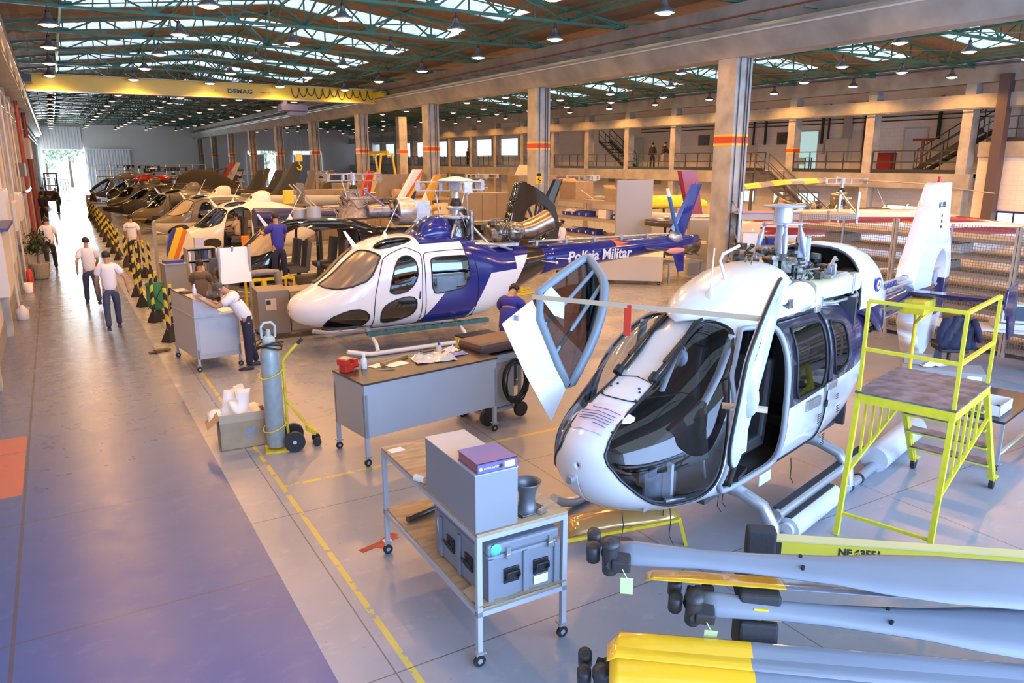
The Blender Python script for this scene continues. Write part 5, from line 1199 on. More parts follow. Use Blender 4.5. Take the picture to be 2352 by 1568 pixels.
# --- rotor blades on their stand
C_bl=mat('blade_grey',(.20,.225,.27),.35,noise=.08,nscale=2); C_bld=mat('blade_dark_grey',(.12,.13,.16),.35); C_byel=mat('blade_yellow',(.75,.45,.02),.25); C_rub=mat('soft_black_root',(.035,.035,.04),.45)
def blade(name,label,p,q,ch=.36,flip=False,ytip=False,tilt=0,hole=True):
    """rotor blade from its root p to q; local x runs along the span"""
    p=V(p);q=V(q);L=(q-p).length; rz=math.atan2(q.y-p.y,q.x-p.x)
    t=thing(name,label,'rotor blade',tuple(p),rz,'main rotor blades on the stand'); t.rotation_euler=(R(tilt),-math.asin((q.z-p.z)/L),rz)
    secs=[]
    prof=[(-.5,.0),(-.46,.045),(-.32,.075),(-.1,.075),(.2,.045),(.5,.008),(.5,-.008),(.2,-.035),(-.1,-.055),(-.32,-.055),(-.46,-.035)]
    xs=[(.0,.42,2.4),(.10,.45,2.6),(.25,.42,2.2),(.5,.36,1.8),(.8,.40,1.6),(1.3,.6,1.3),(1.6,.85,1.1),(1.9,1,1),(L,1,1)] if not ytip else [(0,.72,.25),(.06,.98,.5),(.25,1,.9),(1.0,1,1),(L,1,1)]
    for x,c,h in xs:
        secs.append([(x,-k[0]*ch*c*(1)+(-.08 if ytip and x==0 else 0),k[1]*ch*h) for k in prof])
    b=MB().loft(secs,cap=True); m=C_bl
    if ytip: m=paint('blade_tip_livery',(.20,.225,.27),[((.80,.46,.02),[(-1,0,0,.86)])],.2)
    bo=b.build('blade_body',m,t,fixn=True)
    if not ytip:
        MB().cyl((-.05,-.05,-.10),(-.05,-.05,.13),.05,n=16).lathe([(.05,.12),(.06,.13),(.06,.15),(.02,.16)],(-.05,-.05,0),16).build('root_bolt',C_rub,t)
        MB().tube([(-.04,-.1,0),(-.08,.02,-.02),(-.05,.12,0)],.035,8).box((.02,0,0),(.12,.24,.09)).build('root_fitting',C_rub,t,bev=.015)
        for y in(.10,-.02): o=MB().lathe([(.02,0),(.045,0),(.045,.12),(.02,.12)],(-.16,y+.02,-.06),16).build('damper_bush',C_rub,t)
        MB().cyl((.05,.14,-.12),(.05,.14,-.02),.045,n=14).build('root_roller',C_rub,t)
        MB().b2((.02,-.14,-.20),(.10,-.138,-.06)).tube([(.06,-.139,-.065),(.03,-.12,-.01),(.0,-.05,.02)],.004,4).build('inspection_tag',mat('lime_tag',(.6,.72,.35),.6),t)
        b=MB()
        for dy in(-.03,.06): b.cyl((1.12,dy,.02),(1.12,dy,.048),.012,n=10)
        b.build('drain_hole',C_black,t)
    return t
def along(px,py,z,L,ang=-40):
    a=G(px,py,z); return a,a+V((math.cos(R(ang))*L,math.sin(R(ang))*L,0))
a,b_=along(1420,1272,1.15,4.8,-39.6); B1=blade('rotor_blade','grey rotor blade with black root and lime tag, uppermost on the blade stand',a,b_,.38,tilt=16)
a,b_=along(1610,1388,.86,4.6,-40); blade('rotor_blade','grey rotor blade with root further right, second down on the blade stand',a,b_,.36,tilt=22)
a,b_=along(1400,1512,.62,4.6,-38.5); blade('rotor_blade','rotor blade with broad yellow tip at the bottom of the picture',a,b_,.38,ytip=True,tilt=26)
a,b_=along(1480,1318,.98,4.6,-38.5); blade('rotor_blade','rotor blade with thin orange-yellow tip edge showing under the uppermost blade',a,b_,.30,ytip=True,tilt=-18)
a,b_=along(1395,1480,.66,4.6,-39.5); blade('rotor_blade','narrow yellow-tipped blade edge just behind the broad yellow tip',a,b_,.24,ytip=True,tilt=0)
a,b_=along(1400,1556,.42,4.6,-38.5); blade('rotor_blade','lowest rotor blade with only its black root bolts showing at the bottom edge',a,b_,.36,tilt=22)
# stand: two uprights with foam blocks and yellow clips, long yellow beam behind
C_foam=mat('black_foam',(.035,.035,.038),.85,bump=.2,nscale=30)
t=thing('blade_stand','yellow rotor blade stand with black foam supports and a long numbered beam','blade stand',(0,0,0),0)
SD=V((math.cos(R(-39)),math.sin(R(-39)),0)); SN=V((SD.y*-1,SD.x,0))
def foam(px,py,z,h,w=.16,d=.3,nm='foam_block'):
    p=G(px,py,z); o=MB(); o.box(p,(w*1.6,d,h),R(-39)); return o.build(nm,C_foam,t,bev=.02),p
f1,p1=foam(1745,1262,.82,.36,.13,.12)
f2,p2=foam(1738,1360,.90,.13); f3,p3=foam(1732,1450,.62,.30,.15)
for p,dz in((p2,-.075),(p3,-.15)):
    q=p-SN*.16+V((0,0,dz)); MB().box(q,(.26,.04,.02),R(-39)).box(q+V((0,0,.03))-SN*.006,(.09,.02,.07),R(-39)).build('yellow_clip',C_yel,t,bev=.004)
p0=G(1722,1248,.80); p9=p0+SD*4.2
bm=MB().bar(p0,p9,.09,.13).build('beam',mat('beam_yellow',(.72,.62,.05),.4),t,bev=.006)
MB().bar(p0+V((0,0,.066)),p9+V((0,0,.066)),.10,.012).build('beam_cap',mat('beam_top_cream',(.66,.62,.30),.5),t)
MB().bar(p0+SN*0-V((0,0,.0))-SD*.01,p0+SD*.22,.094,.10).build('beam_end_foam',C_foam,t)
_q=p0+SD*.62-SN*.047+V((0,0,-.02)); text('NF 63551',.075,tuple(_q),(R(90),0,R(-39)),C_dark,bm,.002,'lettering',0,.003)
for s in(.35,3.6):
    c=V((p2.x,p2.y,0))+SD*(s-.35)+SN*.22
    MB().bar(c+V((0,0,.05)),c+V((0,0,.80)),.05,.05).build('upright',C_yel,t); MB().bar(c-SN*.6+V((0,0,.03)),c+SN*.4+V((0,0,.03)),.06,.06).build('stand_foot',C_yel,t)
    for z in(.42,.80): MB().bar(c+V((0,0,z)),c-SN*.35+V((0,0,z)),.035,.035).build('support_arm',C_yel,t)
MB().bar(V((p2.x,p2.y,.05))+SN*.22,V((p2.x,p2.y,.05))+SN*.22+SD*3.3,.05,.05).build('stand_foot',C_yel,t)
# golden engine-cowl piece and yellow sill on the floor
t=thing('cowl_cradle','golden brown glossy cowl panel lying on a yellow floor cradle','cowl panel',G(1440,1230),R(-25))
b=MB(); rows=[]
for i in range(9):
    u=i/8; rows.append([(-.62+1.05*u,-.20+.4*v/6,.12+.16*u+.07*math.sin(math.pi*v/6)+.02*math.sin(5*u)) for v in range(7)])
b.sheet(rows).build('cowl_panel',mat('bronze_gloss',(.55,.36,.14),.15,.3),t,solid=.015)
MB().bar((-.75,-.22,.08),(.45,-.22,.26),.03,.03).bar((-.75,.22,.08),(.45,.22,.26),.03,.03).bar((.45,-.22,.26),(.52,-.24,0),.03,.03).bar((.45,.22,.26),(.52,.24,0),.03,.03).bar((-.75,-.22,.08),(-.75,-.22,0),.03,.03).bar((-.75,.22,.08),(-.75,.22,0),.03,.03).bar((.45,-.22,.26),(.45,.22,.26),.03,.03).build('cradle_frame',C_yel,t)
# --- yellow access platform (local x along the helicopter, stairs at +x)
t=thing('access_platform','yellow wheeled access platform with black deck, guard rails and steps','platform',(6.24,4.20,0),R(15)); C_py=mat('platform_yellow',(.74,.66,.03),.4,noise=.12,nscale=14)
C_deckm=mat('scuffed_black_rubber',(.065,.06,.085),.5,noise=.45,nscale=7,col2=(.22,.2,.27))
T={'A':(.20,.02),'B':(.20,-.80),'C':(1.36,-.80),'D':(1.36,.02)}; GD={'A':(0,0.02),'B':(.02,-.80),'C':(2.32,-.80),'D':(2.32,.02)}; zt=1.38
for k in 'ABCD': MB().bar(GD[k]+(.0 if k in'AB' else .12,),T[k]+(zt,),.045,.045).build('leg',C_py,t)
for k in 'CD': 
    x,y=GD[k]; o=MB().bar((x-.1,y,.28),(x-.02,y,.10),.05,.05).cyl((x-.0,y-.02,.065),(x,y+.02,.065),.03,n=10).box((x+.01,y,.14),(.12,.09,.015)).build('caster',C_py,t); MB().cyl((x,y-.022,.065),(x,y+.022,.065),.065,n=18).build('wheel',C_black,o)
b=MB()
for y in(.02,-.80): b.bar((.18,y,zt),(1.38,y,zt),.05,.09)
for x in(.2,1.36): b.bar((x,.02,zt),(x,-.8,zt),.05,.09)
b.build('deck_frame',C_py,t); MB().b2((.17,-.83,zt+.045),(1.39,.05,zt+.062)).build('deck',C_deckm,t)
# guard rails: near side, aft side ends
b=MB()
z2=2.32
MB().bar((.20,.02,zt),(.20,.02,z2),.03,.03).build('guard_post',C_py,t); MB().bar((.20,-.80,zt),(.20,-.80,z2),.03,.03).build('guard_post',C_py,t); MB().bar((1.36,-.80,zt),(1.36,-.80,z2),.03,.03).build('guard_post',C_py,t)
for z in(z2,1.86):
    MB().bar((.20,.02,z),(.20,-.80,z),.032,.032).build('guard_rail',C_py,t); MB().bar((.20,-.80,z),(1.36,-.80,z),.032,.032).build('guard_rail',C_py,t)
MB().bar((.05,0,.22),(.06,-.80,.22),.03,.03).build('brace',C_py,t)
for y in(.02,-.80):
    MB().bar((.09,y,.62),(1.62,y,1.02),.03,.03).build('brace',C_py,t)
    for k in range(4): x=.42+.24*k; MB().bar((x,y,.62+(x-.09)*.26),(x+.03,y,zt),.022,.022).build('baluster',C_py,t)
    MB().bar((1.36,y,zt-.05),(2.22,y,.15),.05,.03).build('stair_stringer',C_py,t)
for k in range(4):
    z=1.12-.255*k; x=1.52+.2*k; MB().b2((x-.09,-.79,z-.02),(x+.09,.01,z)).build('step_frame',C_py,t); MB().b2((x-.095,-.785,z),(x+.095,.005,z+.014)).build('tread',C_deckm,t)
# ================================================================ MIDDLE GROUND
C_brn=mat('brown_cabinet',(.30,.235,.16),.55,noise=.12,nscale=3); C_beam=mat('rack_beam_beige',(.40,.34,.28),.5); C_board=mat('shelf_board',(.35,.30,.25),.6)
# roll-top desk
t=thing('roll_top_desk','grey steel writing desk with raised curved hutch on casters','desk',(1.78,13.68,0),R(8))
legs4(t,.76,1.35,.4,C_lt,.04); MB().b2((0,.0,.22),(.76,1.35,.96)).build('desk_body',C_lt,t,bev=.006); MB().b2((.06,-.006,.30),(.70,0,.90)).build('front_panel',mat('pale_grey2',(.46,.49,.54),.35),t,bev=.004)
MB().b2((-.01,-.02,.96),(.78,1.37,.99)).build('desktop',C_lt,t,bev=.004)
MB().prism([(0,0),(0,.30),(.22,.30),(.34,.2),(.42,.06),(.42,0)],.03,(0,.0,.99),(1,0,0),(0,0,1)).prism([(0,0),(0,.30),(.22,.30),(.34,.2),(.42,.06),(.42,0)],.03,(0,1.34,.99),(1,0,0),(0,0,1)).b2((0,0,.99),(.03,1.35,1.29)).b2((0,0,1.27),(.24,1.35,1.29)).b2((.10,.02,.99),(.12,1.33,1.27)).build('hutch',C_lt,t,bev=.004)
dsk=t
for i,(x,y,w,l,lb) in enumerate(((.50,.20,.2,.3,'white papers under the writing man on the roll-top desk'),(.55,.60,.18,.28,'second stack of papers farther back on the roll-top desk'),(.34,1.0,.2,.25,'papers at the back corner of the roll-top desk'))):
    tag(MB().b2((0,0,0),(w,l,.012+.01*i)).build('paper_stack',C_paper,loc=rel(t,x,y-.1,.991),rz=.14+i*.15),lb,'papers')
o=thing('water_bottle','clear plastic water bottle on top of the desk hutch','bottle',rel(t,.12,.25,1.291)); MB().lathe([(.035,0),(.035,.13),(.015,.18),(.014,.2)],n=14).build('bottle_body',mat('clear_plastic',(.55,.58,.65),.1,spec=.8),o); MB().cyl((0,0,.2),(0,0,.22),.017,n=10).build('bottle_cap',C_white,o)
tag(MB().b2((0,0,0),(.16,.22,.03)).build('black_folder',C_black,loc=rel(t,.05,.62,1.291),rz=.3),'black folder on top of the desk hutch behind the water bottle','folder')
# flip chart
t=thing('flip_chart','white flip chart on grey easel behind the writing man','flip chart',(3.05,16.6,0),R(14))
MB().box((.0,0,1.45),(.66,.02,.75),rx=R(-10)).build('paper_pad',C_paper,t); MB().bar((-.33,.05,0),(-.33,-.05,1.86),.04,.04).bar((.33,.05,0),(.33,-.05,1.86),.04,.04).bar((-.1,.7,0),(0,.02,1.84),.04,.04).build('easel',C_grey,t)
# shelf cabinet with binders, and blue chair
def bookcase(label,x,y,rz,w,h,n,seed,nt):
    t=thing('bookcase',label,'bookcase',(x,y,0),R(rz)); b=MB().b2((0,0,0),(w,.42,.75)).b2((0,.39,.75),(w,.42,h)).b2((0,0,.75),(.02,.42,h)).b2((w-.02,0,.75),(w,.42,h))
    b.build('cabinet_body',C_ygrey,t); r=random.Random(seed)
    for k in range(nt): MB().b2((.02,0,.75+(h-.75)*(k+1)/nt-.02),(w-.02,.40,.75+(h-.75)*(k+1)/nt)).build('shelf_board',C_ygrey,t)
    cs=[mat('bk_dark',(.03,.03,.04),.5),C_paper,mat('bk_blue',(.05,.08,.25),.5),mat('bk_grey',(.3,.3,.3),.5)]
    k=0
    for lv in range(nt):
        z=.75+(h-.75)*lv/nt; hh=(h-.75)/nt-.05; xx=.04; cn=0
        while xx<w-.12:
            th=r.uniform(.05,.10); 
            tag(MB().b2((0,0,0),(th*.92,.28,hh*.92)).build('binder',r.choice(cs),loc=rel(t,xx,.04,z+.002),rz=R(rz)),'%s binder from the left on %s shelf of the %s'%(ords[cn],('lower','upper','top')[lv],n),'binder','binders in the '+n); xx+=th+.005; cn+=1
    return t
bookcase('grey cabinet with shelves of binders behind the seated man',2.72,21.0,4,.72,1.38,'left bookcase',3,2)
bookcase('second low bookcase of dark binders right of the first',3.55,21.6,4,.8,1.25,'right bookcase',4,1)
t=thing('office_chair','office chair with rounded blue-grey back behind the seated man','chair',(3.45,20.95,0),R(10)); MB().box((0,0,.9),(.46,.07,.45)).build('backrest',mat('chair_blue',(.10,.12,.22),.8),t,bev=.03); MB().box((0,-.22,.5),(.46,.44,.08)).build('seat',MATS['chair_blue'],t,bev=.03); MB().cyl((0,-.2,.1),(0,-.2,.48),.03).build('gas_lift',C_dark,t)
b=MB(); [b.bar((0,-.2,.1),(.28*math.cos(a*1.257),-.2+.28*math.sin(a*1.257),.05),.04,.03) for a in range(5)]; b.build('chair_base',C_dark,t)
tag(MB().b2((0,0,0),(.22,.2,.26)).build('white_tray_box',mat('pale_violet_plastic',(.5,.48,.58),.4),loc=(2.95,21.1,1.382)),'pale plastic box standing on top of the left bookcase','box')
t=thing('office_chair','empty black seat in front of the seated man','chair',(2.52,17.75,0),R(0)); MB().box((0,.05,.48),(.44,.42,.07)).build('seat',C_black,t,bev=.02); MB().cyl((0,.05,.06),(0,.05,.46),.03).build('gas_lift',C_dark,t); b=MB(); [b.bar((0,.05,.1),(.26*math.cos(a*1.257),.05+.26*math.sin(a*1.257),.03),.04,.03) for a in range(5)]; b.build('chair_base',C_dark,t); t['label']='stool under the seated man in brown, with star base'
# grey lectern cabinet with blue binder and tall screen
t=thing('grey_lectern','narrow grey steel lectern cabinet beside the green bag','lectern',(2.05,19.9,0),R(6)); MB().b2((0,0,.05),(.5,.55,1.12)).build('cabinet_body',mat('mid_grey_paint',(.27,.27,.28),.45),t,bev=.005); MB().b2((-.02,-.02,1.12),(.52,.57,1.15)).build('top',MATS['mid_grey_paint'],t)
tag(MB().b2((0,0,0),(.42,.3,.06)).build('blue_binder',mat('blue_binder2',(.03,.05,.3),.4),loc=(2.1,20.0,1.152),rz=.2),'blue binder lying on the narrow grey lectern','binder')
t=thing('partition_panel','tall narrow grey partition panel behind the grey lectern','panel',(2.25,23.6,0),R(80)); MB().b2((0,0,0),(.8,.04,1.9)).build('panel_board',mat('mid_grey_paint',(.3,.3,.3)),t); MB().b2((-.05,-.2,0),(.0,.25,.04)).b2((.8,-.2,0),(.85,.25,.04)).build('panel_foot',C_dark,t)
# removed door with rainbow stripes on a yellow stand
t=thing('painted_door','removed aircraft door, white with blue, yellow and orange diagonal stripes and round dial','door panel',(2.75,25.2,.25),R(20))
PDr=paint('rainbow_door',(.70,.62,.50),[((.03,.04,.25),[(-1,0,.6,.15)]),((.72,.50,.03),[(-1,0,.6,.02),(1,0,-.6,.15)]),((.65,.16,.02),[(-1,0,.6,-.17),(1,0,-.6,-.02+.0)]),],.4)
PDr=paint('rainbow_door2',(.70,.62,.50),[((.65,.16,.02),[(-1,0,.45,.10)]),((.74,.52,.03),[(-1,0,.45,-.06)]),((.03,.04,.25),[(-1,0,.45,-.28)])],.4)
MB().prism(chaikin([(0,0),(.85,0),(.95,.7),(.6,1.35),(.1,1.3),(-.1,.6)],1),.05,(0,0,0)).build('door_skin',PDr,t,bev=.01); MB().lathe([(.14,0),(.17,0),(.17,.012),(.14,.012)],(0,0,0),28).build('dial_ring',C_dark,t).matrix_local=Matrix.Translation((.5,-.03,.36))@Matrix.Rotation(R(90),4,'X')
MB().bar((0,.05,-.22),(1.0,.05,-.22),.08,.06).bar((.1,.0,-.22),(.1,.0,.02),.04,.04).bar((.8,.0,-.22),(.8,.0,.02),.04,.04).build('yellow_stand',C_yel,t)
o=thing('yellow_work_stand','low yellow work stand with solid sides beside the painted door','work stand',(3.85,25.6,0),R(5)); MB().b2((0,0,.1),(.8,.6,.75)).build('stand_body',C_yel,o); MB().b2((-.1,-.1,0),(.9,.7,.08)).build('stand_base',C_yel,o)
# striped posts with cone bases
C_str=bpy.data.materials.new('yellow_black_stripes'); C_str.use_nodes=True; nt=C_str.node_tree; bs=nt.nodes['Principled BSDF']; wv=nt.nodes.new('ShaderNodeTexWave'); wv.inputs['Scale'].default_value=2.1; wv.bands_direction='DIAGONAL'; wv.inputs['Distortion'].default_value=0
cr=nt.nodes.new('ShaderNodeValToRGB'); cr.color_ramp.interpolation='CONSTANT'; cr.color_ramp.elements[0].color=(.02,.02,.02,1); cr.color_ramp.elements[1].position=.5; cr.color_ramp.elements[1].color=(.62,.50,.05,1); tc=nt.nodes.new('ShaderNodeTexCoord')
nt.links.new(tc.outputs['Object'],wv.inputs['Vector']); nt.links.new(wv.outputs[1],cr.inputs[0]); nt.links.new(cr.outputs[0],bs.inputs['Base Color'])
p0_=thing('barrier_post','','barrier post'); MB().cyl((0,0,.25),(0,0,1.1),.038,n=12).build('striped_pole',C_str,p0_); MB().lathe([(.16,0),(.16,.02),(.05,.26),(.045,.28)],n=4,sm=False).build('post_base',C_black,p0_)
posts=[(1.64,16.45),(1.80,17.0),(1.60,18.7),(1.74,19.1),(1.55,20.9),(1.56,22.6),(1.95,26.3),(2.12,26.2),(2.3,26.4),(2.0,26.9),(2.2,27.1)]
y=28;k=0
while y<58: posts.append((1.82-.12*(k%2)+(.1 if k<3 else 0),y)); y+=1.15+.02*k; k+=1
far_=['%s striped post of the long row towards the far door'%o_ for o_ in ords]
nr=['first striped post, close left of the roll-top desk','second striped post, just behind the first','third striped post, right before the green bag','fourth striped post, touching the green bag','fifth striped post, left of the grey lectern','sixth striped post, alone left of the grey partition','front left striped post of the tight cluster','front middle striped post of the tight cluster','front right striped post of the tight cluster','rear left striped post of the tight cluster','rear right striped post of the tight cluster']
for i,(x,y) in enumerate(posts):
    lb=nr[i] if i<11 else ('yellow and black '+far_[i-11] if i-11<20 else 'yellow and black post near the end of the row, %s from its end'%ords[len(posts)-1-i])
    o=p0_ if i==0 else dup(p0_,(x,y,0),label=lb); o.location=(x,y,0); o['label']=lb; o['group']='striped barrier posts along the aisle'; o.rotation_euler=(0,0,i*.7)
o=thing('green_sack','green fabric sack hanging on the striped posts beside the aisle','sack',(1.70,18.85,0)); MB().loft([[V((w_*math.cos(a*.785)*1.0,d_*math.sin(a*.785)+.22,z)) for a in range(8)] for z,w_,d_ in((.22,.12,.08),(.27,.2,.13),(.5,.22,.15),(.8,.19,.12),(.86,.2,.1))]).build('sack_body',mat('green_cloth',(.04,.22,.09),.8),o,sub=1); MB().tube([(-.2,.1,.84),(0,.06,.5),(.2,.1,.25)],.008,5).tube([(.2,.1,.84),(0,.06,.5),(-.2,.1,.25)],.008,5).build('sack_cord',C_black,o)
# rag on floor, tool cabinets, stool, hose cart
tag(MB().box((0,0,.03),(.16,.12,.05),.4).sph((.12,.03,.03),(.1,.06,.03),8,5).sph((-.1,-.02,.02),(.1,.05,.02),8,5).build('brown_rag',mat('brown_cloth',(.16,.10,.05),.9),loc=(1.35,15.6,0)),'crumpled brown rag on the floor beside the aisle edge','rag')
t=thing('tool_cabinet','brown-grey wide tool cabinet with drawers behind the gas cylinder','cabinet',(3.25,15.55,0),R(-4)); MB().b2((0,0,.12),(.62,.75,1.02)).build('cabinet_body',mat('tool_brown',(.21,.18,.14),.5),t,bev=.008); MB().b2((.64,.02,.12),(1.35,.75,.98)).build('drawer_block',mat('tool_brown2',(.25,.21,.165),.5),t,bev=.008)
for k in range(4): MB().b2((.66,0,.16+.2*k),(1.33,.02,.34+.2*k)).build('drawer',mat('tool_brown3',(.29,.25,.2),.45),t,bev=.004)
for x,y in((.05,.05),(.05,.7),(1.3,.05),(1.3,.7)): MB().cyl((x,y-.02,.06),(x,y+.02,.06),.06,n=14).build('wheel',C_black,t)
MB().b2((.15,-.004,.62),(.36,0,.86)).build('printed_notice',mat('notice',(.62,.45,.32),.6),t); MB().b2((.165,-.006,.74),(.25,-.003,.83)).build('notice_picture',C_black,t)
t=thing('step_stool','yellow two-step work stool with black top beside the blue-shirted man','stool',(6.05,11.7,0),R(10)); MB().b2((0,0,.46),(.75,.42,.49)).build('top',C_black,t); MB().b2((0,0,.42),(.75,.42,.46)).build('top_frame',C_yel,t)
for x in(.03,.72):
    for y in(.03,.39): MB().bar((x,y,.42),(x+(-.05 if x<.3 else .05),y,0),.035,.035).build('leg',C_yel,t)
t=thing('hose_trolley','grey wheeled trolley with coiled black hose on its side','trolley',(4.72,8.75,0),R(8)); b=MB()
for x in(.02,.68):
    for y in(.02,.5): b.bar((x,y,.15),(x,y,.95),.04,.04)
b.b2((0,0,.15),(.7,.52,.19)).b2((0,0,.86),(.7,.52,.98)); b.build('trolley_frame',C_grey,t); MB().b2((-.01,-.01,.98),(.71,.53,1.0)).build('top',C_dark,t); MB().b2((.04,.05,.2),(.6,.5,.84)).build('trolley_box',C_ygrey,t)
for x in(.08,.66): 
    for y in(-.03,.55): o=MB().cyl((x,y-.025,.13),(x,y+.025,.13),.13 if x<.3 else .11,n=20).build('wheel',C_black,t)
hs=thing('coiled_hose','thick coil of black hose hanging on the grey trolley','hose',rel(t,.50,-.07,.62)); b=MB()
for k in range(9): b.tube([((.17+.012*(k%4))*math.cos(a*.4488)+.02*math.sin(k),-.02-.013*(k//3)-.01*(k%3),(.27+.014*(k%5))*math.sin(a*.4488)-.02*k*.3) for a in range(14)],.012,5,closed=True)
b.build('hose_coil',C_black,hs)
t=thing('brown_cushion','dark brown padded cushion lying on the hose trolley','cushion',rel(t,.02,.10,1.001),R(10)); MB().box((.42,.15,.09),(.95,.55,.16)).build('cushion_body',mat('brown_leather',(.10,.06,.06),.5),t,bev=.06)
# stand under the black helicopter with the man on it, and landing gear leg
t=thing('work_stand','yellow work stand carrying the man in the blue polo shirt','work stand',(4.1,18.3,0),R(4)); MB().b2((0,0,.58),(.75,.7,.62)).build('deck',C_deckm,t)
for x in(.03,.72):
    for y in(.03,.67): MB().bar((x,y,0),(x,y,.58),.04,.04).build('leg',C_yel,t)
MB().bar((0,.02,.3),(.75,.02,.3),.04,.04).bar((0,.02,.56),(.75,.02,.56),.04,.05).build('stand_rail',C_yel,t)
t=thing('landing_gear_jig','yellow jig holding a grey landing gear leg in front of the black helicopter','jig',(3.6,17.6,0),R(4))
b=MB().bar((0,0,.95),(.95,0,.95),.06,.06).bar((0,0,0),(0,0,.95),.05,.05).bar((.95,0,0),(.95,0,.95),.05,.05).bar((0,0,.3),(.95,0,.3),.06,.06).bar((0,.6,0),(0,.6,.9),.05,.05).bar((.95,.6,0),(.95,.6,.9),.05,.05).bar((0,0,.9),(0,.6,.9),.05,.05).bar((.95,0,.9),(.95,.6,.9),.05,.05).bar((.25,0,.6),(.25,0,.95),.12,.1); b.build('jig_frame',C_yel,t)
MB().tube([(.55,-.05,1.12),(.58,-.07,.8),(.68,-.08,.42),(.75,-.1,.2)],[.09,.08,.07,.10],10).tube([(.0,.05,1.1),(.35,0,1.12),(.6,-.02,1.08)],.07,8).sph((.78,-.1,.2),.09,10,8).build('gear_leg',mat('aged_grey_metal',(.30,.28,.27),.5,.3,noise=.3,nscale=9),t)
# shelving unit behind the tail boom
def rackunit(t,L,D,H,levels,m,posts=4,w=.05,boards=C_board,bh=.09):
    for x in[L*i/(posts//2-1) for i in range(posts//2)]:
        for y in(0,D): MB().bar((x,y,0),(x,y,H),w,w).build('upright',m,t)
    for z in levels:
        MB().bar((0,0,z-bh/2),(L,0,z-bh/2),.03,bh).bar((0,D,z-bh/2),(L,D,z-bh/2),.03,bh).build('shelf_beam',C_beam,t); MB().b2((0,0,z),(L,D,z+.02)).build('shelf_board',boards,t)
def bins(t,items,grp):
    b0=None
    for (x,y,z,rz_,lb) in items:
        if b0 is None:
            b0=thing('storage_bin',lb,'storage bin',rel(t,x,y,z),t.rotation_euler.z+rz_,grp); MB().prism([(0,0),(.3,0),(.3,.2),(0,.13)],.38,(.0,.15,0),(0,1,0),(0,0,1)).build('bin_body',C_blue,b0,bev=.01); MB().b2((-.03,.145,.03),(.03,.149,.11)).build('bin_label',C_paper,b0)
            [setattr(c,'rotation_euler',(0,0,0)) for c in b0.children]
        else: dup(b0,rel(t,x,y,z),t.rotation_euler.z+rz_,lb,grp)
t=thing('storage_rack','beige storage rack with blue bins and a tall grey end panel, behind the tail boom','rack',(16.1,23.9,0),R(-88))
rackunit(t,3.5,1.5,2.85,(.35,.98,1.6,2.22),C_beam); MB().b2((3.5,-.02,0),(3.54,1.6,2.95)).build('end_panel',C_grey,t); S1=t
bins(S1,[(.35+.42*k,.05,1.622,0,'%s blue bin on the upper bin shelf of the rack behind the tail boom'%ords[k]) for k in range(4)]+[(3.15,.05,1.622,0,'blue bin right of the white box on the upper bin shelf')]+[(.35+.42*k,.05,1.002,0,'%s blue bin on the lower bin shelf of the rack behind the tail boom'%ords[k]) for k in range(5)],'blue bins on the storage racks')
def crate(x,y,z,l,w,h,m,lb,ref,nm='carton',flap=True,rz_=0):
    o=thing(nm,lb,'box',rel(ref,x,y,z),ref.rotation_euler.z+rz_); MB().b2((0,0,0),(l,w,h)).build('box_body',m,o)
    if flap: MB().bar((0,-.0,h),(l,-.0,h),.001,.001).bar((0,w/2,h+.0),(-.12,w/2,h+.1),w,.008,up=(1,0,0)).build('box_flap',m,o)
    return o
crate(2.45,.08,1.622,.42,.3,.3,C_paper,'white box between blue bins on the rack behind the tail boom',S1,flap=False)
crate(.1,.1,2.242,1.0,.8,.6,C_card,'big cardboard carton on the left of the top rack shelf',S1)
crate(2.75,.1,2.242,.6,.5,.42,C_card,'open cardboard carton at the right end of the top rack shelf',S1)
tag(MB().loft([[V((x,y,z)) for y,z in((-.2*s,0),(.2*s,0),(.1*s,.12*s),(-.1*s,.12*s))] for x,s in((0,.3),(.5,1),(1.1,1),(1.3,.3))]).prism([(.6,.05),(1.0,.05),(1.35,.5),(1.25,.5)],.03,(0,0,0)).build('aircraft_fairing',C_grey,loc=rel(S1,1.3,.5,2.244),rz=R(-80)),'grey winged aircraft fairing lying between the cartons on the rack','fairing')
tag(MB().cyl((0,0,0),(.45,0,.32),.012).build('white_rod',C_paper,loc=rel(S1,1.9,.3,2.244),rz=2.5),'white rod leaning between the cartons on the rack','rod')
for i in range(3): tag(crumple(5,.5,.3,.12,30+i).build('wrapped_part',mat('pale_wrap',(.35,.33,.33),.5),loc=rel(S1,.6+1.0*i,.5,1.0022),rz=R(-80)),('bundle of wrapped grey parts at left of the lower bin shelf','bundle of wrapped grey parts at centre of the lower bin shelf','bundle of wrapped grey parts at right of the lower bin shelf')[i],'parts bundle')
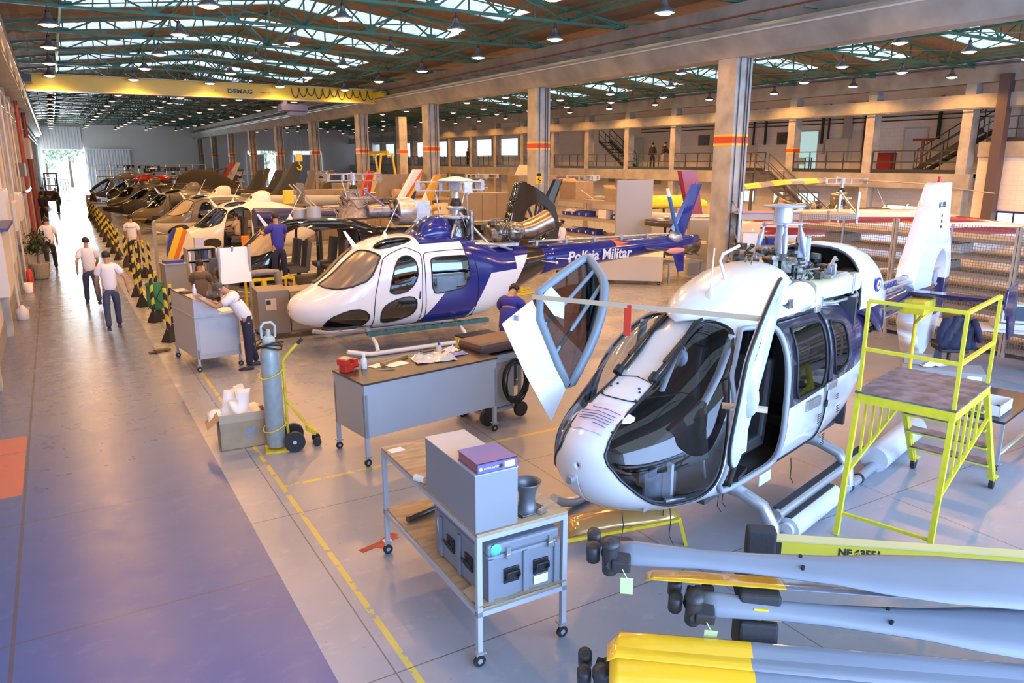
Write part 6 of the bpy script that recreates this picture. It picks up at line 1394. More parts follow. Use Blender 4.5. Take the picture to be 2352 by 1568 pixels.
# rack behind the white helicopter, with perforated uprights
t=thing('storage_rack','tall perforated-upright rack with violet top board and blue bins behind the white helicopter','rack',(14.55,13.4,0),R(-31)); S2=t
rackunit(t,2.9,1.1,2.85,(.7,1.5,2.28),C_gsteel,posts=4,w=.055,bh=.12)
MB().bar((0,0,2.3),(0,1.1,2.75),.03,.03).bar((2.9,0,2.3),(2.9,1.1,2.8),.03,.03).bar((0,0,1.6),(0,1.1,2.2),.03,.03).bar((2.9,0,1.2),(2.9,1.1,1.6),.03,.03).build('diagonal_brace',C_gsteel,t)
tag(MB().b2((0,0,0),(1.5,.8,.02)).build('violet_board',mat('violet_film',(.22,.15,.42),.5),loc=rel(S2,.1,.1,2.302),rz=R(-31)),'violet covered board on the top shelf of the rack behind the mast','board')
bins(S2,[(.55+.45*k,.05,1.522,0,'%s blue bin behind the helicopter mast'%ords[k]) for k in range(2)]+[(1.95,.05,1.522,.5,'tilted blue bin right of the helicopter mast'),(2.35,.1,1.522,1.2,'upturned blue bin at the perforated upright')],'blue bins on the storage racks')
crate(.12,.02,1.522,.36,.3,.3,C_paper,'pinkish-white labelled box at the left end of the bin shelf',S2,flap=False)
# long mesh-fronted racks on the right
C_mesh=bpy.data.materials.new('wire_mesh'); C_mesh.use_nodes=True; nt=C_mesh.node_tree; bs=nt.nodes['Principled BSDF']; bs.inputs['Base Color'].default_value=(.25,.24,.23,1); bs.inputs['Metallic'].default_value=.6
tc=nt.nodes.new('ShaderNodeTexCoord'); sp=nt.nodes.new('ShaderNodeSeparateXYZ'); nt.links.new(tc.outputs['Object'],sp.inputs[0]); ks=[]
for i in(0,2):
    pg=nt.nodes.new('ShaderNodeMath'); pg.operation='PINGPONG'; pg.inputs[1].default_value=.025; lt_=nt.nodes.new('ShaderNodeMath'); lt_.operation='LESS_THAN'; lt_.inputs[1].default_value=.004; nt.links.new(sp.outputs[i],pg.inputs[0]); nt.links.new(pg.outputs[0],lt_.inputs[0]); ks.append(lt_)
mx=nt.nodes.new('ShaderNodeMath'); mx.operation='MAXIMUM'; nt.links.new(ks[0].outputs[0],mx.inputs[0]); nt.links.new(ks[1].outputs[0],mx.inputs[1]); nt.links.new(mx.outputs[0],bs.inputs['Alpha'])
r_=random.Random(17)
for i,(y0,lb) in enumerate(((11.9,'mesh-fronted rack left of the white tail fin, behind the engine cowl'),(9.5,'mesh-fronted rack behind the white tail fin'),(7.1,'mesh-fronted rack behind the computer monitor'),(4.7,'mesh-fronted rack at the right edge of the picture'))):
    t=thing('mesh_rack',lb,'rack',(14.95,y0,0),R(-90)); lv=[.15+.33*k for k in range(7)]
    rackunit(t,2.35,1.0,2.42,lv,C_beam,posts=4,w=.06,bh=.06); MB().b2((.03,-.04,.1),(2.32,-.038,2.4)).build('wire_mesh_panel',C_mesh,t); MB().bar((1.17,-.04,0),(1.17,-.04,2.4),.03,.03).build('mesh_stile',C_grey,t)
    for k in range(7):
        x=r_.uniform(.1,1.5); lvz=lv[r_.randrange(7)]
    for k,z in enumerate(lv[:6]):
        x=.1+((k*37+i*13)%12)/10; l=.35+.1*(k%3); tag(MB().b2((0,0,0),(l,.5,.12+.03*(k%3))).build('boxed_part',(C_paper,C_card,C_grey)[(k+i)%3],loc=rel(t,x,.15,z+.022),rz=R(-90)),'%s packed part, level %s up, in the %s'%(('white','brown','grey')[(k+i)%3],ords[k],('leftmost mesh rack','mesh rack behind the tail fin','mesh rack behind the monitor','rightmost mesh rack')[i]),'packed part','packed parts in the mesh racks')
# computer table, monitor, computer, chair with jacket
t=thing('computer_table','white computer table with dark steel legs before the mesh racks','table',(13.15,7.55,0),R(-62)); MB().b2((0,0,.72),(1.9,.75,.75)).build('tabletop',mat('white_laminate',(.66,.64,.66),.35),t,bev=.01)
for x in(.15,1.7): MB().b2((x,.3,.04),(x+.12,.42,.72)).b2((x,.02,0),(x+.12,.7,.05)).build('leg',mat('navy_leg',(.05,.07,.10),.4),t)
CT=t
o=thing('crt_monitor','beige CRT computer monitor on the white table','monitor',rel(CT,1.25,.40,.751),R(-50)); MB().loft([[V((x*s,y,z*s+.28)) for x,z in((-.2,-.16),(.2,-.16),(.2,.17),(-.2,.17))] for y,s in((-.2,1),(-.1,1),(.2,.6))],sm=False).build('casing',mat('beige_plastic',(.55,.53,.47),.5),o,bev=.012); MB().b2((-.16,-.208,.165),(.16,-.203,.415)).build('screen',mat('screen_dark',(.03,.04,.055),.15),o); MB().lathe([(.12,.1),(.1,.125)],n=16).build('swivel_foot',MATS['beige_plastic'],o)
MB().b2((-.28,-.22,0),(.28,.25,.10)).build('stand_block',MATS['beige_plastic'],o,bev=.01); 
o2=[c for c in o.children]; 
o=thing('office_chair','office chair with a dark jacket hung over its back','chair',(12.85,6.95,0),R(-40)); MB().box((0,0,.48),(.46,.46,.08)).build('seat',C_black,o,bev=.02); MB().box((0,-.24,.85),(.44,.06,.42)).build('backrest',C_black,o,bev=.02); MB().cyl((0,0,.08),(0,0,.46),.03).build('gas_lift',C_dark,o); b=MB(); [b.bar((0,0,.1),(.28*math.cos(a*1.257),.28*math.sin(a*1.257),.04),.04,.03) for a in range(5)]; b.build('chair_base',C_dark,o)
b=MB(); rows=[]
for i in range(9):
    v=i/8; z=1.16-.75*v+.0; rows.append([((-.30-.1*v+ (.60+.2*v)*k/10),-.30-.05*math.sin(k*1.9+i)-.03*v,z+.03*math.sin(k*2.2)-(.12*abs(k-5)/5 if i==0 else 0)) for k in range(11)])
b.sheet(rows).tube([(-.28,-.3,1.05),(-.38,-.36,.8),(-.42,-.36,.55)],[.07,.06,.05],8).tube([(.28,-.3,1.05),(.38,-.36,.8),(.44,-.36,.6)],[.07,.06,.05],8); jk=b.build('hanging_jacket',mat('navy_jacket',(.025,.022,.05),.85),loc=o.location+V((0,0,.2)),rz=R(-40),solid=.03); jk.scale=(.75,.85,.78); tag(jk,'dark navy jacket hanging over the office chair back','jacket')
t=thing('parts_cart','low grey metal cart with rags and a tray behind the access platform','cart',(11.2,6.75,0),R(-55)); MB().b2((0,0,.12),(1.15,.6,.42)).build('cart_body',mat('cart_grey',(.30,.32,.34),.45),t,bev=.01); [MB().cyl((x,y-.02,.06),(x,y+.02,.06),.06,n=12).build('wheel',C_black,t) for x in(.1,1.05) for y in(.08,.52)]; MB().b2((.9,-.006,.2),(1.1,-.002,.38)).build('white_label',C_paper,t)
tag(crumple(6,.4,.3,.08,50).build('white_rags',C_paper,loc=rel(t,.3,.1,.424),rz=-.5),'white rags on the low grey cart','rags'); tag(MB().b2((0,0,0),(.4,.3,.12)).build('metal_tray',C_gsteel,loc=rel(t,.03,.25,.5245-.1),rz=-1.0),'grey metal tray at the left of the low grey cart','tray')
# bench with white crate at the right
t=thing('work_bench','low steel bench with dark top at the right behind the steps','bench',(9.25,4.25,0),R(12)); MB().b2((0,0,.58),(1.5,.62,.61)).build('benchtop',C_dark,t); 
for x in(.02,1.46):
    for y in(.02,.58): MB().bar((x,y,.09),(x,y,.58),.035,.035).build('leg',C_gsteel,t); caster(t,x,y,.035,.09)
MB().bar((.02,.02,.2),(1.46,.02,.2),.03,.03).build('stretcher',mat('cream_bar',(.6,.58,.4),.4),t)
o=thing('white_crate','white plastic crate of dark metal parts on the low bench','crate',rel(t,.15,.10,.612),R(12)); b=MB().b2((0,0,0),(.5,.34,.01)).b2((0,0,0),(.5,.012,.13)).b2((0,.328,0),(.5,.34,.13)).b2((0,0,0),(.012,.34,.13)).b2((.488,0,0),(.5,.34,.13)); b.build('crate_body',C_white,o)
for k in range(4): tag(MB().cyl((0,0,0),(.14,.05,.02),.025,.018,8).build('dark_metal_part',C_dark,loc=rel(t,.22+.09*k,.18+.03*(k%2),.65),rz=k*.9),'%s dark metal part inside the white crate'%ords[k],'metal part','metal parts in the white crate')
t=thing('step_platform','small two-level step with dark blue tread at the right edge','step',(9.9,3.75,0),R(20)); MB().b2((0,0,.30),(1.2,.4,.33)).build('tread',mat('blue_black_tread',(.03,.035,.07),.5),t)
for x in(.03,1.17):
    for y in(.03,.37): MB().bar((x,y,0),(x,y,.30),.03,.03).build('leg',MATS['cream_bar'],t)
# yellow support stand under the white helicopter's tail
t=thing('tail_stand','yellow tail support stand with box head under the white helicopter','support stand',(11.1,6.6,0),R(15)); MB().box((0,0,1.45),(.55,.4,.2)).build('stand_head',C_yel,t); MB().bar((-.25,-.18,1.36),(.1,0,1.15),.03,.03).bar((.3,-.18,1.36),(.1,0,1.15),.03,.03).bar((-.25,-.18,1.36),(.3,-.18,1.36),.03,.03).build('head_brace',C_yel,t); MB().cyl((.1,0,0),(.1,0,1.36),.03).build('stand_post',C_yel,t); MB().bar((-.4,0,.03),(.6,0,.03),.05,.05).bar((.1,-.4,.03),(.1,.4,.03),.05,.05).build('stand_foot',C_yel,t)
# yellow framed table with red grinder
t=thing('yellow_table','yellow framed work table with pale wooden top behind the nearest tail rotor','table',(14.35,12.6,0),R(22)); MB().b2((0,0,.80),(1.5,1.3,.83)).build('tabletop',mat('pale_wood',(.55,.42,.26),.5),t); MB().bar((0,0,.77),(1.5,0,.77),.05,.06).bar((0,0,.77),(0,1.3,.77),.05,.06).build('table_frame',mat('lime_yellow',(.55,.60,.06),.4),t)
for x in(.02,1.48):
    for y in(.02,1.28): MB().bar((x,y,0),(x,y,.77),.05,.05).build('leg',MATS['lime_yellow'],t)
o=thing('angle_tool','red and grey power tool lying on the yellow framed table','power tool',rel(t,.6,.35,.832),R(10)); MB().cyl((0,0,.1),(.45,0,.1),.09,.08,14).build('tool_body',C_red,o); MB().cyl((.45,0,.1),(.7,0,.09),.07,.05,14).box((.2,0,.01),(.4,.16,.02)).build('tool_head',C_grey,o)
# white sloping cart and grey cabinets behind the tail
t=thing('wedge_cart','white sloping steel cart on casters under the tail boom','cart',(13.5,18.1,0),R(-42)); MB().add([(0,0,.12),(2.1,0,.12),(2.1,.9,.12),(0,.9,.12),(0,0,.85),(2.1,0,.85),(2.1,.9,1.2),(0,.9,1.2)],[(3,2,1,0),(4,5,6,7),(0,1,5,4),(1,2,6,5),(2,3,7,6),(3,0,4,7)]).build('cart_body',mat('cream_white_paint',(.60,.56,.50),.4),t,bev=.01); [caster(t,x,y,.045,.12) for x in(.1,2.0) for y in(.1,.8)]
t=thing('grey_cabinet','wide grey steel cabinet with a paper label behind the nearest tail','cabinet',(17.3,18.0,0),R(-38)); MB().b2((0,0,0),(2.6,.7,1.75)).build('cabinet_body',C_ygrey,t,bev=.01); MB().b2((1.4,-.02,.12),(2.58,.0,1.7)).build('cabinet_door',mat('door_greyviolet',(.22,.20,.21),.45),t); MB().b2((.25,-.01,.98),(.55,0,1.10)).build('paper_label',C_paper,t)
# big fenestron tail, standing behind the blue machine
PF2=paint('black_gloss_tail',(.012,.011,.010),[],.08,1)
t=thing('fenestron_tail','glossy black tail fin with a large round ducted fan','tail fin',(9.95,17.6,0),R(10)); duct_fin([(.1,.85),(.35,1.9),(.72,3.0),(.95,3.05),(1.6,2.75),(2.05,2.4),(2.25,1.8),(2.1,1.1),(1.6,.75),(.8,.6)],(1.38,1.93),.5,None).build('fin_body',PF2,t,bev=.03,fixn=True)
b=MB(); [b.bar((1.38+.1*math.cos(a*.698),0,1.93+.1*math.sin(a*.698)),(1.38+.49*math.cos(a*.698),0,1.93+.49*math.sin(a*.698)),.07,.02,up=(0,1,.5)) for a in range(9)]; b.build('fan_blades',C_dark,t); MB().cyl((1.38,-.1,1.93),(1.38,-.02,1.93),.15,n=20).build('fan_hub',C_alu,t); MB().cyl((.9,0,0),(.9,0,.65),.06).bar((.4,-.3,.03),(1.5,-.3,.03),.05,.05).bar((.4,.3,.03),(1.5,.3,.03),.05,.05).bar((.9,-.3,.03),(.9,.3,.03),.05,.05).build('tail_trestle',C_yel,t)
# other tails
def tail(lb,x,y,z0,z1,m,rk=.75,ch=.8,ct=.5,fus=None,rz=3,bl=4.5):
    t=thing('aircraft_tail',lb,'tail fin',(x,y,0),R(rz)); h=z1-z0
    MB().loft([[V((dx*ch,dy,z0)) for dx,dy in((0,0),(.2,.07),(1,0),(.2,-.07))],[V((rk*h/1.4+dx*ct,dy*.6,z1)) for dx,dy in((0,0),(.2,.07),(1,0),(.2,-.07))]],sm=False).build('fin_body',m,t); MB().loft([[V((x_,.16*s*math.cos(a*.785),z0-.1+.16*s*math.sin(a*.785))) for a in range(8)] for x_,s in((-bl,1+.2*bl),(-bl*.45,1+.09*bl),(.4,1),(.9,.7))]).build('tail_boom',fus or m,t)
    MB().cyl((-bl*.55,0,0),(-bl*.55,0,z0-.2),.05).bar((-bl*.55,-.5,.03),(-bl*.55,.5,.03),.05,.05).build('tail_trestle',C_dark,t); return t
tail('cream aircraft tail fin standing in front of the far wall cabinets',17.3,30,1.7,3.4,mat('cream_fin',(.62,.52,.30),.4),.75,1.6,.7,bl=2.2)
o=tail('red tail fin marked with a white 7',11.6,33,2.0,3.15,mat('red_fin',(.55,.06,.02),.35),.55,.55,.38,C_ygrey); text('7',.42,(.22,-.07,2.12),(R(90),0,0),C_white,o,.004,'lettering',.2,.01)
tail('white, orange and yellow striped tail fin with navy base',9.55,24,2.0,3.3,paint('fin_stripes',(.75,.70,.60),[((.60,.12,.02),[(1,0,-.75,1.28)]),((.72,.48,.03),[(1,0,-.75,1.16)]),((.03,.03,.16),[(1,0,-.75,1.05)])],.3),.9,.75,.42,mat('navy_boom',(.02,.025,.14),.3))
tail('big dark olive tail fin rising highest behind the white police helicopter',8.9,38,1.9,3.5,mat('olive_dark_fin',(.045,.05,.035),.6),1.0,1.3,.5)
tail('dark tail fin with orange tip edge left of the big olive fin',9.4,45.8,1.9,3.05,mat('olive_dark_fin2',(.05,.05,.035),.6),.9,.9,.35)
tail('grey-brown slanted tail fin beside the broad column',11.0,40.3,1.7,3.1,mat('grey_fin',(.17,.15,.14),.6),.6,.5,.35)
tail('blue tail fin at the far end of the row',10.1,70,2.0,3.1,mat('blue_fin',(.03,.08,.25),.4),.75,.8,.5)
o=tail('red and white tail fin with dark stabiliser, far behind',9.7,58,1.7,3.45,paint('redwhite_fin',(.7,.62,.55),[((.5,.05,.02),[(-1,0,.75,-.85)])],.3),1.0,1.1,.8); MB().box((.2,0,2.9),(1.6,.9,.05),ry=R(-12)).build('stabilizer',C_dark,o)
tail('dark red tail fin beside the marked near column',19.2,20.2,1.7,3.25,mat('dark_red_fin',(.25,.02,.03),.3),-.35,.6,.7,mat('pale_red_boom',(.5,.42,.42),.4),-30,1.3)
# big dark dome-shaped cover
t=thing('covered_radome','large dark olive dome-shaped fuselage top under cover behind the row','fuselage cover',(6.1,52.6,0),R(3)); MB().loft([[V((x,w_*math.cos(R(a)),1.7+h*max(0,math.sin(R(a)))-(.3 if math.sin(R(a))<0 else 0))) for a in range(0,360,24)] for x,w_,h in((0,.1,.1),(.5,.8,.9),(1.5,1.1,1.35),(2.7,1.1,1.3),(3.7,.8,.8),(4.4,.2,.2))]).build('cover_shell',mat('dark_olive_cloth',(.045,.038,.025),.7),t); MB().b2((.6,-.6,0),(3.6,.6,1.4)).build('cradle',mat('dark_cradle',(.08,.07,.05),.7),t)
# rack with foam rolls, big brown cabinets, yellow battery box, gantry
t=thing('storage_rack','brown storage rack with foam rolls behind the striped tail fin','rack',(12.4,31.3,0),R(2)); rackunit(t,3.0,1.1,2.1,(.5,1.2,1.95),C_brn); MB().b2((0,1.1,1.2),(3.4,1.15,3.0)).build('rear_panel',C_brn,t); S3=t
for i,(x,z,lb) in enumerate(((.4,2.18,'fluffy brown foam roll left on the brown rack'),(.9,2.42,'upper brown foam roll on the brown rack'),(1.4,2.18,'right brown foam roll on the brown rack'))): tag(MB().cyl((0,0,0),(1.0,.05,0),.20,.18,14).build('foam_roll',mat('tan_foam',(.45,.33,.24),.9,bump=.6,nscale=8),loc=rel(S3,x,.45,z)),lb,'foam roll')
tag(MB().b2((0,0,0),(.7,.6,.5)).build('white_bag',C_paper,loc=rel(S3,2.2,.1,1.222)),'white sack on the middle level of the brown rack','sack')
for i,(x,y,w,h,lb) in enumerate(((14.2,27.5,2.2,2.3,'brown steel cabinet behind the rotor head'),(16.5,27.3,2.0,3.0,'tall brown steel cabinet left of the cream tail fin'),(8.9,34.3,3.2,2.3,'brown steel lockers right of the grey slanted fin'),(12.9,40,3.0,2.4,'brown steel lockers behind the red fin'))):
    t=thing('steel_cabinet',lb,'cabinet',(x,y,0),R(2)); MB().b2((0,0,0),(w,.8,h)).build('cabinet_body',C_brn,t,bev=.01)
    for k in range(int(w/.7)): MB().b2((.03+.7*k,-.02,.08),(.69+.7*k,0,h-.06)).build('cabinet_door',C_brn,t,bev=.006)
t=thing('power_unit','yellow ground power unit with black panel behind the roof antenna','ground unit',(11.0,25.6,0),R(0)); MB().b2((0,0,.15),(1.1,.8,1.25)).build('unit_body',C_yel,t,bev=.02); MB().b2((.15,-.01,.85),(.95,0,1.1)).build('control_panel',C_black,t); [MB().cyl((x,y,.12),(x,y+.06,.12),.12,n=12).build('wheel',C_black,t) for x in(.15,.95) for y in(0,.7)]
t=thing('gantry_hoist','yellow A-frame lifting gantry with chain hoist','gantry',(17.0,43.2,0),R(5)); 
for y in(-.1,2.2): 
    for s in(-1,1): MB().bar((s*.95,y,0),(s*.35,y,3.95),.1,.1).build('gantry_leg',C_yel,t)
    MB().bar((-.45,y,3.95),(.45,y,3.95),.1,.12).build('cross_head',C_yel,t)
for c in list(t.children): pass
MB().bar((0,-.3,4.05),(0,2.4,4.05),.12,.18).build('gantry_beam',C_yel,t); MB().box((.1,.7,3.7),(.4,.6,.4)).cyl((.1,.7,2.9),(.1,.7,3.5),.015).build('chain_hoist',C_dark,t)
t=thing('yellow_guard_frame','yellow tubular guard frame between the two nearest police machines','guard frame',(7.4,17.1,0),R(3)); 
b=MB().tube([(0,0,0),(.0,0,1.15),(.15,0,1.35),(.35,0,1.4),(2.2,0,1.4),(2.2,0,0)],.03,8).tube([(.5,0,0),(.5,0,1.4)],.025,8).tube([(0,.9,0),(0,.9,1.35),(2.2,.9,1.4),(2.2,.9,0)],.03,8).tube([(.3,0,1.4),(.3,.9,1.38)],.025,6); b.build('tube_frame',C_yel,t)
MB().b2((.1,.05,.9),(2.15,.85,1.0)).b2((.1,.05,.4),(2.15,.85,.45)).build('guard_deck',C_dark,t)
# yellow box on column, warning sign
t=thing('warning_sign','yellow rectangular warning sign fixed on the marked column','sign',(XG-.18,Y0C+BAY-.318,2.98)); MB().b2((-.14,-.008,-.2),(.14,0,.2)).build('sign_plate',mat('sign_yellow',(.75,.5,.03),.5),t); MB().b2((-.1,-.011,.07),(.1,-.008,.17)).cyl((-.02,-.011,-.04),(-.02,-.008,-.04),.03,n=12).b2((.03,-.011,-.15),(.09,-.008,-.12)).b2((.03,-.011,-.1),(.09,-.008,-.06)).build('sign_symbol',C_black,t)
t=thing('first_aid_box','yellow wall box on the right face of the marked column','wall box',(XG+.20,Y0C+BAY-.33,1.42)); MB().b2((-.15,-.09,-.2),(.15,0,.2)).build('box_body',C_yel,t,bev=.01)
# overhead crane and hook
t=thing('overhead_crane','yellow overhead travelling crane spanning the hall','crane',(0,38,0)); MB().b2((-.55,-.22,6.42),(14.45,.22,7.02)).build('crane_girder',mat('crane_yellow',(.66,.46,.02),.35),t,bev=.01); MB().b2((-.55,-.28,7.02),(14.45,.28,7.06)).b2((-.55,-.28,6.38),(14.45,.28,6.42)).build('girder_flange',mat('flange_pale',(.62,.55,.35),.4),t)
for x in(-.45,14.4): MB().b2((x-.15,-1.4,6.62),(x+.15,1.4,6.9)).build('end_carriage',C_dark if x<0 else C_yel,t)
text('DEMAG',.26,(7.3,-.225,6.60),(R(90),0,0),C_dark,t,.004,'lettering',0,.01,sx=1.25); text('6.3 t',.11,(6.75,-.225,6.66),(R(90),0,0),C_dark,t,.003,'lettering'); text('33875-10',.12,(8.75,-.225,6.64),(R(90),0,0),C_dark,t,.003,'lettering')
b=MB()
for k in range(11):
    x=10.2+.38*k; b.tube([(x+.38*j/8,-.26,6.98-.48*(1-(2*j/8-1)**2)**.6*(1-.25*(k%3)/2)) for j in range(9)],.018,5)
b.build('festoon_cable',C_black,t)
h=MB().box((10.3,0,6.05),(1.25,.7,.32)).box((10.45,-.1,5.78),(.8,.45,.22)).box((9.9,0,6.25),(.2,.5,.3)).build('hoist_trolley',mat('hoist_blue',(.07,.08,.2),.4),t,bev=.02)
for dx in(-.12,.0,.12): MB().cyl((10.44+dx,0,3.75),(10.44+dx,0,5.8),.008,n=5).build('wire_rope',C_dark,h)
t3=MB().box((10.44,0,3.72),(.3,.16,.36)).tube([(10.44,0,3.55),(10.44,0,3.4),(10.56,0,3.28),(10.5,0,3.14),(10.36,0,3.16),(10.33,0,3.28)],.04,8).build('crane_hook',C_yel,t,bev=.02)
# yellow maintenance dock far behind
t=thing('maintenance_dock','long yellow-green maintenance dock with railings at the far end','dock',(3.4,80,0)); MB().b2((0,0,2.1),(9.5,1.2,2.2)).build('dock_deck',mat('dock_green',(.35,.40,.12),.5),t)
for z in(2.7,3.2): MB().bar((0,0,z),(9.5,0,z),.05,.05).build('dock_rail',C_yel,t)
for k in range(9): MB().bar((1.18*k,0,0),(1.18*k,0,3.2),.06,.06).build('dock_post',C_yel,t)
# ================================================================ PEOPLE
C_skin=mat('skin',(.42,.22,.13),.5); C_hair=mat('dark_hair',(.015,.011,.009),.6); C_shoe=mat('black_shoes',(.015,.014,.014),.4)
def skin_mesh(name,verts,edges,rad,m,parent,root=0,sub=1):
    me=bpy.data.meshes.new(name); me.from_pydata([tuple(v) for v in verts],edges,[]); o=bpy.data.objects.new(name,me); COL.objects.link(o)
    md=o.modifiers.new('skin','SKIN'); md.use_smooth_shade=True
    for i,r in enumerate(rad): sv=me.skin_vertices[0].data[i]; sv.radius=r if isinstance(r,tuple) else (r,r); sv.use_root=(i==root)
    sb=o.modifiers.new('sub','SUBSURF'); sb.levels=sub; sb.render_levels=sub
    dg=bpy.context.evaluated_depsgraph_get(); m2=bpy.data.meshes.new_from_object(o.evaluated_get(dg)); bpy.data.objects.remove(o)
    m2.materials.clear(); m2.materials.append(m)
    for p in m2.polygons: p.use_smooth=True
    o=bpy.data.objects.new(name,m2); COL.objects.link(o); o.parent=parent; return o
def person(label,loc,rz,shirt,pants,hair=None,h=1.7,lean=0,head=(10,0),la=(5,8,12),ra=(5,8,12),lt=(0,3,0),rt=(0,3,0),hipz=None,sleeve=.7,sub=1,hat=None,dz=0):
    """arms: (forward, outward, elbow bend); legs: (forward, outward, knee bend); rz = heading of +y"""
    s=h/1.75; t=thing('person',label,'person',(loc[0],loc[1],(loc[2] if len(loc)>2 else 0)),R(rz))
    def dirv(fwd,out,side): # from straight down
        return V((side*math.sin(R(out)),math.sin(R(fwd))*math.cos(R(out)),-math.cos(R(fwd))*math.cos(R(out))))
    up=V((0,math.sin(R(lean)),math.cos(R(lean)))); 
    def leg(side,a):
        hip=V((side*.095,0,-.03)); k=hip+dirv(a[0],a[1],side)*.42; an=k+dirv(a[0]-a[2],a[1]*.5,side)*.41; return hip,k,an
    L=leg(-1,lt);Rg=leg(1,rt)
    low=min(L[2].z,Rg[2].z)-.08
    hz=-low if hipz is None else hipz/s
    P=V((0,0,hz))
    wa=P+up*.18; ch=P+up*.38; nb=P+up*.50; nk=P+up*.56; hd=V((0,math.sin(R(lean+head[0])),math.cos(R(lean+head[0])))); jw=nk+hd*.06+V((0,.02,0)); sk=nk+hd*.17+V((0,.015,0))
    S=s
    def sc(v): return v*S
    vs=[P,wa,ch,nb,nk,jw,sk]; es=[(0,1),(1,2),(2,3),(3,4),(4,5),(5,6)]; rd=[(.135,.11),(.125,.10),(.15,.11),(.10,.08),.052,(.062,.072),(.078,.095)]
    def add(v,r,p): vs.append(v); rd.append(r); es.append((p,len(vs)-1)); return len(vs)-1
    arms=[]
    for side,a in((-1,la),(1,ra)):
        sh=nb+V((side*.175,0,-.03)); el=sh+dirv(a[0]+lean*.3,a[1],side)*.29; fd=dirv(a[0]+lean*.3+a[2],a[1]*.3,side); fd=(fd+V((-side*.15*min(1,a[2]/60),0,0))).normalized(); wr=el+fd*.25
        i=add(nb+V((side*.09,0,-.01)),(.075,.075),3); i=add(sh,.058,i); i=add(sh.lerp(el,.5),.048,i); i=add(el,.040,i); i=add(el.lerp(wr,.4),.038,i); w=add(wr,.027,i)
        pm=add(wr+fd*.06,(.036,.02),w); sx=V((side,0,0)); fx=fd.cross(V((1,0,0))).normalized()
        for k,(off,ln) in enumerate(((-.027,.070),(-.009,.08),(.009,.076),(.027,.06))):
            b0=wr+fd*.095+fx*off; j=add(b0,.010,pm); j=add(b0+fd*ln*.5-sx*.006,.009,j); add(b0+fd*ln-sx*.018,.0075,j)
        j=add(wr+fd*.04+fx*.036,.011,w); add(wr+fd*.085+fx*.052,.009,j)
        arms.append((sh,el,wr))
    for side,(hp,k,an) in((-1,L),(1,Rg)):
        hp,k,an=hp+P,k+P,an+P
        i=add(hp,.085,0); i=add(hp.lerp(k,.5),.07,i); i=add(k,.052,i); i=add(k.lerp(an,.35),.052,i); i=add(an,.035,i)
    skin_mesh('body',[sc(v) for v in vs],es,[(r[0]*S,r[1]*S) if isinstance(r,tuple) else r*S for r in rd],C_skin,t,0,sub)
    # shirt
    hem=P-up*.12; vs2=[hem,wa,ch,nb]; es2=[(0,1),(1,2),(2,3)]; rd2=[(.175,.145),(.165,.135),(.19,.14),(.135,.105)]
    for side,(sh,el,wr) in((-1,arms[0]),(1,arms[1])):
        vs2+=[nb+V((side*.09,0,-.012)),sh,sh.lerp(el,sleeve)]; n=len(vs2); es2+=[(3,n-3),(n-3,n-2),(n-2,n-1)]; rd2+=[.10,.085,.078]
    skin_mesh('shirt',[sc(v) for v in vs2],es2,[(r[0]*S,r[1]*S) if isinstance(r,tuple) else r*S for r in rd2],shirt,t,0,sub)
    vs3=[P+up*.10,P-V((0,0,.05))]; es3=[(0,1)]; rd3=[(.16,.13),(.15,.13)]
    for side,(hp,k,an) in((-1,L),(1,Rg)):
        hp,k,an=hp+P,k+P,an+P; vs3+=[hp+V((0,0,-.02)),hp.lerp(k,.5),k,k.lerp(an,.5),an+V((0,0,-.01))]; n=len(vs3); es3+=[(1,n-5),(n-5,n-4),(n-4,n-3),(n-3,n-2),(n-2,n-1)]; rd3+=[.10,.092,.075,.07,.066]
        f=MB().loft([[sc(an+V((x*w_,y,z))) for x,z in((-1,-.075),(-.8,zt),(.8,zt),(1,-.075))] for y,w_,zt in((-.07,.035,-.02),(0,.042,.0),(.08,.045,-.03),(.17,.04,-.05),(.2,.02,-.06))]); f.build('shoe',C_shoe,t,bev=.006)
    skin_mesh('trousers',[sc(v) for v in vs3],es3,[(r[0]*S,r[1]*S) if isinstance(r,tuple) else r*S for r in rd3],pants,t,0,sub)
    # hair cap, ears, face
    f=V((0,hd.z,-hd.y)) # forward of the face
    M=Matrix((V((1,0,0)),f,hd)).transposed().to_4x4(); M.translation=sc(sk)
    hb=MB(); hb.M=M
    n=14;rows=[]
    for i in range(9):
        a=R(2+i*15); row=[]
        for k in range(n):
            p=2*math.pi*k/n; fr=math.sin(p); rr=math.sin(a)*(1 if i<5 or fr<.35 else 0); 
            zc=math.cos(a) if (i<5 or fr<.35) else math.cos(R(62)); 
            if not(i<5 or fr<.35): rr=math.sin(R(62))
            row.append((.088*S*rr*math.cos(p),.106*S*rr*fr-.004,.100*S*zc+.016*S))
        rows.append(row)
    hb.loft(rows,cap=True).build('hair',hair or C_hair,t)
    fb=MB(); fb.M=M
    for e in(-1,1): fb.sph((e*.085*S,-.005,-.02*S),(.012*S,.02*S,.03*S),8,6)
    fb.cyl((0,.088*S,-.005),(0,.118*S,-.032*S),.008*S,.016*S,8).build('ears_and_nose',C_skin,t)
    fb=MB(); fb.M=M
    for e in(-1,1): fb.sph((e*.032*S,.09*S,.0),(.012*S,.006*S,.007*S),8,5)
    fb.box((0,.093*S,-.062*S),(.045*S,.006*S,.008*S)).build('eyes_and_mouth',C_hair,t)
    if hat: b=MB(); b.M=M; b.lathe([(.10*S,.03),(.10*S,.06),(.06*S,.11),(0,.12)],n=16).build('cap',hat,t)
    return t
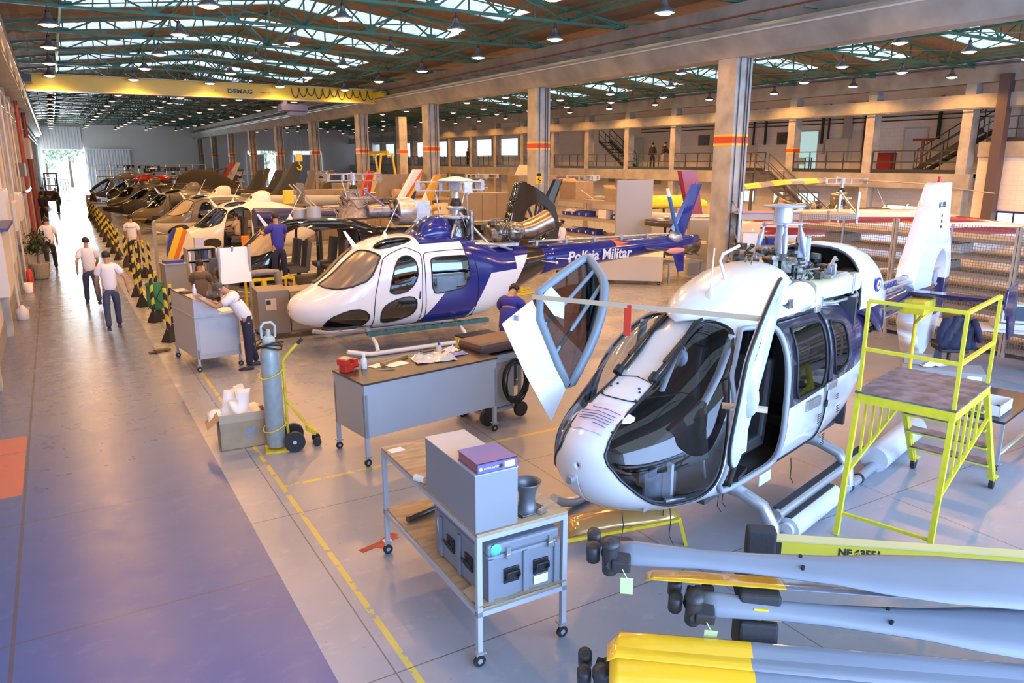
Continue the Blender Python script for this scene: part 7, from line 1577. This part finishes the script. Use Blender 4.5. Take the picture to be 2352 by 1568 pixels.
S_white=mat('white_tshirt',(.74,.72,.74),.8,bump=.2,nscale=9); S_blue=mat('royal_blue_shirt',(.035,.035,.30),.8,bump=.2,nscale=9); S_dk=mat('dark_clothes',(.02,.02,.025),.8); S_brown=mat('brown_tshirt',(.13,.10,.085),.8)
T_jean=mat('blue_jeans',(.05,.065,.13),.8,noise=.3,nscale=8); T_navy=mat('navy_trousers',(.015,.017,.045),.8); T_black=mat('black_trousers',(.014,.014,.018),.8)
C_ghair=mat('greying_hair',(.06,.055,.055),.6)
person('person in white T-shirt and black trousers walking down the aisle, farthest of three',(-.40,29.6),0,S_white,T_black,h=1.77,lt=(-14,2,8),rt=(14,2,3),la=(-6,12,18),ra=(10,12,22))
p=person('person in white T-shirt and blue jeans walking, middle of three, papers in hand',(.50,21.9),4,S_white,T_jean,h=1.72,lt=(16,2,4),rt=(-16,2,12),la=(-22,20,35),ra=(24,10,40))
person('person in white T-shirt and jeans walking, nearest in the aisle',(.76,18.35),0,S_white,T_jean,h=1.70,lt=(-10,2,8),rt=(12,2,3),la=(14,14,20),ra=(-16,30,12))
tag(MB().box((0,0,0),(.02,.18,.26),.3).build('paper_sheaf',C_paper,loc=(.68,22.16,.72)),'sheaf of white papers held low by the middle walking person','papers')
person('person in white T-shirt bending over papers on the roll-top desk',(2.62,13.55),80,S_white,T_navy,C_ghair,h=1.68,lean=28,head=(34,0),la=(52,6,62),ra=(44,6,70),lt=(2,3,2),rt=(-6,4,4))
person('person in brown T-shirt seated behind the roll-top desk, seen from behind',(2.55,18.0),-15,S_brown,T_jean,h=1.72,lean=10,head=(8,0),lt=(80,8,80),rt=(80,8,80),hipz=.62,la=(35,8,50),ra=(35,8,50))
person('person in blue polo shirt standing on a stand against the black helicopter',(4.45,18.5,.62),5,S_blue,T_navy,h=1.75,lean=4,head=(12,0),la=(50,14,50),ra=(40,16,50))
person('person in blue shirt bending beside the nearest police helicopter, behind the white door',(6.05,10.35),-50,S_blue,T_navy,h=1.72,lean=22,head=(38,0),la=(30,10,55),ra=(30,10,55))
p=person('person in white T-shirt with printed back at the striped posts, facing away',(2.10,29.4),-2,S_white,T_navy,h=1.75,la=(10,8,50),ra=(-4,14,20))
text('eurocopter',.075,(-.19,-.155,1.33),(R(90),0,0),C_dark,p,.002,'lettering')
person('dark-clothed person standing left of two in the far aisle',(-.80,62.5),20,S_dk,T_black,h=1.78,la=(5,8,20),sleeve=1.6)
person('dark-clothed person with helmet in the far aisle, right of two',(.02,61.5),75,S_dk,T_black,h=1.72,la=(40,8,60),ra=(30,8,50),sleeve=1.6,hat=C_grey)
person('dark-clothed person by the left wall behind the potted plant',(-.72,55),150,S_dk,T_black,h=1.7,sleeve=1.6)
person('dark-clothed person with yellow badge close against the left wall',(-.75,52.5),170,S_dk,T_black,h=1.72,sleeve=1.6)
person('dark-clothed person working among the striped posts at the far row',(2.2,58),60,S_dk,T_black,h=1.7,lean=15,sleeve=1.6)
person('person in white T-shirt standing beside the marked central column, head turned',(14.1,20.6),200,S_white,T_navy,h=1.7)
person('person with pale shirt sitting in the cockpit of the white police helicopter',(5.55,29.0,.35),60,mat('cream_shirt',(.6,.5,.4),.8),T_navy,h=1.65,hipz=.60,lt=(80,6,80),rt=(80,6,80),la=(40,8,50),ra=(40,8,50))
person('person in dark jacket standing on the mezzanine behind the railing',(X2+.55,38.8,ZM),-110,S_dk,mat('khaki_trousers',(.35,.28,.2),.8),h=1.75,lean=12,la=(40,8,60),ra=(30,8,50),sleeve=1.6)
person('second dark-clothed person on the mezzanine, left and behind',(X2+.9,40.2,ZM),-60,S_dk,T_black,h=1.7,sleeve=1.6)
person('dark-clothed person standing far along the office gallery',(X2+.8,67.0,ZM),-90,S_dk,T_black,h=1.7,sleeve=1.6)
# ================================================================ WALL FITTINGS AND FAR THINGS
WX=X2+3.19
C_pdoor=mat('white_door_paint',(.62,.66,.72),.4); C_frame=mat('door_frame_white',(.55,.52,.48),.5)
def wdoor(n,y0,y1,z1,m,open_=False):
    b=MB(); b.b2((WX-.06,y0-.06,ZM),(WX+.0,y0,z1+.06)).b2((WX-.06,y1,ZM),(WX,y1+.06,z1+.06)).b2((WX-.06,y0,z1),(WX,y1,z1+.06)).b2((WX-.03,y0,ZM),(WX-.01,y1,z1),1); o=struct('door_%d'%n,b,[C_frame,m]); MB().cyl((WX-.08,y0+.1,ZM+1),(WX-.03,y0+.1,ZM+1),.02).build('door_handle',C_steel,o)
wdoor(4,22.6,23.75,5.12,C_pdoor); wdoor(5,25.8,26.7,5.05,MATS['cream_wall_door'] if 'cream_wall_door' in MATS else mat('cream_wall_door',(.60,.53,.46),.5)); wdoor(7,43.9,45.3,5.1,mat('green_white_door',(.55,.62,.58),.4))
# open doorway to a lit office
b=MB(); b.b2((WX-.06,28.85,ZM),(WX,28.9,5.2)).b2((WX-.06,30.15,ZM),(WX,30.2,5.2)).b2((WX-.06,28.85,5.18),(WX,30.2,5.24)); o=struct('door_6',b,C_frame)
MB().b2((WX-.02,28.9,ZM),(WX-.01,30.15,5.18)).build('lit_office_view',mat('office_light',(.5,.75,.75),.6,emit=(.55,.85,.85),es=.55),o)
t=thing('office_desk','small green desk seen through the lit doorway on the mezzanine','desk',(WX-.75,29.05,ZM)); MB().b2((0,0,.7),(.6,.95,.74)).b2((.02,.05,.35),(.05,.9,.7)).build('tabletop',mat('mint_desk',(.25,.42,.38),.5),t); [MB().bar((x,y,0),(x,y,.7),.04,.04).build('leg',C_dark,t) for x in(.04,.56) for y in(.05,.9)]
def wallbox(nm,lb,cat,y0,y1,z0,z1,m,d=.15,x=WX,door=True,grp=None):
    o=thing(nm,lb,cat,(x,(y0+y1)/2,z0)); w=(y1-y0)/2; MB().b2((-d,-w,0),(0,w,z1-z0)).build('box_body',m,o,bev=.01)
    if door: MB().b2((-d-.008,-w+.03,.03),(-d,w-.03,z1-z0-.03)).build('box_door',m,o)
    return o
C_cbox=mat('cream_box_paint',(.58,.52,.45),.45)
wallbox('electrical_box','large cream electrical cabinet right of the lit doorway','electrical box',26.9,28.3,3.55,4.75,C_cbox)
wallbox('electrical_box','small cream electrical box nearest the lit doorway, at left','electrical box',28.45,28.82,3.95,4.5,C_cbox)
wallbox('electrical_box','small cream electrical box left of the column with yellow band','electrical box',33.2,33.8,3.9,4.5,C_cbox)
wallbox('electrical_box','small cream switch box right of the white mezzanine door','electrical box',21.7,22.3,4.1,4.6,C_cbox)
wallbox('red_cabinet','dark red fire cabinet standing on the mezzanine by the cream door','cabinet',24.1,25.4,ZM,3.98,mat('deep_red',(.25,.01,.01),.4),.4)
for i,(y0,y1,z0,z1,lb) in enumerate(((37.3,38.3,4.55,5.2,'dark framed picture on the mezzanine wall left of the big column'),(31.0,31.8,4.5,5.2,'dark framed picture beside the yellow-banded column'))):
    o=wallbox('framed_picture',lb,'picture',y0,y1,z0,z1,mat('picture_frame',(.12,.10,.09),.5),.03,door=False); MB().b2((-.04,-(y1-y0)/2+.08,.08),(-.03,(y1-y0)/2-.08,z1-z0-.08)).build('picture_print',mat('picture_print',(.14,.10,.08),.4,noise=.8,nscale=6,col2=(.03,.04,.03)),o)
# pipes and cable trays on the mezzanine wall
for i,z in enumerate((5.55,5.75,5.95,6.15,6.35)):
    tag(MB().cyl((WX-.12,19,z),(WX-.12,44,z),.03,n=6).build('conduit_pipe',C_dark),'horizontal dark conduit high on the mezzanine wall, %s from the bottom'%ords[i],'pipe','conduits on the mezzanine wall')
for i,(y,w,z0) in enumerate(((27.0,.5,4.75),(28.6,.12,4.5),(28.2,.06,4.75),(33.5,.06,4.5),(32.6,.1,4.5),(22.0,.14,4.6),(26.0,.05,3.4))):
    tag(MB().b2((WX-.16,y-w/2,z0),(WX-.06,y+w/2,6.6)).build('cable_riser',C_ygrey if w>.2 else C_dark),'vertical cable riser on mezzanine wall, %s'%('broad one above the large cabinet','left one above the small box','one just right of the small box','one above the box left of the banded column','pair right of the left switch box','one above the right switch box','thin one beside the cream door')[i],'cable riser')
# stairs
def stairs(lb,top,bot,n,w=1.0,m=None):
    t=thing('steel_staircase',lb,'stairs',(0,0,0)); m=m or mat('stair_steel',(.10,.09,.085),.45); a=V(top);b=V(bot); side=V((1,0,0))
    for s in(0,w): MB().bar(a+side*s,b+side*s,.04,.22).build('stringer',m,t)
    for k in range(n): p=a.lerp(b,(k+.5)/n); MB().b2((p.x,p.y-.13,p.z-.02),(p.x+w,p.y+.13,p.z+.02)).build('tread',m,t)
    for s in(0,w):
        q=MB().bar(a+side*s+V((0,0,.95)),b+side*s+V((0,0,.95)),.045,.045).bar(a+side*s+V((0,0,.5)),b+side*s+V((0,0,.5)),.03,.03)
        for k in range(5): p=a.lerp(b,k/4)+side*s; q.bar(p,p+V((0,0,.95)),.03,.03)
        q.build('handrail',m,t)
    return t
stairs('dark steel staircase from the hall floor up to the mezzanine, behind the big racks',(X2-1.35,29.2,ZM-.02),(X2-1.35,25.0,.1),13)
t=thing('stair_landing','steel landing with railing at the top of the floor staircase','landing',(X2-1.45,29.2,ZM)); MB().b2((0,0,-.08),(1.2,1.9,0)).build('landing_deck',MATS['stair_steel'],t); MB().bar((0,0,1),(0,1.9,1),.045,.045).bar((0,0,.5),(0,1.9,.5),.03,.03).bar((0,0,0),(0,0,1),.04,.04).bar((0,1.9,0),(0,1.9,1),.04,.04).build('landing_rail',MATS['stair_steel'],t); MB().bar((.1,.2,0-ZM),(.1,.2,-.08),.12,.12).build('landing_post',MATS['stair_steel'],t)
stairs('black inner staircase on the mezzanine left of the standing people',(X2+1.2,46.6,5.0),(X2+1.2,43.4,ZM+.05),8,m=mat('black_stair',(.02,.02,.02),.5))
stairs('dark inner staircase on the mezzanine climbing to the right edge',(X2+1.2,18.9,4.9),(X2+1.2,21.9,ZM+.05),8,m=MATS['black_stair'])
tag(MB().cyl((X2+1.6,21.8,ZM),(X2+1.6,21.8,4.55),.07).cyl((X2+1.6,21.3,4.55),(X2+1.6,22.3,4.55),.06).build('red_standpipe',mat('dark_red_pipe',(.16,.02,.02),.5)),'dark red T-shaped standpipe on the mezzanine beside the inner stairs','pipe')
tag(MB().cyl((X2+2.4,35.3,ZM),(X2+2.4,35.3,7),.45,n=20).build('grey_duct',mat('duct_grey',(.35,.33,.33),.4,.3)),'tall grey round duct on the mezzanine right of the standing people','duct')
tag(MB().cyl((X2-.3,52.0,.3),(X2-.3,52.0,6),.05,n=8).build('red_riser_pipe',mat('dark_red_pipe',(.16,.02,.02))),'thin dark red riser pipe on a column of the far mezzanine','pipe')
# low windows under the mezzanine
C_wf=mat('navy_window_frame',(.02,.03,.18),.4); C_wl=mat('window_daylight_glass',(.7,.85,.85),.2,emit=(.75,.92,.95),es=.9)
def lowwin(n,x,y0,y1,z0,z1,fm,k=3):
    b=MB()
    for z in(z0,z1): b.b2((x-.06,y0,z-.04),(x,y1,z+.04))
    for i in range(k+1): y=y0+(y1-y0)*i/k; b.b2((x-.06,y-.03,z0),(x,y+.03,z1))
    b.b2((x-.03,y0,z0),(x-.02,y1,z1),1); struct('window_%d'%n,b,[fm,C_wl])
lowwin(201,X2+1.19,20.0,23.0,.75,1.5,C_frame); lowwin(202,X2-.005,15.2,17.2,.85,1.5,C_wf); lowwin(203,X2+1.19,27.0,28.4,1.2,1.9,C_frame,2); lowwin(204,X2+1.19,29.0,30.0,1.2,1.9,C_frame,1); lowwin(205,X2+1.19,31.4,33.0,1.2,1.9,C_frame,2)
struct('door_8',MB().b2((X2+1.15,24.3,0),(X2+1.19,25.3,2.1)),C_pdoor)
for i,(y,z) in enumerate(((37,2.0),(39.5,2.0),(42,2.0),(44.5,2.0))): 
    o=wallbox('wall_vent','slatted wall vent low under the mezzanine, %s from the right'%ords[i],'vent',y,y+.8,z,z+.4,C_frame,.04,X2+1.19,False,None); [MB().b2((-.05,-.35,.05+.08*k),(-.04,.35,.08+.08*k)).build('vent_slat',C_dark,o) for k in range(4)]
# right-hand helicopter with yellow-striped blades, and the maroon striped fuselage
PR=paint('brown_gloss',(.10,.075,.07),[],.15,.6)
H2=squirrel('brown_helicopter','glossy dark brown helicopter with yellow-banded rotor blades behind the racks at right',(25.9,15.0,0),150,PR,PR,PR,opt=('rotor','open','far','notail'),step=.2,cap=False)
H2.scale=(.95,.95,.95)
C_hb=mat('blade_brown',(.22,.19,.19),.4); 
PBd=paint('banded_blade',(.26,.22,.20),[((.78,.50,.02),[(1,0,0,-1.1),(-1,0,0,1.75)]),((.78,.50,.02),[(1,0,0,-2.3),(-1,0,0,3.0)]),((.78,.50,.02),[(1,0,0,-3.5),(-1,0,0,4.1)]),((.78,.50,.02),[(1,0,0,-4.5)])],.35)
for k,(a,m) in enumerate(((170,PBd),(290,C_hb),(50,C_hb))):
    a0=V((3.6,0,3.1)); bl=MB().loft([[V((x,-.15*c,.0-dz)),V((x,0,.02-dz)),V((x,.15*c,-dz)),V((x,0,-.02-dz))] for x,c,dz in((.6,.4,0),(1.1,1,.0),(2.6,1,.05),(4.9,1,.3))],sm=False).build('banded_blade',m,H2)
    bl.location=(3.6,0,3.1); bl.rotation_euler=(R((-32,0,0)[k]),0,R((20,128,260)[k]))
SF=Fus([(0,.1,1.3,1.4,1.2,2),(.3,.4,1.3,1.7,.9,2),(1.2,.8,1.3,2.05,.6,2.3),(3,.95,1.3,2.2,.5,2.4),(5.5,.95,1.3,2.2,.5,2.4),(7.5,.6,1.35,1.95,.85,2.2),(9,.3,1.45,1.75,1.2,2)])
t=thing('striped_fuselage','white aircraft fuselage with maroon stripes behind the violet-topped rack','fuselage',(16.9,16.3,0),R(-32)); r2=skins(SF,[],.0004,9,.2)[0]
r2['body'].build('fuselage_skin',paint('maroon_stripes',(.62,.60,.62),[((.24,.02,.03),[(0,0,1,-1.86),(0,0,-1,2.02)]),((.24,.02,.03),[(0,0,1,-1.52),(0,0,-1,1.72),(1,0,.3,-1.5)])],.25,.5),t)
for x in(2.2,6): MB().b2((x-.3,-.7,0),(x+.3,.7,.56)).build('cradle',C_dark,t)
t=thing('canopy_frame','yellow-topped cockpit frame without glass behind the grey rack panel','cockpit',(22.5,27.0,0),R(-30)); MB().loft([[V((x,w_*math.cos(R(a)),1.55+h*math.sin(R(a)))) for a in range(0,181,20)] for x,w_,h in((0,.5,.1),(.8,.7,.5),(2.4,.7,.55),(3.2,.5,.3))]).build('canopy_roof',C_yel,t); MB().tube([(-.6,.6,.9),(0,.6,1.5),(2.6,.65,1.6),(3.3,.6,.9)],.05,6).tube([(-.6,-.6,.9),(0,-.6,1.5),(2.6,-.65,1.6),(3.3,-.6,.9)],.05,6).tube([(1.2,-.65,.9),(1.2,-.65,1.6)],.05,6).build('canopy_post',C_dark,t); MB().b2((-.6,-.65,.15),(3.4,.65,.9)).build('cockpit_tub',C_ygrey,t); MB().b2((-.4,-.5,0),(3,.5,.15)).build('cradle',C_dark,t)
o=thing('wrapped_engine','engine wrapped in clear film on a stand beside the blue tail','engine',(15.9,17.6,0)); r=random.Random(31)
for c_ in((0,0,1.05,.35),(.6,-.4,1.1,.3)): MB().lathe([(.05,-.4),(c_[3],-.3),(c_[3]*.8,0),(c_[3],.25),(.1,.45)],c_[:3],14,ax='x').build('engine_core',C_engine,o)
b=MB(); [b.tube([(r.uniform(-.4,.9),r.uniform(-.7,.4),r.uniform(.75,1.45)) for _ in range(4)],.02,5) for k in range(22)]; b.build('engine_piping',MATS['engine_pipes'],o); MB().b2((-.4,-.7,.55),(1.0,.4,.6)).build('stand_top',C_gsteel,o); [MB().bar((x,y,0),(x,y,.55),.05,.05).build('leg',C_gsteel,o) for x in(-.35,.95) for y in(-.65,.35)]
# loose rotor heads standing on stands in the background
for i,(x,y,z,lb) in enumerate(((18.6,25.4,2.9,'bare grey rotor head on a stand above the beige rack cartons'),(17.9,33,2.85,'small far rotor head right of the cream fin'),(6.2,60.6,2.9,'dark rotor head with wide arms far down the row'),(13.6,45,2.9,'rotor head on a stand under the yellow gantry'),(10.9,54.5,2.75,'light grey rotor head with long arms in front of the red and white tail'))):
    t=thing('rotor_head_stand',lb,'rotor head',(x,y,0)); star_head(t,0,0,z,rot=.3+i,cap=(i==2),mast=.9,m=(C_dark if i==2 else C_headgrey),simple=True,arms=3+(i%2)); MB().cyl((0,0,.5),(0,0,z-.85),.14,.1,10).b2((-.5,-.5,0),(.5,.5,.06)).b2((-.35,-.35,.06),(.35,.35,.5)).build('head_stand',C_ygrey,t)
t=thing('white_pedestal','round white-topped pedestal table far behind the big olive fin','table',(12.6,35.0,0)); MB().cyl((0,0,2.08),(0,0,2.12),.55,n=20).cyl((0,0,.5),(0,0,2.08),.06).cyl((0,0,0),(0,0,.5),.5,.4,16).build('pedestal_body',C_paper,t)
# ---------------- left wall
LW=-1.12
def lbox(nm,lb,cat,y0,y1,z0,z1,m,d=.2):
    o=thing(nm,lb,cat,(LW,(y0+y1)/2,z0)); w=(y1-y0)/2; MB().b2((-.10,-w,0),(d,w,z1-z0)).build('box_body',m,o,bev=.01); MB().b2((d,-w+.04,.04),(d+.008,w-.04,z1-z0-.04)).build('box_door',m,o); return o
lbox('switch_cabinet','tall white switch cabinet at the left edge, nearest the viewer','electrical box',20.4,22.2,1.3,2.95,C_cbox,.12)
lbox('switch_cabinet','white switch cabinet right of the nearest cabinet on the left wall','electrical box',24.3,25.9,1.75,2.5,C_cbox,.13)
lbox('switch_cabinet','third white switch cabinet along the left wall','electrical box',27.5,29.8,1.8,2.6,C_cbox,.14)
lbox('loudspeaker','dark grey rounded box high on the left wall','speaker',34,36.2,3.0,3.5,mat('speaker_grey',(.12,.11,.1),.6),.22)
lbox('wall_sign_panel','big beige blank panel high on the left wall beyond the speaker','panel',42,47,3.65,4.6,mat('beige_panel',(.40,.33,.25),.6),.32)
t=lbox('notice_case','glass notice case with blue roof edge at the left edge','notice board',17.8,20.2,.95,2.25,C_cbox,.10); MB().b2((-.0,-1.25,1.3),(.22,1.25,1.36)).build('case_roof',C_wf,t)
tag(MB().cyl((LW+.12,38.5,0),(LW+.12,38.5,6),.07,n=8).build('red_pipe',mat('red_wall_pipe',(.28,.04,.03),.5)),'dark red vertical pipe on the left wall before the plant','pipe')
tag(MB().cyl((LW+.14,48,0),(LW+.14,48,6),.10,n=8).build('red_pipe',mat('red_wall_pipe',(.3,.05,.04))),'farther thick red vertical pipe on the left wall','pipe')
for k,y in enumerate((21,24.2,27,30,33,36.5,41,45,51)): tag(MB().cyl((LW+.05,y,.2),(LW+.05,y,5.6),.03,n=6).build('wall_conduit',C_ygrey if k%2 else C_cbox),'%s thin vertical conduit on the left wall counted from the front'%ords[k],'pipe','conduits on the left wall')
t=thing('wall_lamp','slanted bright wall luminaire on the left wall','wall lamp',(LW+.08,36,2.35)); MB().box((.12,0,.12),(.16,2.6,.06),ry=R(-30)).build('lamp_housing',C_chrome,t); MB().box((.14,0,.08),(.10,2.4,.02),ry=R(-30)).build('lamp_tube',mat('cool_tube',(.8,.9,1),.5,emit=(.8,.92,1),es=3),t); MB().b2((-.08,-.1,0),(.1,.1,.06)).build('lamp_arm',C_dark,t)
t=thing('potted_plant','bushy dark green plant in a pale pot beside the left wall','plant',(-.72,27.6,0)); MB().lathe([(.16,0),(.24,.05),(.28,.48),(.30,.50),(.26,.50),(.24,.42)],n=18).build('pot',mat('straw_pot',(.50,.42,.27),.8,noise=.3,nscale=20),t)
b=MB(); r=random.Random(77)
for k in range(420):
    a=r.uniform(0,6.28); el=r.uniform(-.1,1.4); rr=r.uniform(.2,.62); p=V((rr*math.cos(a)*math.cos(el)*.75,rr*math.sin(a)*math.cos(el),.85+rr*math.sin(el)*1.15)); d=V((r.gauss(0,1),r.gauss(0,1),r.gauss(0,.6))).normalized()*.11; e=d.cross(V((0,0,1))).normalized()*.03; b.add([p-d,p-e,p+d,p+e],[(0,1,2,3)])
b.build('foliage',mat('plant_green',(.02,.05,.02),.6),t); MB().cyl((0,0,.4),(0,0,1.1),.03).build('stem',C_bark,t)
for i,(x,y,lb) in enumerate(((-.95,26.0,'red fire extinguisher on the floor before the potted plant'),)):
    t=thing('fire_extinguisher',lb,'fire extinguisher',(x,y,0)); MB().lathe([(.08,0),(.085,.02),(.085,.42),(.05,.5),(.02,.52)],n=16).build('extinguisher_body',C_red,t); MB().tube([(0,0,.52),(0,.02,.6),(.12,0,.58),(.13,0,.2)],.012,6).build('extinguisher_hose',C_black,t)
t=thing('pale_jug','pale plastic jug on the floor against the left wall','jug',(-1.0,20.6,0)); MB().lathe([(.12,0),(.13,.02),(.13,.22),(.05,.3),(.04,.33)],n=14).build('jug_body',mat('pale_plastic_jug',(.6,.56,.52),.5),t); MB().tube([(.1,0,.2),(.15,0,.26),(.05,0,.3)],.012,5).build('handle',mat('pale_plastic_jug',(.6,.56,.52)),t)
t=thing('white_bucket','white bucket beside the plant pot on the floor','bucket',(-.98,24.9,0)); MB().lathe([(.10,0),(.13,.26),(.125,.26),(.1,.02)],n=16,cap=False).build('bucket_body',C_paper,t); MB().tube([(-.13,0,.26),(0,-.06,.2),(.13,0,.26)],.006,5).build('handle',C_steel,t)
# forklift
t=thing('forklift','dark forklift with tall mast and overhead guard near the far door','forklift',(-.35,76,0),R(-5)); C_fk=mat('forklift_dark',(.09,.035,.03),.4)
MB().b2((-.5,-.9,.25),(.5,1.1,.95)).b2((-.5,-1.2,.3),(.5,-.7,1.15)).build('forklift_body',C_fk,t,bev=.06); b=MB()
for x in(-.45,.45): b.bar((x,1.25,.1),(x,1.25,2.55),.09,.12).bar((x,-.6,1.1),(x,-.5,2.15),.06,.06).bar((x,.7,.95),(x,.5,2.15),.06,.06)
b.bar((-.45,1.25,2.5),(.45,1.25,2.5),.1,.1).bar((-.45,1.25,1.5),(.45,1.25,1.5),.1,.08).b2((-.5,-.55,2.12),(.5,.55,2.18)).build('mast',C_dark,t)
for x in(-.48,.48):
    for y,r0 in((.75,.3),(-.8,.24)): MB().cyl((x-.1,y,r0),(x+.1,y,r0),r0,n=16).build('wheel',C_black,t)
MB().b2((-.35,1.3,.08),(-.22,2.3,.12)).b2((.22,1.3,.08),(.35,2.3,.12)).build('fork',C_steel,t)
t=thing('yellow_trolley','yellow barred trolley behind the forklift by the far door','trolley',(.65,80,0)); b=MB(); [b.bar((x*.2-.4,0,.0),(x*.2-.4,0,1.9),.03,.03) for x in range(5)]; b.bar((-.4,0,1.9),(.4,0,1.9),.04,.04).b2((-.45,-.4,.08),(.45,.4,.14)); b.build('trolley_frame',C_yel,t)
# side benches at the far row
for i,y in enumerate((50,54,60,66)):
    t=thing('tool_trolley','%s dark tool trolley along the far edge of the aisle'%ords[i],'trolley',(1.9,y,0)); MB().b2((0,0,.15),(.7,1.2,1.0)).build('trolley_body',(C_brn,C_ygrey)[i%2],t,bev=.01); MB().b2((-.02,-.02,1.0),(.72,1.22,1.03)).build('top',C_dark,t); [MB().cyl((x,yy-.02,.07),(x,yy+.02,.07),.07,n=10).build('wheel',C_black,t) for x in(.08,.6) for yy in(.1,1.1)]
